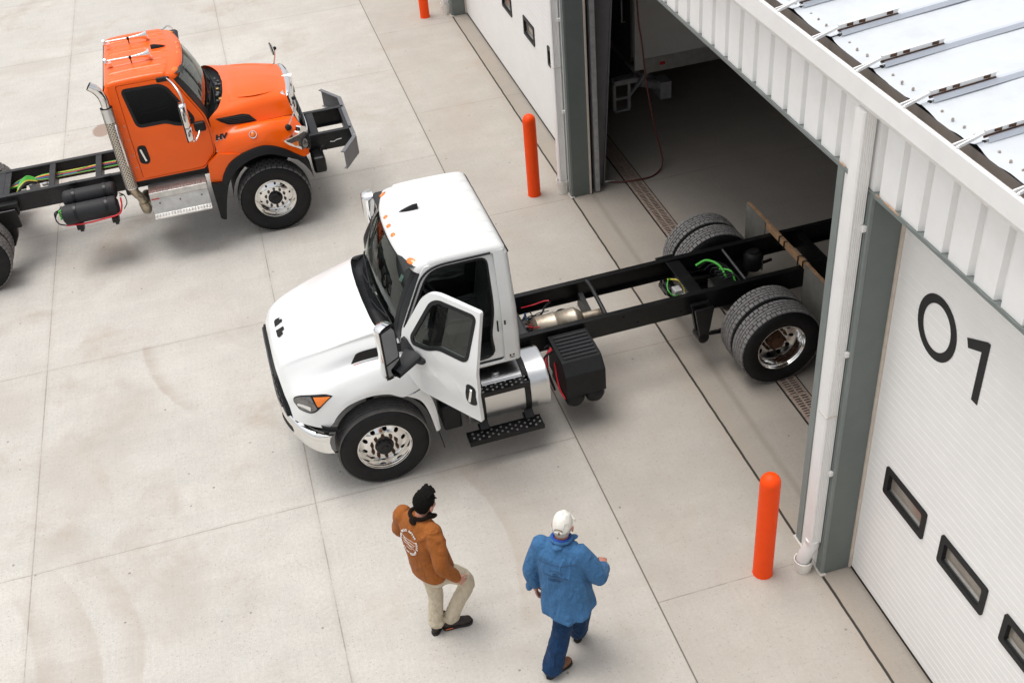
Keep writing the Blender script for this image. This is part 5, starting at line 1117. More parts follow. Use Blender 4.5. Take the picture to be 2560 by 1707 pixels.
# raised crease ribs on the bonnet top
mb = MB()
for s in (1, -1):
    rows = []
    for k in range(13):
        q = k / 12; u = lerp(-0.20, 0.42, q); v = s * lerp(0.575, 0.40, q ** 1.5); t = clamp((u + 0.37) / 0.905)
        def hz(u, v): return cr([(i,) + tuple(cr(r, t)) for i, r in enumerate(orl)], 0)[2]
        P = [cr(r, t) for r in orl[:4]]; z = cr([(p[1], p[2]) for p in P], abs(v))[0]; w_ = 0.012 + 0.02 * math.sin(math.pi * clamp(q)); h = 0.016 * math.sin(math.pi * clamp(q * 0.9 + 0.1))
        rows.append([(u, v - 3 * w_, z - 0.003), (u, v - w_, z + h * 0.6), (u, v, z + h), (u, v + s * w_ * 0.4, z + h * 0.6), (u, v + w_ * 1.2, z - 0.003)])
    mb.grid(rows)
mb.build('hood_crease', O_, oh, smooth=70)
def hood_top(u, v):
    lo, hi = 0.0, 1.0
    for _ in range(24):
        t = (lo + hi) / 2; P = [cr(r, t) for r in orl[:4]]; uu = cr([(p[1], p[0]) for p in P], abs(v))[0]
        if uu < u: lo = t
        else: hi = t
    return cr([(p[1], p[2]) for p in P], abs(v))[0]
mb = MB(); rows = []
for k in range(29):
    v = lerp(-0.66, 0.66, k / 28); u = -0.282 - 0.095 * v * v; h = 0.014 * clamp((0.68 - abs(v)) / 0.08)
    rows.append([(u - 0.05, v, hood_top(u - 0.05, v) - 0.002), (u - 0.02, v, hood_top(u - 0.02, v) + h * 0.3), (u + 0.012, v, hood_top(u + 0.012, v) + h), (u + 0.05, v, hood_top(u + 0.05, v) + h * 0.9), (u + 0.14, v, hood_top(u + 0.14, v) - 0.002)])
mb.grid(rows); mb.build('hood_ridge', O_, oh, smooth=70)
# chrome grille surround and dark grille
def gf(z): return cr([(1.05, 0.735), (1.3, 0.70), (1.6, 0.64), (1.80, 0.585), (1.88, 0.555), (1.92, 0.50)], z)[0]
rows = []
go = rpoly([(-0.50, 1.06), (0.50, 1.06), (0.60, 1.30), (0.66, 1.62), (0.635, 1.80), (0.58, 1.915), (-0.58, 1.915), (-0.635, 1.80), (-0.66, 1.62), (-0.60, 1.30)], 0.05); gi = rpoly([(-0.38, 1.14), (0.38, 1.14), (0.47, 1.35), (0.53, 1.62), (0.51, 1.72), (0.46, 1.775), (-0.46, 1.775), (-0.51, 1.72), (-0.53, 1.62), (-0.47, 1.35)], 0.05)
gz = [1.1 + 0.08 * i for i in range(11)]
mb = MB(); panel(mb, go, [gi], lambda v, z, d: (gf(z) - 0.10 * (abs(v) / 0.66) ** 2.5 - d, v, z), [i * 0.12 for i in range(-5, 6)], gz, thick=0.05); mb.build('grille_surround', M['chrome'], ot, smooth=40)
rows = []
for i in range(31):
    v = lerp(-0.60, 0.60, i / 30); e = cr([(0, 0.535, 1.915), (0.29, 0.525, 1.915), (0.52, 0.50, 1.90), (0.62, 0.495, 1.855)], abs(v)); g = 0.628 - 0.075 * (abs(v) / 0.6) ** 2.2
    rows.append([(e[0] - 0.012, v, e[1] - 0.004), (e[0] + 0.0, v, e[1] + 0.010), (lerp(e[0], g, 0.5), v, e[1] + 0.012), (g - 0.012, v * 1.0, e[1] - 0.002), (g + 0.004, v * 1.0, e[1] - 0.03), (g + 0.012, v, e[1] - 0.09), (g + 0.002, v, e[1] - 0.15)])
mb = MB(); mb.grid(rows); mb.add([(0.50, 0, 1.93), (0.636, -0.035, 1.915), (0.645, 0.0, 1.937), (0.636, 0.035, 1.915), (0.655, 0, 1.80)], [(0, 1, 2), (0, 2, 3), (1, 4, 2), (2, 4, 3)]); mb.build('grille_cap', M['chrome'], ot, smooth=40)
mb = MB(); panel(mb, gi, [], lambda v, z, d: (gf(z) - 0.03 - 0.10 * (abs(v) / 0.66) ** 2.5, v, z), [i * 0.12 for i in range(-5, 6)], gz); mb.build('grille', M['interior_black'], ot)
mb = MB()
for k in range(6): z = 1.2 + 0.095 * k; w_ = lerp(0.40, 0.52, k / 5); mb.tube([(gf(z) - 0.02 - 0.10 * (abs(v) / 0.66) ** 2.5, v, z) for v in [w_ * (i / 6 - 1) for i in range(13)]], 0.012, 6)
mb.build('grille_bar', M['frame_black'], ot, smooth=60)
def o_cowl(t): return (-0.385 - 0.205 * abs(t) ** 2.2, 0.90 * t, 2.005 - 0.065 * t * t)
ws_o, Qo, odl, odr = cab(ot, O_, -0.285, 0.065, M['chrome'], False, M['glass_dark'], o_cowl, M['glass_sky'])
fin_antenna(ot, (-1.02, 0.05, 2.68))
# engine bits seen in the gap before the windshield
mb = MB()
for k in range(14): mb.cbox((random.uniform(-0.50, -0.40), random.uniform(-0.55, 0.5), 1.90 + random.uniform(-0.04, 0.03)), (random.uniform(0.03, 0.07), random.uniform(0.03, 0.09), 0.05))
mb.build('cowl_fittings', M['dark_steel'], ot, bevel=0.008)
mb = MB(); mb.cbox((-0.44, -0.42, 1.93), (0.06, 0.07, 0.04)); mb.cbox((-0.46, -0.05, 1.93), (0.05, 0.05, 0.04)); mb.build('cowl_fittings', mat('brass', (0.45, 0.27, 0.08), 0.4, 0.6), ot, bevel=0.01)
# door mirrors on chrome brackets
def o_mirror(s):
    br = MB(); B = Vector((-1.145, s * 0.875, 2.575)); br.cbox(B, (0.15, 0.045, 0.07)); br.cbox(B + Vector((0.07, s * 0.02, 0.01)), (0.07, 0.05, 0.06)); o_ = br.build('mirror_bracket', M['frame_rubber'], ot, bevel=0.02)
    mb = MB(); mb.tube(bez([B + Vector((0.07, s * 0.03, 0.015)), (-1.0, s * 1.10, 2.575), (-0.945, s * 1.24, 2.50), (-0.925, s * 1.29, 2.40), (-0.93, s * 1.31, 2.30)], 20), 0.016, 9); mb.tube(bez([(-0.80, s * 1.03, 1.865), (-0.84, s * 1.17, 1.80), (-0.91, s * 1.27, 1.76), (-0.925, s * 1.30, 1.84)], 14), 0.014, 8); mb.build('mirror_arm', M['chrome'], o_, smooth=60)
    mb = MB(); mb.cbox((-0.80, s * 1.055, 1.87), (0.16, 0.09, 0.14)); mb.build('mirror_foot', M['frame_rubber'], o_, bevel=0.03)
    def head(z0, z1, hw, nm):
        vc = 1.295; rows = []
        for k, z in ((9, z0 - 0.012), (3, z0 - 0.008), (0.6, z0 + 0.005), (0, z0 + 0.03), (0, z1 - 0.03), (0.6, z1 - 0.005), (3, z1 + 0.01), (9, z1 + 0.014)):
            sc_ = 1 - 0.1 * k; rows.append([(-0.985 - 0.0, s * (vc - hw * sc_), z)] + [(-0.955 + 0.06 * math.sqrt(max(0, 1 - x * x)) * sc_, s * (vc + hw * x * sc_), z) for x in [i / 6 - 1 for i in range(13)]] + [(-0.985, s * (vc + hw * sc_), z)])
        mb = MB(); mb.grid(rows); mh = mb.build(nm, M['chrome'], o_, smooth=45)
        mb = MB(); mb.box((-1.0, min(s * (vc - hw - 0.004), s * (vc + hw + 0.004)), z0 - 0.01), (-0.982, max(s * (vc - hw - 0.004), s * (vc + hw + 0.004)), z1 + 0.01)); mb.build('mirror_shell', M['frame_rubber'], o_, bevel=0.006)
        mb = MB(); mb.box((-1.004, min(s * (vc - hw + 0.012), s * (vc + hw - 0.012)), z0 + 0.01), (-1.0005, max(s * (vc - hw + 0.012), s * (vc + hw - 0.012)), z1 - 0.01)); mb.build('mirror_glass', M['mirror_glass'], o_)
    head(2.02, 2.345, 0.095, 'mirror_head'); head(1.815, 1.99, 0.085, 'spot_mirror')
o_mirror(-1); o_mirror(1)
# trumpet horns on the roof
for v, u0 in ((0.375, -1.84), (-0.36, -1.82)):
    z = 2.765; mb = MB(); T = Matrix.Translation((u0, v, z)) @ Matrix.Rotation(rad(90), 4, 'Y')
    mb.lathe([(0.001, 0.0), (0.012, 0.0), (0.012, 0.30), (0.016, 0.40), (0.024, 0.48), (0.04, 0.545), (0.062, 0.58), (0.066, 0.585), (0.060, 0.586), (0.03, 0.56), (0.01, 0.50), (0.001, 0.45)], T @ Matrix.Diagonal((1.35, 0.8, 1, 1)), 24); h_ = mb.build('air_horn', M['chrome'], ot, smooth=50)
    mb = MB(); mb.lathe([(0.001, -0.05), (0.05, -0.045), (0.052, -0.02), (0.02, -0.012), (0.014, 0.0)], T, 18); mb.bar((u0 + 0.02, v, z - 0.03), (u0 + 0.02, v, 2.685), 0.05, 0.03); mb.bar((u0 + 0.58, v, z - 0.04), (u0 + 0.58, v, 2.685), 0.05, 0.02); mb.build('horn_bracket', M['chrome'], h_, smooth=35)
    mb = MB(); mb.cbox((u0 + 0.31, v, z), (0.035, 0.035, 0.035)); mb.cyl((u0 + 0.31, v, z), (u0 + 0.31, v, 2.685), 0.008, 8); mb.build('horn_clamp', M['frame_rubber'], h_)
# exhaust stack with perforated guard
SX, SV = -1.945, -1.06
mb = MB(); path = bez([(SX, SV, 2.36), (SX, SV, 2.50), (SX - 0.02, SV, 2.60), (SX - 0.075, SV, 2.69), (SX - 0.135, SV, 2.745)], 18); rr_ = 0.062
mb.tube(path, rr_, 22, caps=False); mb.tube(path, 0.056, 22, caps=False)
mb.tube([(SX, SV, 1.14), (SX, SV, 2.38)], rr_, 20)
st = mb.build('exhaust_stack', M['alu_polish'], ot, smooth=60)
def perf_mat():
    m, nt, b = new_mat('perforated'); N = nt.nodes; L = nt.links
    tc = N.new('ShaderNodeUVMap'); mp = N.new('ShaderNodeMapping'); mp.inputs['Scale'].default_value = (13, 40, 1); L.new(tc.outputs[0], mp.inputs[0])
    br = N.new('ShaderNodeTexBrick'); br.inputs['Scale'].default_value = 1; br.inputs['Mortar Size'].default_value = 0.24; br.inputs['Brick Width'].default_value = 1.0; br.inputs['Row Height'].default_value = 1.0; br.inputs['Mortar Smooth'].default_value = 0.1
    br.inputs['Color1'].default_value = (0.04, 0.03, 0.025, 1); br.inputs['Color2'].default_value = (0.06, 0.045, 0.035, 1); br.inputs['Mortar'].default_value = (0.60, 0.55, 0.47, 1)
    L.new(mp.outputs[0], br.inputs['Vector']); L.new(br.outputs['Color'], b.inputs['Base Color']); b.inputs['Metallic'].default_value = 0.7; b.inputs['Roughness'].default_value = 0.35
    bp = N.new('ShaderNodeBump'); bp.inputs['Strength'].default_value = 0.6; bp.inputs['Distance'].default_value = 0.004; L.new(br.outputs['Fac'], bp.inputs['Height']); L.new(bp.outputs[0], b.inputs['Normal']); return m
mb = MB(); n = 40; zs = [1.16, 2.2]; mb.grid([[(SX + 0.084 * math.cos(2*math.pi*k/n), SV + 0.084 * math.sin(2*math.pi*k/n), lerp(zs[0], zs[1], j / 20)) for k in range(n + 1)] for j in range(21)])
pg = mb.build('stack_guard', perf_mat(), st, smooth=60)
uv = pg.data.uv_layers.new(name='UVMap')
for poly in pg.data.polygons:
    for li in poly.loop_indices:
        vi = pg.data.loops[li].vertex_index; j, k = divmod(vi, n + 1); uv.data[li].uv = (k / n, j / 20)
mb = MB(); mb.tube([(SX, SV, 2.2), (SX, SV, 2.40)], 0.085, 28, caps=False); mb.build('guard_sleeve', M['alu'], st, smooth=60); mb = MB(); mb.lathe([(0.086, 0), (0.086, 0.02)], Matrix.Translation((SX, SV, 1.15)), 28); mb.build('guard_ring', M['alu'], st, smooth=60)
mb = MB(); mb.tube([(SX + 0.06, SV - 0.085, 2.16), (SX + 0.06, SV - 0.13, 2.13), (SX + 0.06, SV - 0.13, 1.55), (SX + 0.06, SV - 0.085, 1.52)], 0.014, 8); mb.build('grab_bar', M['chrome'], st, smooth=50)
mb = MB(); mb.tube(bez([(SX, SV, 1.16), (SX + 0.02, SV + 0.01, 1.06), (SX + 0.07, SV + 0.03, 0.96), (SX + 0.09, SV + 0.05, 0.86)], 12), 0.06, 18); mb.lathe([(0.075, -0.02), (0.082, -0.01), (0.082, 0.01), (0.075, 0.02)], Matrix.Translation((SX + 0.06, SV + 0.025, 0.98)) @ Matrix.Rotation(rad(25), 4, 'Y'), 22); mb.tube(bez([(SX + 0.09, SV + 0.05, 0.86), (SX + 0.10, SV + 0.07, 0.74), (SX + 0.09, SV + 0.25, 0.66), (SX + 0.1, -0.4, 0.66)], 14), 0.075, 18)
mb.build('exhaust_elbow', mat('exhaust_stain', (0.42, 0.36, 0.27), 0.35, 0.9, var=0.3, vscale=9, dirt=(0.16, 0.09, 0.05), dscale=8, damt=0.7), st, smooth=50)
mb = MB(); mb.bar((SX, SV + 0.05, 1.9), (SX + 0.05, -0.95, 1.9), 0.04, 0.04); mb.bar((SX, SV + 0.05, 1.35), (SX + 0.05, -0.95, 1.35), 0.04, 0.04); mb.build('stack_mount', F2, st)
# alloy step box
mb = MB(); sp_ = [(-0.95, 1.095), (-1.13, 1.075), (-1.20, 1.062), (-1.205, 0.975), (-1.19, 0.955), (-1.245, 0.745), (-1.335, 0.725), (-1.335, 0.70), (-1.22, 0.71), (-1.12, 0.93), (-0.95, 0.93)]
mb.prism(sp_, lambda v, z, t: (t, v, z), -1.735, -0.915); sb = mb.build('step_box', M['alu_step'], ot, bevel=0.004)
mb = MB()
for i in range(19):
    for j in range(3): u = -1.70 + i * 0.042; mb.cbox((u, -1.145 - j * 0.020, 1.0725 - j * 0.0035), (0.026, 0.008, 0.008)); mb.cbox((u, -1.268 - j * 0.024, 0.7445 - j * 0.005), (0.016, 0.012, 0.008))
mb.build('tread_bumps', M['alu_polish'], sb)
mb = MB()
for u in (-1.62, -1.33, -1.02): mb.lathe([(0.012, 0), (0.010, 0.012), (0.001, 0.013)], Matrix.Translation((u, -1.208, 0.895)) @ Matrix.Rotation(rad(95), 4, 'X'), 10)
mb.build('step_bolts', M['dark_steel'], sb)
mb = MB(); mb.box((-1.72, -1.198, 0.94), (-1.61, -1.203, 0.955)); mb.build('red_label', M['red_plastic'], sb, M=Matrix.Translation((0, -0.008, 0.02)))
# twin air tanks on the near rail
for c, r_, u0, u1 in (((-0.70, 0.99), 0.125, -2.97, -2.20), ((-0.985, 0.885), 0.145, -3.0, -2.20)):
    mb = MB(); mb.lathe([(0.001, 0), (r_ * 0.6, 0.006), (r_ * 0.92, 0.03), (r_, 0.07), (r_, (u1 - u0) - 0.07), (r_ * 0.92, (u1 - u0) - 0.03), (r_ * 0.6, (u1 - u0) - 0.006), (0.001, (u1 - u0))], Matrix.Translation((u0, c[0], c[1])) @ Matrix.Rotation(rad(90), 4, 'Y'), 32); t_ = mb.build('air_tank', M['grey_plastic'], ot, smooth=45)
    mb = MB()
    for u in (-2.80, -2.36): mb.lathe([(r_ + 0.003, -0.022), (r_ + 0.006, -0.02), (r_ + 0.006, 0.02), (r_ + 0.003, 0.022)], Matrix.Translation((u, c[0], c[1])) @ Matrix.Rotation(rad(90), 4, 'Y'), 32)
    mb.build('tank_band', M['frame_black'], t_, smooth=50)
mb = MB()
for u in (-2.80, -2.30): mb.bar((u, -0.43, 0.93), (u, -0.98, 0.74), 0.09, 0.03); mb.box((u - 0.05, -1.08, 0.66), (u + 0.05, -0.94, 0.74)); mb.box((u - 0.025, -1.03, 0.60), (u + 0.025, -1.0, 0.66)); mb.box((u - 0.05, -0.50, 1.08), (u + 0.05, -0.42, 1.12))
mb.build('tank_bracket', M['frame_black'], ot)
cable(ot, [(-2.98, -1.02, 0.74), (-2.7, -1.12, 0.77), (-2.4, -1.15, 0.80), (-2.22, -1.14, 0.82), (-2.16, -1.08, 0.90), (-2.15, -1.0, 1.0)], 0.013, M['red_hose'])
for k in range(3): cable(ot, [(-2.16, -0.95, 1.0 + 0.03 * k), (-2.09, -1.0, 1.02), (-2.08, -1.04, 0.92), (-2.14, -1.06, 0.84)], 0.007, M['frame_rubber']); cable(ot, [(-3.0, -0.9 + 0.05 * k, 0.95), (-3.10, -0.95, 0.93 - 0.03 * k), (-3.08, -1.02, 0.80), (-2.98, -1.02, 0.74)], 0.008, M['frame_rubber'])
for z in (0.97, 0.92, 0.87): cable(ot, [(-2.99, -0.97, z), (-3.02, -0.985, z - 0.01), (-3.03, -0.98, z - 0.035)], 0.016, M['green_hose'], n=8)
# frame, bumper, axles, lines between the rails
for s in (1, -1):
    frame_rail(ot, s * 0.43, -7.2, 1.36, 1.085, 0.28, F2)
    steer_wheel(ot, Vector((0, s * 1.0, 0.535)), s, 0.545, 0.31, 'lug', M['tread_new'], M['dark_steel'], M['frame_black'], 0.017)
    dual_wheel(ot, (-4.36, 0, 0.515), s, 0.525); dual_wheel(ot, (-5.68, 0, 0.515), s, 0.525)
    mb = MB(); mb.prism([(-3.60, 1.02), (-4.10, 1.02), (-4.10, 0.55), (-3.97, 0.34), (-3.85, 0.34), (-3.76, 0.50), (-3.72, 0.72), (-3.62, 0.86)], lambda x, z, t: (x, s * t, z), 0.44, 0.58); mb.cbox((-3.80, s * 0.60, 0.80), (0.30, 0.05, 0.30)); mb.build('spring_hanger', M['frame_black'], ot, bevel=0.015)
    mb = MB(); mb.box((0.66, min(s * 0.46, s * 0.80), 0.62), (0.86, max(s * 0.46, s * 0.80), 0.88)); mb.build('tow_bracket', M['frame_black'], ot, bevel=0.04)
    mb = MB(); mb.tube([Vector((0.86 + 0.05 * math.cos(a), s * 0.62, 0.92 + 0.05 * math.sin(a))) for a in [math.pi * k / 8 for k in range(-1, 10)]], 0.012, 8); mb.build('tow_eye', M['frame_black'], ot, smooth=50)
mb = MB(); mb.tube([(-4.36, -0.7, 0.51), (-4.36, 0.7, 0.51)], 0.09, 14); mb.tube([(0, -0.9, 0.52), (0, 0.9, 0.52)], 0.07, 10); mb.build('axle', F2, ot, smooth=50)
for u, w_ in ((-3.12, 0.09), (-2.44, 0.09), (-3.95, 0.3), (0.80, 0.12), (1.30, 0.05)):
    mb = MB(); mb.bar((u, -0.42, 1.055), (u, 0.42, 1.055), w_, 0.05); mb.bar((u, -0.42, 0.93), (u, 0.42, 0.93), 0.03, 0.24) if w_ < 0.2 else None; mb.build('crossmember', F2, ot, bevel=0.008)
for k, m in enumerate(('green_hose', 'yellow_hose', 'red_hose', 'frame_rubber', 'blue_hose', 'frame_rubber', 'green_hose', 'rust')):
    y0 = 0.24 - 0.025 * k; cable(ot, [(-1.8, y0 - 0.05, 1.0), (-2.4, y0 + random.uniform(-0.03, 0.03), 0.99), (-2.9, y0 + random.uniform(-0.04, 0.04), 0.97), (-3.3, y0 - 0.03, 1.0), (-3.6, 0.05 + 0.03 * k, 0.98), (-3.9, 0.1 - 0.03 * k, 0.94)], 0.011, M[m])
for k in range(6): cable(ot, [(-3.35, 0.12 - 0.02 * k, 0.98), (-3.5, 0.16 - 0.05 * k, 1.05), (-3.62, 0.05 - 0.05 * k, 1.0), (-3.66, -0.1 - 0.03 * k, 0.92), (-3.6, -0.2, 0.88)], 0.013, M['green_hose' if k < 3 else ('yellow_hose' if k == 3 else 'frame_rubber')])
mb = MB(); mb.cbox((-3.42, 0.05, 0.93), (0.14, 0.12, 0.12)); mb.cbox((-3.58, -0.1, 0.90), (0.1, 0.14, 0.1)); mb.cyl((-3.3, 0.0, 0.95), (-3.22, 0.0, 0.95), 0.03, 10); mb.build('brake_valve', M['steel'], ot, bevel=0.012)
mb = MB(); mb.box((-4.1, -0.40, 1.05), (-3.72, 0.40, 1.075)); mb.build('gusset_plate', F2, ot, bevel=0.004)
mb = MB(); mb.lathe([(0.001, 0), (0.07, 0.01), (0.09, 0.03), (0.085, 0.06), (0.02, 0.075), (0.02, 0.0)], Matrix.Translation((-2.07, -0.16, 1.13)), 20); mb.cbox((-2.07, -0.16, 1.05), (0.14, 0.12, 0.18)); mb.build('filler_bowl', M['black_plastic'], ot, smooth=40)
mb = MB(); mb.box((-2.10, -0.62, 0.80), (-1.93, -0.44, 1.20)); mb.build('side_bracket', F2, ot, bevel=0.02)
bp_ = [(1.385, -0.72), (1.385, 0.72)]
path = [(1.13, -1.165), (1.385, -0.72), (1.385, 0.72), (1.13, 1.165)]
def blade(off):
    out = []
    for i, (x, y) in enumerate(path):
        p = Vector((x, y)); d = Vector(path[min(i+1, 3)]) - Vector(path[max(i-1, 0)]); n = Vector((d.y, -d.x)).normalized(); k = 1 / 0.96 if i in (1, 2) else 1; out.append(p + n * off * k)
    return out
mb = MB(); f_, b_ = blade(0.0), blade(-0.014); bz = [0.80, 0.79, 0.79, 0.80]
def strip(A, B, za, zb):
    mb.grid([[(p.x, p.y, za(i)) for i, p in enumerate(A)], [(p.x, p.y, zb(i)) for i, p in enumerate(B)]])
fl2 = blade(-0.06)
strip(f_, f_, lambda i: bz[i], lambda i: 1.085); strip(f_, fl2, lambda i: 1.085, lambda i: 1.085); strip(fl2, fl2, lambda i: 1.085, lambda i: 1.073); strip(fl2, b_, lambda i: 1.073, lambda i: 1.073); strip(b_, b_, lambda i: 1.073, lambda i: bz[i]); strip(f_, fl2, lambda i: bz[i], lambda i: bz[i]); 
for e in (0, 3): mb.add([(f_[e].x, f_[e].y, bz[e]), (f_[e].x, f_[e].y, 1.085), (b_[e].x, b_[e].y, 1.085), (b_[e].x, b_[e].y, bz[e])], [(0, 1, 2, 3)])
bmpr = mb.build('swept_bumper', mat('grey_steel', (0.17, 0.17, 0.18), 0.55, 0.3, var=0.1, vscale=6), ot)
mb = MB()
for v in (-0.66, -0.25, 0.25, 0.66): mb.lathe([(0.012, 0), (0.010, 0.006), (0.001, 0.007)], Matrix.Translation((1.36, v, 1.085)), 8)
mb.build('bumper_bolts', M['steel'], bmpr)
mb = MB(); mb.tube([(1.0, -0.436, 0.93), (1.06, -0.438, 0.92), (1.1, -0.438, 0.94), (1.18, -0.436, 0.945)], 0.006, 6); mb.build('chalk_mark', M['white_metal'], ot)
mb = MB()
for z in (2.05, 1.85, 1.62, 1.42):
    mb.lathe([(0.011, 0), (0.009, 0.006), (0.001, 0.007)], axis_m((-1.80, -vmap(z - 0.065), z), -1), 8)
mb.build('side_rivets', M['steel'], ot)
# ------------------------------------------------------------------ people
from mathutils.bvhtree import BVHTree
from mathutils import noise as mnoise
def soft(o, voxel, smooth=8, disp=0.0, size=0.15, fold=None):
    """merge overlapping volumes into one skin; fold = (amplitude, frequency xyz) pinches cloth creases into it"""
    m = o.modifiers.new('r', 'REMESH'); m.mode = 'VOXEL'; m.voxel_size = voxel; m.use_smooth_shade = True
    m = o.modifiers.new('s', 'SMOOTH'); m.factor = 0.5; m.iterations = smooth
    if disp:
        tx = bpy.data.textures.new('folds', 'CLOUDS'); tx.noise_scale = size; tx.noise_depth = 2
        d = o.modifiers.new('d', 'DISPLACE'); d.texture = tx; d.strength = disp; d.mid_level = 0.5; d.texture_coords = 'LOCAL'
    bpy.context.view_layer.update(); dg = bpy.context.evaluated_depsgraph_get(); me = bpy.data.meshes.new_from_object(o.evaluated_get(dg)); me.name = o.name; mt = o.data.materials[0]
    o.modifiers.clear(); o.data = me
    if not me.materials: me.materials.append(mt)
    if fold:
        amp, fr = fold; co = [v.co.copy() for v in me.vertices]; no = [v.normal.copy() for v in me.vertices]
        for v, c, n in zip(me.vertices, co, no):
            w = mnoise.noise_vector(c * 2.6) * 0.5; p = Vector((c.x * fr[0], c.y * fr[1], c.z * fr[2])) + w
            a = mnoise.noise(p); b_ = mnoise.noise(p * 1.7 + Vector((7, 3, 1))); k = clamp(0.45 + 1.1 * mnoise.noise(c * 3.5 + Vector((2, 9, 4))))
            v.co = c + n * amp * (0.55 * a + k * (0.9 * max(0, 1 - abs(a) * 3.2) ** 1.5 + 0.7 * max(0, 1 - abs(b_) * 3.5) ** 1.5))
    for p in me.polygons: p.use_smooth = True
    return o
def rings(mb, rs, sdir, n=28):
    """loft of ellipses: (centre, half width along sdir, half depth)"""
    sdir = Vector(sdir).normalized(); rows = []
    for i, (c, a, b) in enumerate(rs):
        c = Vector(c); t = (Vector(rs[min(i+1, len(rs)-1)][0]) - Vector(rs[max(i-1, 0)][0])).normalized()
        s = (sdir - t * sdir.dot(t)).normalized(); f = t.cross(s)
        rows.append([c + s * (a * math.copysign(abs(math.cos(q)) ** 0.85, math.cos(q))) + f * (b * math.copysign(abs(math.sin(q)) ** 0.85, math.sin(q))) for q in [2*math.pi*k/n for k in range(n)]])
    mb.grid(rows, cv=True); o = len(mb.v) - n * len(rs)
    mb.f.append(tuple(o + k for k in reversed(range(n)))); mb.f.append(tuple(o + (len(rs)-1)*n + k for k in range(n)))
    return mb
def limb(mb, pts, rs, n=16, sub=5):
    P = [(i,) + tuple(p) + (r,) for i, (p, r) in enumerate(zip(pts, rs))]; m = (len(pts) - 1) * sub
    q = [cr(P, (len(pts) - 1) * i / m) for i in range(m + 1)]
    mb.tube([Vector(x[:3]) for x in q], [x[3] for x in q], n)
    for e in (0, -1): mb.ell(q[e][:3], (q[e][3] * 0.98,) * 3, 8)
    return mb
def hand(mb, wrist, d, palm_n, side, curl=0.6):
    """palm and five separate bent fingers; d = pointing direction, palm_n = palm side normal, side = towards the thumb"""
    d = Vector(d).normalized(); pn = Vector(palm_n); pn = (pn - d * pn.dot(d)).normalized(); sd = Vector(side); sd = (sd - d * sd.dot(d) - pn * sd.dot(pn)).normalized(); w = Vector(wrist)
    R = Matrix((sd, pn, d)).transposed()
    mb.ell(w + d * 0.052, (0.043, 0.017, 0.056), 10, R); mb.tube([w - d * 0.03, w + d * 0.02], [0.029, 0.028], 12)
    for k, (off, L) in enumerate(((0.030, 0.072), (0.010, 0.080), (-0.011, 0.075), (-0.031, 0.058))):
        p = [w + d * 0.088 + sd * off]; ang = 0.15
        for seg in (0.44, 0.31, 0.25):
            ang += curl * (0.75 if seg < 0.44 else 0.5); dd = d * math.cos(ang) + pn * math.sin(ang) + sd * off * 0.8; p.append(p[-1] + dd.normalized() * L * seg)
        mb.tube(p, [0.0098, 0.0092, 0.0086, 0.0072], 8); mb.ell(p[-1], (0.0074,) * 3, 5)
    p = [w + d * 0.03 + sd * 0.030, w + d * 0.058 + sd * 0.056 + pn * 0.008, w + d * 0.085 + sd * 0.062 + pn * 0.022, w + d * 0.108 + sd * 0.056 + pn * 0.034]
    mb.tube(p, [0.014, 0.0125, 0.011, 0.009], 8); mb.ell(p[-1], (0.009,) * 3, 5)
def shoe(parent, heel, toe, up_m, sole_m, z=0.0, ht=0.11, lift=0.0):
    h = Vector((heel[0], heel[1], 0)); t = Vector((toe[0], toe[1], 0)); d = (t - h).normalized(); L = (t - h).length; s = Vector((-d.y, d.x, 0)); R = Matrix((d, s, Vector((0, 0, 1)))).transposed()
    pit = Matrix.Rotation(-lift, 3, s) if lift else Matrix.Identity(3)
    def P(a, b, c): return t + pit @ (d * (a - L) + s * b + Vector((0, 0, c)))
    mb = MB()
    for a, b, c, r in ((0.055, 0, 0.065, (0.055, 0.040, 0.055)), (0.06, 0, 0.11, (0.05, 0.042, 0.05)), (0.13, 0, 0.062, (0.075, 0.043, 0.052)), (0.20, 0, 0.050, (0.07, 0.049, 0.042)), (L - 0.055, 0, 0.045, (0.053, 0.045, 0.037))): mb.ell(P(a, b, c), r, 10, R)
    up = soft(mb.build('shoe', up_m, parent), 0.008, 6)
    out = []
    for k in range(24):
        q = 2 * math.pi * k / 24; x = 0.5 - 0.5 * math.cos(q); w_ = cr([(0, 0.0), (0.08, 0.036), (0.3, 0.041), (0.55, 0.044), (0.78, 0.053), (0.93, 0.040), (1, 0.0)], x)[0]; out.append((x * (L + 0.012) - 0.006, w_ * (1 if k < 12 else -1)))
    mb = MB(); mb.prism(out, lambda a, b, c: P(a, b, c), 0.002, 0.030); mb.build('sole', sole_m, up, bevel=0.006)
    return up
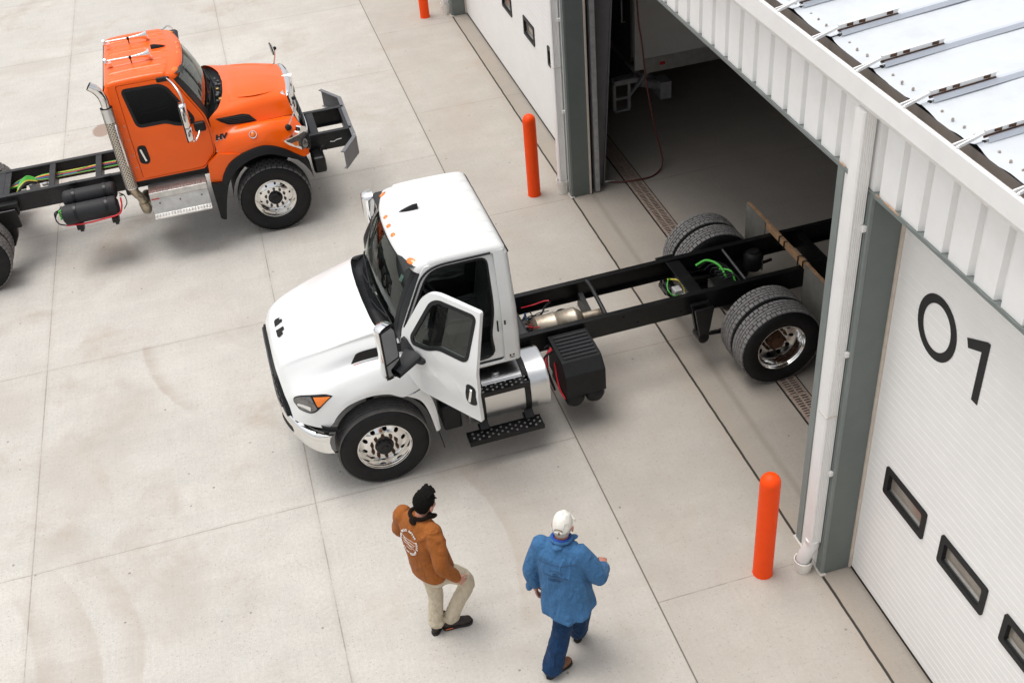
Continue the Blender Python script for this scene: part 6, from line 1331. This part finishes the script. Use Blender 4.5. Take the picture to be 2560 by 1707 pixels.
def head(mb, c, fdir, sc_=1.0):
    f = Vector(fdir).normalized(); s = Vector((-f.y, f.x, 0)).normalized(); u = f.cross(s).normalized(); R = Matrix((f, s, u)).transposed(); c = Vector(c)
    def P(a, b, z): return c + (f * a + s * b + u * z) * sc_
    mb.ell(P(-0.005, 0, 0.035), (0.098 * sc_, 0.078 * sc_, 0.092 * sc_), 14, R); mb.ell(P(0.022, 0, -0.035), (0.072 * sc_, 0.062 * sc_, 0.082 * sc_), 12, R); mb.ell(P(0.055, 0, -0.088), (0.030 * sc_, 0.032 * sc_, 0.024 * sc_), 8, R)
    mb.ell(P(0.098, 0, -0.022), (0.018 * sc_, 0.014 * sc_, 0.024 * sc_), 8, R); mb.ell(P(0.088, 0, 0.012), (0.014 * sc_, 0.045 * sc_, 0.010 * sc_), 8, R); mb.ell(P(0.085, 0, -0.062), (0.013 * sc_, 0.026 * sc_, 0.010 * sc_), 8, R)
    for k in (1, -1): mb.ell(P(-0.005, k * 0.090, -0.014), (0.024 * sc_, 0.010 * sc_, 0.034 * sc_), 8, R); mb.ell(P(0.055, k * 0.045, -0.03), (0.03 * sc_, 0.02 * sc_, 0.022 * sc_), 8, R)
    return P, R, f, s, u
def eyes(parent, P, R, dark):
    for k in (1, -1):
        mb = MB(); mb.ell(P(0.083, k * 0.031, 0.0), (0.011, 0.013, 0.009), 8, R); e = mb.build('eye', mat('eye_white', (0.7, 0.68, 0.64), 0.2) if 'eye_white' not in bpy.data.materials else bpy.data.materials['eye_white'], parent, smooth=60)
        mb = MB(); mb.ell(P(0.0915, k * 0.031, 0.0), (0.004, 0.006, 0.006), 6, R); mb.build('iris', M['interior_black'], parent)
        mb = MB(); mb.ell(P(0.097, k * 0.032, 0.019), (0.008, 0.022, 0.005), 6, R); mb.build('eyebrow', dark, parent, smooth=60)
def bvh(o): 
    bpy.context.view_layer.update(); dg = bpy.context.evaluated_depsgraph_get(); return BVHTree.FromObject(o, dg)
def cloth_mat(name, col, rough, weave, wscale=260, var=0.12, vscale=7, fold=0.35, fscale=9, dirt=None):
    m = mat(name, col, rough, var=var, vscale=vscale, spec=0.2, dirt=dirt, dscale=4, damt=0.25); nt = m.node_tree; N = nt.nodes; L = nt.links; b = N['Principled BSDF']
    tc = N.new('ShaderNodeTexCoord'); n1 = N.new('ShaderNodeTexNoise'); n1.inputs['Scale'].default_value = wscale; L.new(tc.outputs['Object'], n1.inputs['Vector'])
    mp = N.new('ShaderNodeMapping'); mp.inputs['Scale'].default_value = (1, 1, 0.45); L.new(tc.outputs['Object'], mp.inputs['Vector'])
    n2 = N.new('ShaderNodeTexNoise'); n2.inputs['Scale'].default_value = fscale; n2.inputs['Detail'].default_value = 4; n2.inputs['Distortion'].default_value = 1.2; L.new(mp.outputs[0], n2.inputs['Vector'])
    b1 = N.new('ShaderNodeBump'); b1.inputs['Strength'].default_value = weave; b1.inputs['Distance'].default_value = 0.002; L.new(n1.outputs['Fac'], b1.inputs['Height'])
    b2 = N.new('ShaderNodeBump'); b2.inputs['Strength'].default_value = fold; b2.inputs['Distance'].default_value = 0.12; L.new(n2.outputs['Fac'], b2.inputs['Height']); L.new(b1.outputs[0], b2.inputs['Normal']); L.new(b2.outputs[0], b.inputs['Normal'])
    b.inputs['Sheen Weight'].default_value = 0.05; b.inputs['Specular IOR Level'].default_value = 0.1; return m
M['skin'] = mat('skin', (0.50, 0.235, 0.165), 0.5, var=0.1, vscale=20)
M['skin_old'] = mat('skin_old', (0.46, 0.20, 0.14), 0.52, var=0.15, vscale=22)
M['jacket'] = cloth_mat('jacket', (0.30, 0.098, 0.023), 0.85, 0.15)
M['khaki'] = cloth_mat('khaki', (0.56, 0.485, 0.365), 0.85, 0.15, fold=0.5)
M['denim'] = cloth_mat('denim', (0.050, 0.140, 0.285), 0.85, 0.4, 320, 0.16, 40, 0.4)
M['jeans'] = cloth_mat('jeans', (0.011, 0.036, 0.092), 0.85, 0.4, 320, 0.25, 14, 0.5)
M['hair_black'] = mat('hair_black', (0.008, 0.007, 0.006), 0.85, spec=0.08, var=0.3, vscale=60, bump=0.9, bscale=120)
M['hair_grey'] = mat('hair_grey', (0.42, 0.40, 0.37), 0.7, var=0.25, vscale=60, bump=0.8, bscale=150)
M['collar'] = cloth_mat('collar', (0.010, 0.006, 0.004), 0.9, 0.4, 300)
M['boot_dark'] = mat('boot_dark', (0.024, 0.017, 0.014), 0.55, var=0.3, vscale=20)
M['boot_tan'] = mat('boot_tan', (0.20, 0.085, 0.035), 0.55, var=0.3, vscale=14, dirt=(0.08, 0.035, 0.02), dscale=12, damt=0.6)
M['sole_dark'] = mat('sole_dark', (0.02, 0.018, 0.017), 0.8)
M['cap_white'] = cloth_mat('cap_white', (0.74, 0.72, 0.66), 0.85, 0.15, 260, 0.05, 9, 0.25, 16)
M['thread_white'] = mat('thread_white', (0.75, 0.73, 0.70), 0.7)
M['thread_navy'] = mat('thread_navy', (0.02, 0.045, 0.10), 0.7)
M['tee_blue'] = mat('tee_blue', (0.01, 0.06, 0.35), 0.8)

# ---- man in the brown jacket
B1 = Vector((0.66, 7.10, 0)); m1 = empty('person', B1, 0, 'dark haired man in a brown canvas jacket and khaki trousers, walking', 'person', 'two men walking in front of the white truck')
def a_(x, y, z): return Vector((x, y, z)) - B1
s1 = Vector((-0.53, 0.85, 0)); f1 = Vector((0.85, 0.53, 0))
hipL, hipR = a_(0.565, 7.165, 0.95), a_(0.675, 7.0, 0.95); kR, kL = a_(0.905, 7.085, 0.60), a_(0.60, 7.135, 0.51); aR, aL = a_(0.695, 7.085, 0.11), a_(0.548, 7.085, 0.10)
shL, shR = a_(0.445, 7.285, 1.495), a_(0.672, 6.95, 1.495); eR, wR = a_(0.668, 6.805, 1.19), a_(0.785, 6.845, 0.955); eL, wL = a_(0.42, 7.40, 1.17), a_(0.60, 7.42, 0.97)
tors = [(a_(0.62, 7.085, 0.86), 0.165, 0.115), (a_(0.61, 7.09, 1.05), 0.16, 0.11), (a_(0.58, 7.11, 1.3), 0.185, 0.125), (a_(0.565, 7.115, 1.46), 0.17, 0.09), (a_(0.585, 7.13, 1.545), 0.07, 0.065)]
mb = MB(); rings(mb, tors, s1); limb(mb, [hipL, kL, aL], [0.085, 0.058, 0.042]); limb(mb, [hipR, kR, aR], [0.085, 0.058, 0.042])
limb(mb, [shL, eL, wL], [0.055, 0.042, 0.03]); limb(mb, [shR, eR, wR], [0.055, 0.042, 0.03])
hc = a_(0.655, 7.17, 1.655); limb(mb, [a_(0.585, 7.125, 1.50), a_(0.60, 7.135, 1.57), hc + Vector((-0.02, -0.012, -0.06))], [0.062, 0.058, 0.056])
fd = Vector((0.86, 0.51, -0.05)); P, R, hf, hsd, hu = head(mb, hc, fd)
hand(mb, wR, (0.55, -0.05, -0.75), (-0.2, 0.9, 0.0), (0.75, 0.25, 0.5), 0.75); hand(mb, wL, (0.6, 0.1, -0.7), (0.1, -0.9, 0), (0.75, 0.2, 0.5), 0.75)
bd = soft(mb.build('body', M['skin'], m1), 0.0075, 3)
eyes(bd, P, R, M['hair_black'])
mb = MB(); mb.ell(P(-0.010, 0, 0.046), (0.110, 0.092, 0.100), 14, R); mb.ell(P(-0.045, 0, -0.005), (0.068, 0.078, 0.078), 12, R); mb.ell(P(0.03, 0, 0.10), (0.072, 0.068, 0.05), 12, R)
rnd = random.Random(5)
for k in range(130):
    b_ = rnd.uniform(-0.07, 0.07); a = rnd.uniform(-0.02, 0.085); z = 0.125 - 0.25 * b_ * b_ * 8 * 0.3 - max(0, -a) * 0.2; p = P(a, b_, z - 0.012); q = P(a + rnd.uniform(0.005, 0.03), b_ + rnd.uniform(-0.012, 0.012), z + rnd.uniform(0.002, 0.012)); mb.tube([p, p.lerp(q, 0.6), q], [0.012, 0.008, 0.003], 5)
soft(mb.build('hair', M['hair_black'], bd), 0.006, 1, 0.010, 0.02)
mb = MB(); rings(mb, [(a_(0.63, 7.08, 0.80), 0.17, 0.14), (a_(0.625, 7.085, 0.92), 0.185, 0.135), (a_(0.615, 7.09, 1.05), 0.17, 0.12)], s1)
limb(mb, [hipR + Vector((0, 0, -0.03)), kR, kR.lerp(aR, 0.55), aR + Vector((0, 0, 0.03))], [0.108, 0.078, 0.070, 0.064]); limb(mb, [hipL + Vector((0, 0, -0.03)), kL, kL.lerp(aL, 0.55), aL + Vector((0, 0, 0.03))], [0.108, 0.076, 0.070, 0.064])
for c in (aL, aR): mb.ell(c + Vector((0.012, 0, 0.015)), (0.078, 0.070, 0.03), 10); mb.ell(c + Vector((0.012, 0, 0.05)), (0.080, 0.072, 0.028), 10)
soft(mb.build('trousers', M['khaki'], m1), 0.0085, 4, 0, 0, (0.011, (5.0, 5.0, 10)))
jt = [(a_(0.62, 7.09, 0.865), 0.195, 0.155), (a_(0.615, 7.09, 0.90), 0.215, 0.172), (a_(0.60, 7.10, 1.0), 0.212, 0.17), (a_(0.585, 7.11, 1.15), 0.198, 0.162), (a_(0.565, 7.115, 1.32), 0.205, 0.155), (a_(0.555, 7.12, 1.46), 0.212, 0.125), (a_(0.565, 7.125, 1.53), 0.15, 0.095), (a_(0.578, 7.13, 1.575), 0.085, 0.075)]
mb = MB(); rings(mb, jt, s1, 32)
limb(mb, [shR + Vector((-0.01, 0.02, -0.01)), eR.lerp(shR, 0.45) + Vector((0.0, -0.01, 0)), eR, eR.lerp(wR, 0.6), wR], [0.086, 0.078, 0.068, 0.060, 0.052]); limb(mb, [shL + Vector((0.0, -0.02, -0.01)), eL.lerp(shL, 0.45), eL, wL], [0.088, 0.083, 0.074, 0.055])
jk = soft(mb.build('jacket', M['jacket'], m1), 0.009, 5, 0, 0, (0.011, (4.5, 4.5, 4.5)))
mb = MB(); ring = []
for k in range(30): q = 2 * math.pi * k / 30; ring.append(a_(0.588, 7.132, 1.572) + s1 * (0.088 * math.cos(q)) + f1 * (0.085 * math.sin(q)) + Vector((0, 0, 0.012 - 0.016 * math.sin(q))))
mb.tube(ring + ring[:2], 0.021, 8, False); c = a_(0.588, 7.132, 1.572); mb.ell(c + f1 * 0.07 - s1 * 0.085 + Vector((0, 0, -0.022)), (0.05, 0.03, 0.022), 8); mb.ell(c - f1 * 0.085 + Vector((0, 0, -0.008)), (0.04, 0.06, 0.022), 8)
soft(mb.build('collar', M['collar'], jk), 0.007, 3)
sh = shoe(m1, (0.605 - B1.x, 7.083 - B1.y), (0.905 - B1.x, 7.085 - B1.y), M['boot_dark'], M['sole_dark']); mb = MB(); mb.box((0.63 - B1.x, 7.0375 - B1.y, 0.026), (0.70 - B1.x, 7.041 - B1.y, 0.036)); mb.build('sole_stripe', mat('stripe', (0.7, 0.13, 0.04), 0.5), sh)
shoe(m1, (0.505 - B1.x, 7.03 - B1.y), (0.675 - B1.x, 7.26 - B1.y), M['boot_dark'], M['sole_dark'])
# stitched ring of words on the jacket back
T1 = bvh(jk)
def stick(tree, parent, c, right, upv, back, x, y, rot, body, size, m, name):
    o = c + right * x + upv * y; hit = tree.ray_cast(o - back * -0.5, -back)
    if hit[0] is None: return
    n = hit[1]; n = n if n.dot(back) > 0 else -n; n = (n * 0.5 + back * 0.5).normalized(); r_ = (right - n * right.dot(n)).normalized(); u_ = n.cross(r_)
    ca, sa = math.cos(rot), math.sin(rot); xr = r_ * ca + u_ * sa; yr = -r_ * sa + u_ * ca; p = hit[0] + n * 0.006
    T = Matrix(((xr.x, yr.x, n.x, p.x), (xr.y, yr.y, n.y, p.y), (xr.z, yr.z, n.z, p.z), (0, 0, 0, 1)))
    return text_mesh(parent, body, name, m, size, T, 0.002, 0.0012)
def stroke(tree, parent, c, right, upv, back, pts, r, m, name):
    out = []
    for x, y in pts:
        hit = tree.ray_cast(c + right * x + upv * y + back * 0.5, -back)
        if hit[0] is not None: out.append(hit[0] + back * 0.002)
    if len(out) > 1: mb = MB(); mb.tube(out, r, 5); return mb.build(name, m, parent)
cB = a_(0.56, 7.118, 1.355); rgt = -s1.normalized(); upv = Vector((0, 0, 1)); bk = -f1.normalized()
words = 'MILE AFTER MILE AFTER MILE AFTER '
for i, ch in enumerate(words):
    if ch == ' ': continue
    q = math.pi * 0.78 - 2 * math.pi * i / len(words); stick(T1, jk, cB, rgt, upv, bk, 0.105 * math.cos(q), 0.125 * math.sin(q), q - math.pi / 2, ch, 0.030, M['thread_white'], 'embroidery')
for dy, w_ in ((0.030, 0.075), (0.006, 0.085), (-0.018, 0.07)):
    stroke(T1, jk, cB, rgt, upv, bk, [(w_ * (k / 14 - 1), dy + 0.005 * math.sin(k * 2.1)) for k in range(29)], 0.0018, M['thread_white'], 'embroidery')
stroke(T1, jk, cB, rgt, upv, bk, [(-0.09 + 0.01 * k, 0.045 - 0.006 * k) for k in range(19)], 0.0018, M['thread_white'], 'embroidery'); stroke(T1, jk, cB, rgt, upv, bk, [(-0.03 + 0.01 * k, -0.055 + 0.004 * math.sin(k * 1.7)) for k in range(8)], 0.0018, M['thread_white'], 'embroidery')

# ---- older man in denim
B2 = Vector((1.64, 6.38, 0)); m2 = empty('person', B2, 0, 'man in a white cap, blue denim shirt and dark jeans, walking away', 'person', 'two men walking in front of the white truck')
def b_2(x, y, z): return Vector((x, y, z)) - B2
s2 = Vector((-0.80, 0.60, 0)); f2 = Vector((0.60, 0.80, 0))
hipL, hipR = b_2(1.665, 6.40, 0.95), b_2(1.79, 6.335, 0.95); kL, kR = b_2(1.625, 6.345, 0.51), b_2(1.845, 6.47, 0.53); aL, aR = b_2(1.475, 6.245, 0.11), b_2(1.83, 6.565, 0.10)
shL, shR = b_2(1.515, 6.525, 1.475), b_2(1.83, 6.295, 1.475); eL, wL = b_2(1.415, 6.525, 1.17), b_2(1.445, 6.525, 0.925); eR, wR = b_2(1.945, 6.235, 1.20), b_2(2.05, 6.405, 1.085)
mb = MB(); rings(mb, [(b_2(1.69, 6.375, 0.86), 0.165, 0.12), (b_2(1.69, 6.385, 1.05), 0.165, 0.13), (b_2(1.675, 6.405, 1.3), 0.185, 0.13), (b_2(1.67, 6.41, 1.46), 0.17, 0.09), (b_2(1.685, 6.425, 1.545), 0.07, 0.065)], s2)
limb(mb, [hipL, kL, aL], [0.085, 0.058, 0.042]); limb(mb, [hipR, kR, aR], [0.085, 0.058, 0.042]); limb(mb, [shL, eL, wL], [0.052, 0.042, 0.032]); limb(mb, [shR, eR, wR], [0.052, 0.042, 0.032])
hc = b_2(1.722, 6.462, 1.695); limb(mb, [b_2(1.685, 6.42, 1.50), b_2(1.695, 6.432, 1.57), hc + Vector((-0.015, -0.02, -0.06))], [0.064, 0.062, 0.06])
P, R, hf, hsd, hu = head(mb, hc, (0.60, 0.80, -0.10), 1.0)
hand(mb, wL, (0.10, -0.12, -1), (0.75, -0.2, 0.1), (0.35, 0.75, 0.0), 0.95); hand(mb, wR, (0.30, 0.85, 0.1), (-0.2, 0.1, -0.95), (-0.8, 0.4, 0.1), 1.0)
bd = soft(mb.build('body', M['skin_old'], m2), 0.0075, 3); eyes(bd, P, R, M['hair_grey'])
mb = MB(); mb.ell(P(-0.03, 0, -0.012), (0.082, 0.083, 0.06), 12, R); mb.ell(P(-0.055, 0, -0.035), (0.05, 0.066, 0.05), 12, R); soft(mb.build('hair', M['hair_grey'], bd), 0.006, 1, 0.006, 0.015)
mb = MB(); rows = []
for i in range(13):
    q = i / 12 * math.pi / 2; zz = 0.012 + 0.118 * math.sin(q); k = math.cos(q) ** 0.62
    rows.append([P(-0.006 + 0.112 * k * math.cos(w) , 0.085 * k * math.sin(w), zz + 0.004 * math.sin(5 * w + i) * math.sin(q * 2) - (0.022 * max(0, -math.cos(w)) * (1 - i / 12))) for w in [2 * math.pi * j / 36 for j in range(36)]])
mb.grid(rows, cv=True)
cp_ = mb.build('cap', M['cap_white'], m2, smooth=60, solid=0.004)
mb = MB(); mb.grid([[P(0.095 + 0.075 * t * math.cos(w), 0.088 * math.sin(w) * (1 - 0.1 * t), 0.012 - 0.020 * t - 0.03 * abs(math.sin(w)) ** 2 * t + 0.0) for w in [(j / 12 - 0.5) * 2.6 for j in range(13)]] for t in (0, 0.4, 0.8, 1.0)]); mb.build('cap_brim', M['cap_white'], cp_, smooth=60, solid=0.005)
mb = MB(); mb.tube([P(-0.122 + 0.008 * abs(k) * 0.12, 0.006 * k, 0.012 + 0.004 * math.sin(k)) for k in range(-6, 7)], 0.006, 6); mb.build('cap_strap', M['cap_white'], cp_); mb = MB(); mb.tube([P(-0.112 - 0.006 * (1 - (k / 6) ** 2), 0.006 * k, 0.022 + 0.022 * math.sqrt(max(0, 1 - (k / 6) ** 2))) for k in range(-6, 7)], 0.004, 6); mb.cbox(P(-0.124, -0.008, 0.006), (0.014, 0.014, 0.02)); mb.build('cap_buckle', mat('brown_clip', (0.16, 0.10, 0.05), 0.5, 0.4), cp_)
mb = MB(); mb.ell(P(0, 0, 0.131), (0.009, 0.009, 0.006), 6); mb.build('cap_button', M['cap_white'], cp_)
mb = MB(); rings(mb, [(b_2(1.69, 6.37, 0.82), 0.165, 0.135), (b_2(1.69, 6.375, 0.95), 0.175, 0.13), (b_2(1.69, 6.385, 1.05), 0.165, 0.12)], s2)
limb(mb, [hipL + Vector((0, 0, -0.03)), kL + Vector((0.0, 0.0, 0.02)), kL.lerp(aL, 0.6), aL + Vector((-0.01, -0.005, -0.01))], [0.115, 0.092, 0.092, 0.092]); limb(mb, [hipR + Vector((0, 0, -0.03)), kR, kR.lerp(aR, 0.6), aR + Vector((-0.01, -0.01, 0.0))], [0.115, 0.092, 0.09, 0.088])
soft(mb.build('jeans', M['jeans'], m2), 0.0085, 4, 0, 0, (0.012, (5.0, 5.0, 6.5)))
st_ = [(b_2(1.69, 6.345, 0.765), 0.245, 0.205), (b_2(1.69, 6.35, 0.81), 0.245, 0.20), (b_2(1.69, 6.37, 0.95), 0.232, 0.182), (b_2(1.685, 6.39, 1.15), 0.222, 0.165), (b_2(1.67, 6.405, 1.32), 0.222, 0.15), (b_2(1.665, 6.41, 1.44), 0.215, 0.122), (b_2(1.675, 6.418, 1.515), 0.15, 0.095), (b_2(1.685, 6.425, 1.56), 0.085, 0.08)]
mb = MB(); n = 56; rows = []
sd_ = s2.normalized(); fd_ = f2.normalized()
for i, (c, a, b_) in enumerate(st_):
    fl_ = clamp((1.15 - (c.z)) / 0.45); row = []
    for k in range(n):
        q = 2 * math.pi * k / n; w_ = 1 + fl_ * 0.05 * math.sin(7 * q + 0.6) + fl_ * 0.025 * math.sin(13 * q)
        dz = (0.055 * abs(math.cos(q)) ** 2 - 0.03 * math.cos(q) * 0) * (1 if i < 2 else 0)
        row.append(c + sd_ * a * w_ * math.copysign(abs(math.cos(q)) ** 0.85, math.cos(q)) + fd_ * b_ * w_ * math.copysign(abs(math.sin(q)) ** 0.85, math.sin(q)) + Vector((0, 0, dz)))
    rows.append(row)
mb.grid(rows, cv=True); o_ = len(mb.v) - n * len(rows); mb.f.append(tuple(o_ + k for k in reversed(range(n)))); mb.f.append(tuple(o_ + (len(rows) - 1) * n + k for k in range(n)))
limb(mb, [shR + Vector((-0.02, 0.01, -0.01)), shR.lerp(eR, 0.5) + Vector((0, 0, 0.01)), eR, eR.lerp(wR, 0.55), wR - Vector((0.008, 0.015, 0))], [0.086, 0.084, 0.080, 0.072, 0.066]); limb(mb, [shL + Vector((0.02, -0.01, -0.01)), shL.lerp(eL, 0.5), eL, eL.lerp(wL, 0.5), wL + Vector((0, 0, 0.065))], [0.086, 0.080, 0.072, 0.066, 0.060])
mb.ell(wL + Vector((-0.06, 0.0, 0.035)), (0.026, 0.04, 0.045), 8)
shirt = soft(mb.build('denim_shirt', M['denim'], m2), 0.009, 4, 0, 0, (0.013, (7.0, 7.0, 2.6)))
mb = MB(); ring = []
for k in range(30): q = 2 * math.pi * k / 30; ring.append(b_2(1.692, 6.432, 1.572) + sd_ * (0.086 * math.cos(q)) + fd_ * (0.084 * math.sin(q)) + Vector((0, 0, 0.008 - 0.014 * math.sin(q))))
mb.tube(ring + ring[:2], 0.017, 8, False); c = b_2(1.692, 6.432, 1.565); mb.ell(c + fd_ * 0.06 - sd_ * 0.09 + Vector((0, 0, -0.012)), (0.045, 0.03, 0.02), 8); mb.ell(c - fd_ * 0.09 + Vector((0, 0, -0.01)), (0.055, 0.04, 0.018), 8); soft(mb.build('collar', M['denim'], shirt), 0.007, 3)
mb = MB(); ring = [p * 1.0 + (b_2(1.692, 6.432, 1.59) - p) * 0.14 + Vector((0, 0, 0.014)) for p in ring]; mb.tube(ring + ring[:2], 0.012, 8, False); mb.build('undershirt_collar', M['tee_blue'], m2, smooth=60)
shoe(m2, (1.398 - B2.x, 6.205 - B2.y), (1.672 - B2.x, 6.325 - B2.y), M['boot_tan'], M['sole_dark']); shoe(m2, (1.785 - B2.x, 6.495 - B2.y), (1.95 - B2.x, 6.765 - B2.y), M['boot_tan'], M['sole_dark'])
T2 = bvh(shirt); cB = b_2(1.668, 6.405, 1.285); rgt = -sd_; bk = -fd_
stroke(T2, shirt, cB, rgt, upv, bk, [(-0.115 + 0.006 * k, 0.0 + 0.005 * math.sin(k * 1.35) + 0.004 * math.sin(k * 3.1)) for k in range(39)], 0.0024, M['thread_navy'], 'embroidery')
for y, w_ in ((-0.035, 0.085), (-0.05, 0.075), (-0.062, 0.06)):
    for k in range(int(w_ / 0.007)): stroke(T2, shirt, cB, rgt, upv, bk, [(-w_ / 2 * 1.6 + k * 0.0115, y), (-w_ / 2 * 1.6 + k * 0.0115 + 0.007, y + 0.003)], 0.0026, M['thread_navy'], 'embroidery')
stroke(T2, shirt, cB, rgt, upv, bk, [(0.06 * math.cos(q), 0.035 + 0.032 * math.sin(q)) for q in [math.pi * k / 12 for k in range(1, 12)]], 0.0028, M['thread_navy'], 'embroidery'); stroke(T2, shirt, cB, rgt, upv, bk, [(-0.02 + 0.006 * k, 0.034 + 0.006 * math.sin(k * 2)) for k in range(7)], 0.0026, M['thread_navy'], 'embroidery')
stroke(T2, shirt, cB, rgt, upv, bk, [(-0.17 + 0.0085 * k, 0.105 + 0.0008 * k) for k in range(41)], 0.0022, M['thread_navy'], 'yoke_seam')
# ------------------------------------------------------------------ loose pieces become objects of their own
def split_pieces(o):
    me = o.data; n = len(me.vertices); par = list(range(n))
    def find(a):
        while par[a] != a: par[a] = par[par[a]]; a = par[a]
        return a
    for e in me.edges: par[find(e.vertices[0])] = find(e.vertices[1])
    isl = {}
    for i in range(n): isl.setdefault(find(i), []).append(i)
    B = []
    for vs in isl.values():
        c = [me.vertices[i].co for i in vs]; B.append(([min(p[k] for p in c) for k in range(3)], [max(p[k] for p in c) for k in range(3)], vs))
    g = list(range(len(B)))
    def f2(a):
        while g[a] != a: a = g[a]
        return a
    for i in range(len(B)):
        for j in range(i):
            gap = max(max(B[i][0][k] - B[j][1][k], B[j][0][k] - B[i][1][k]) for k in range(3)); sz = max(max(b[1][k] - b[0][k] for k in range(3)) for b in (B[i], B[j]))
            if gap < 0.02 * sz + 0.001: g[f2(i)] = f2(j)
    grp = {}
    for i, b in enumerate(B): grp.setdefault(f2(i), set()).update(b[2])
    if len(grp) < 2: return
    for vs in grp.values():
        m2 = me.copy(); bm = bmesh.new(); bm.from_mesh(m2); bm.verts.ensure_lookup_table()
        bmesh.ops.delete(bm, geom=[v for v in bm.verts if v.index not in vs], context='VERTS'); bm.to_mesh(m2); bm.free()
        c = o.copy(); c.data = m2; COL.objects.link(c)
    bpy.data.objects.remove(o)
names = {'mirror_arm', 'crossmember', 'rusty_trim', 'hood_crease', 'cowl_fittings', 'tank_band', 'tank_bracket', 'step_bracket', 'wiper', 'rail_bolt', 'corner_post', 'jamb_trim', 'jamb', 'weatherstrip', 'door_track', 'chassis', 'lift_arm', 'brake_valve', 'bumper_bolts', 'side_rivets', 'step_bolts', 'horn_bracket', 'brace', 'grille_bar', 'louvre', 'stack_mount', 'gearbox', 'windshield_surround', 'door_latch', 'label_print', 'valve_block', 'lug_nuts', 'rust_slot', 'screw_row', 'hall_wall', 'header_flashing', 'spring_hanger', 'hose_fitting', 'steel_column'}
ren = {'lug_nuts': 'lug_nut', 'screw_row': 'roof_screw', 'step_bolts': 'step_bolt', 'bumper_bolts': 'bumper_bolt', 'side_rivets': 'rivet', 'cowl_fittings': 'cowl_fitting'}
for o in [o for o in sc.objects if o.type == 'MESH' and o.name.split('.')[0] in names - {'steel_column', 'windshield_surround', 'header_flashing'}]:
    nm = o.name.split('.')[0]
    if nm in ren: o.name = ren[nm]
    split_pieces(o)
# ------------------------------------------------------------------ camera, light
yaw, pit, roll = 0.21831502, 0.65844402, -0.09693483
cy, sy, cp, sp_ = math.cos(yaw), math.sin(yaw), math.cos(pit), math.sin(pit)
fwd = Vector((sy*cp, cy*cp, -sp_)); right = Vector((cy, -sy, 0)); up = right.cross(fwd)
crr, srr = math.cos(roll), math.sin(roll)
r2 = right*crr + up*srr; u2 = right*(-srr) + up*crr
cam_d = bpy.data.cameras.new('camera'); cam = bpy.data.objects.new('camera', cam_d); COL.objects.link(cam)
Rm = Matrix((( r2.x, u2.x, -fwd.x), (r2.y, u2.y, -fwd.y), (r2.z, u2.z, -fwd.z)))
cam.matrix_world = Matrix.Translation((0, 0, H)) @ Rm.to_4x4()
cam_d.sensor_width = 36; cam_d.lens = 2819.806 / 2560 * 36; cam_d.clip_end = 3000; cam_d.clip_start = 0.1
sc.camera = cam
w = bpy.data.worlds.new('World'); sc.world = w; w.use_nodes = True; N = w.node_tree.nodes; L = w.node_tree.links
sky = N.new('ShaderNodeTexSky'); sky.sky_type = 'NISHITA'; sky.sun_disc = False; sky.sun_elevation = rad(76); sky.sun_rotation = rad(-60); sky.dust_density = 4.0; sky.air_density = 1.0
hs_ = N.new('ShaderNodeHueSaturation'); hs_.inputs['Saturation'].default_value = 0.22
L.new(sky.outputs[0], hs_.inputs['Color']); L.new(hs_.outputs[0], N['Background'].inputs['Color']); N['Background'].inputs['Strength'].default_value = 0.15
sd = bpy.data.lights.new('sun', 'SUN'); sun = bpy.data.objects.new('sun', sd); COL.objects.link(sun)
sd.energy = 1.0; sd.angle = rad(34); sd.color = (1.0, 0.965, 0.91)
el, az = rad(76), rad(-60)    # azimuth measured from +Y towards +X
dirn = Vector((math.sin(az)*math.cos(el), math.cos(az)*math.cos(el), math.sin(el)))
sun.rotation_euler = (-dirn).to_track_quat('-Z', 'Y').to_euler()
sc.view_settings.view_transform = 'Standard'; sc.view_settings.look = 'None'; sc.view_settings.exposure = EXPO; sc.view_settings.gamma = 1
sc.cycles.use_denoising = True; sc.cycles.max_bounces = 8; sc.cycles.transparent_max_bounces = 12
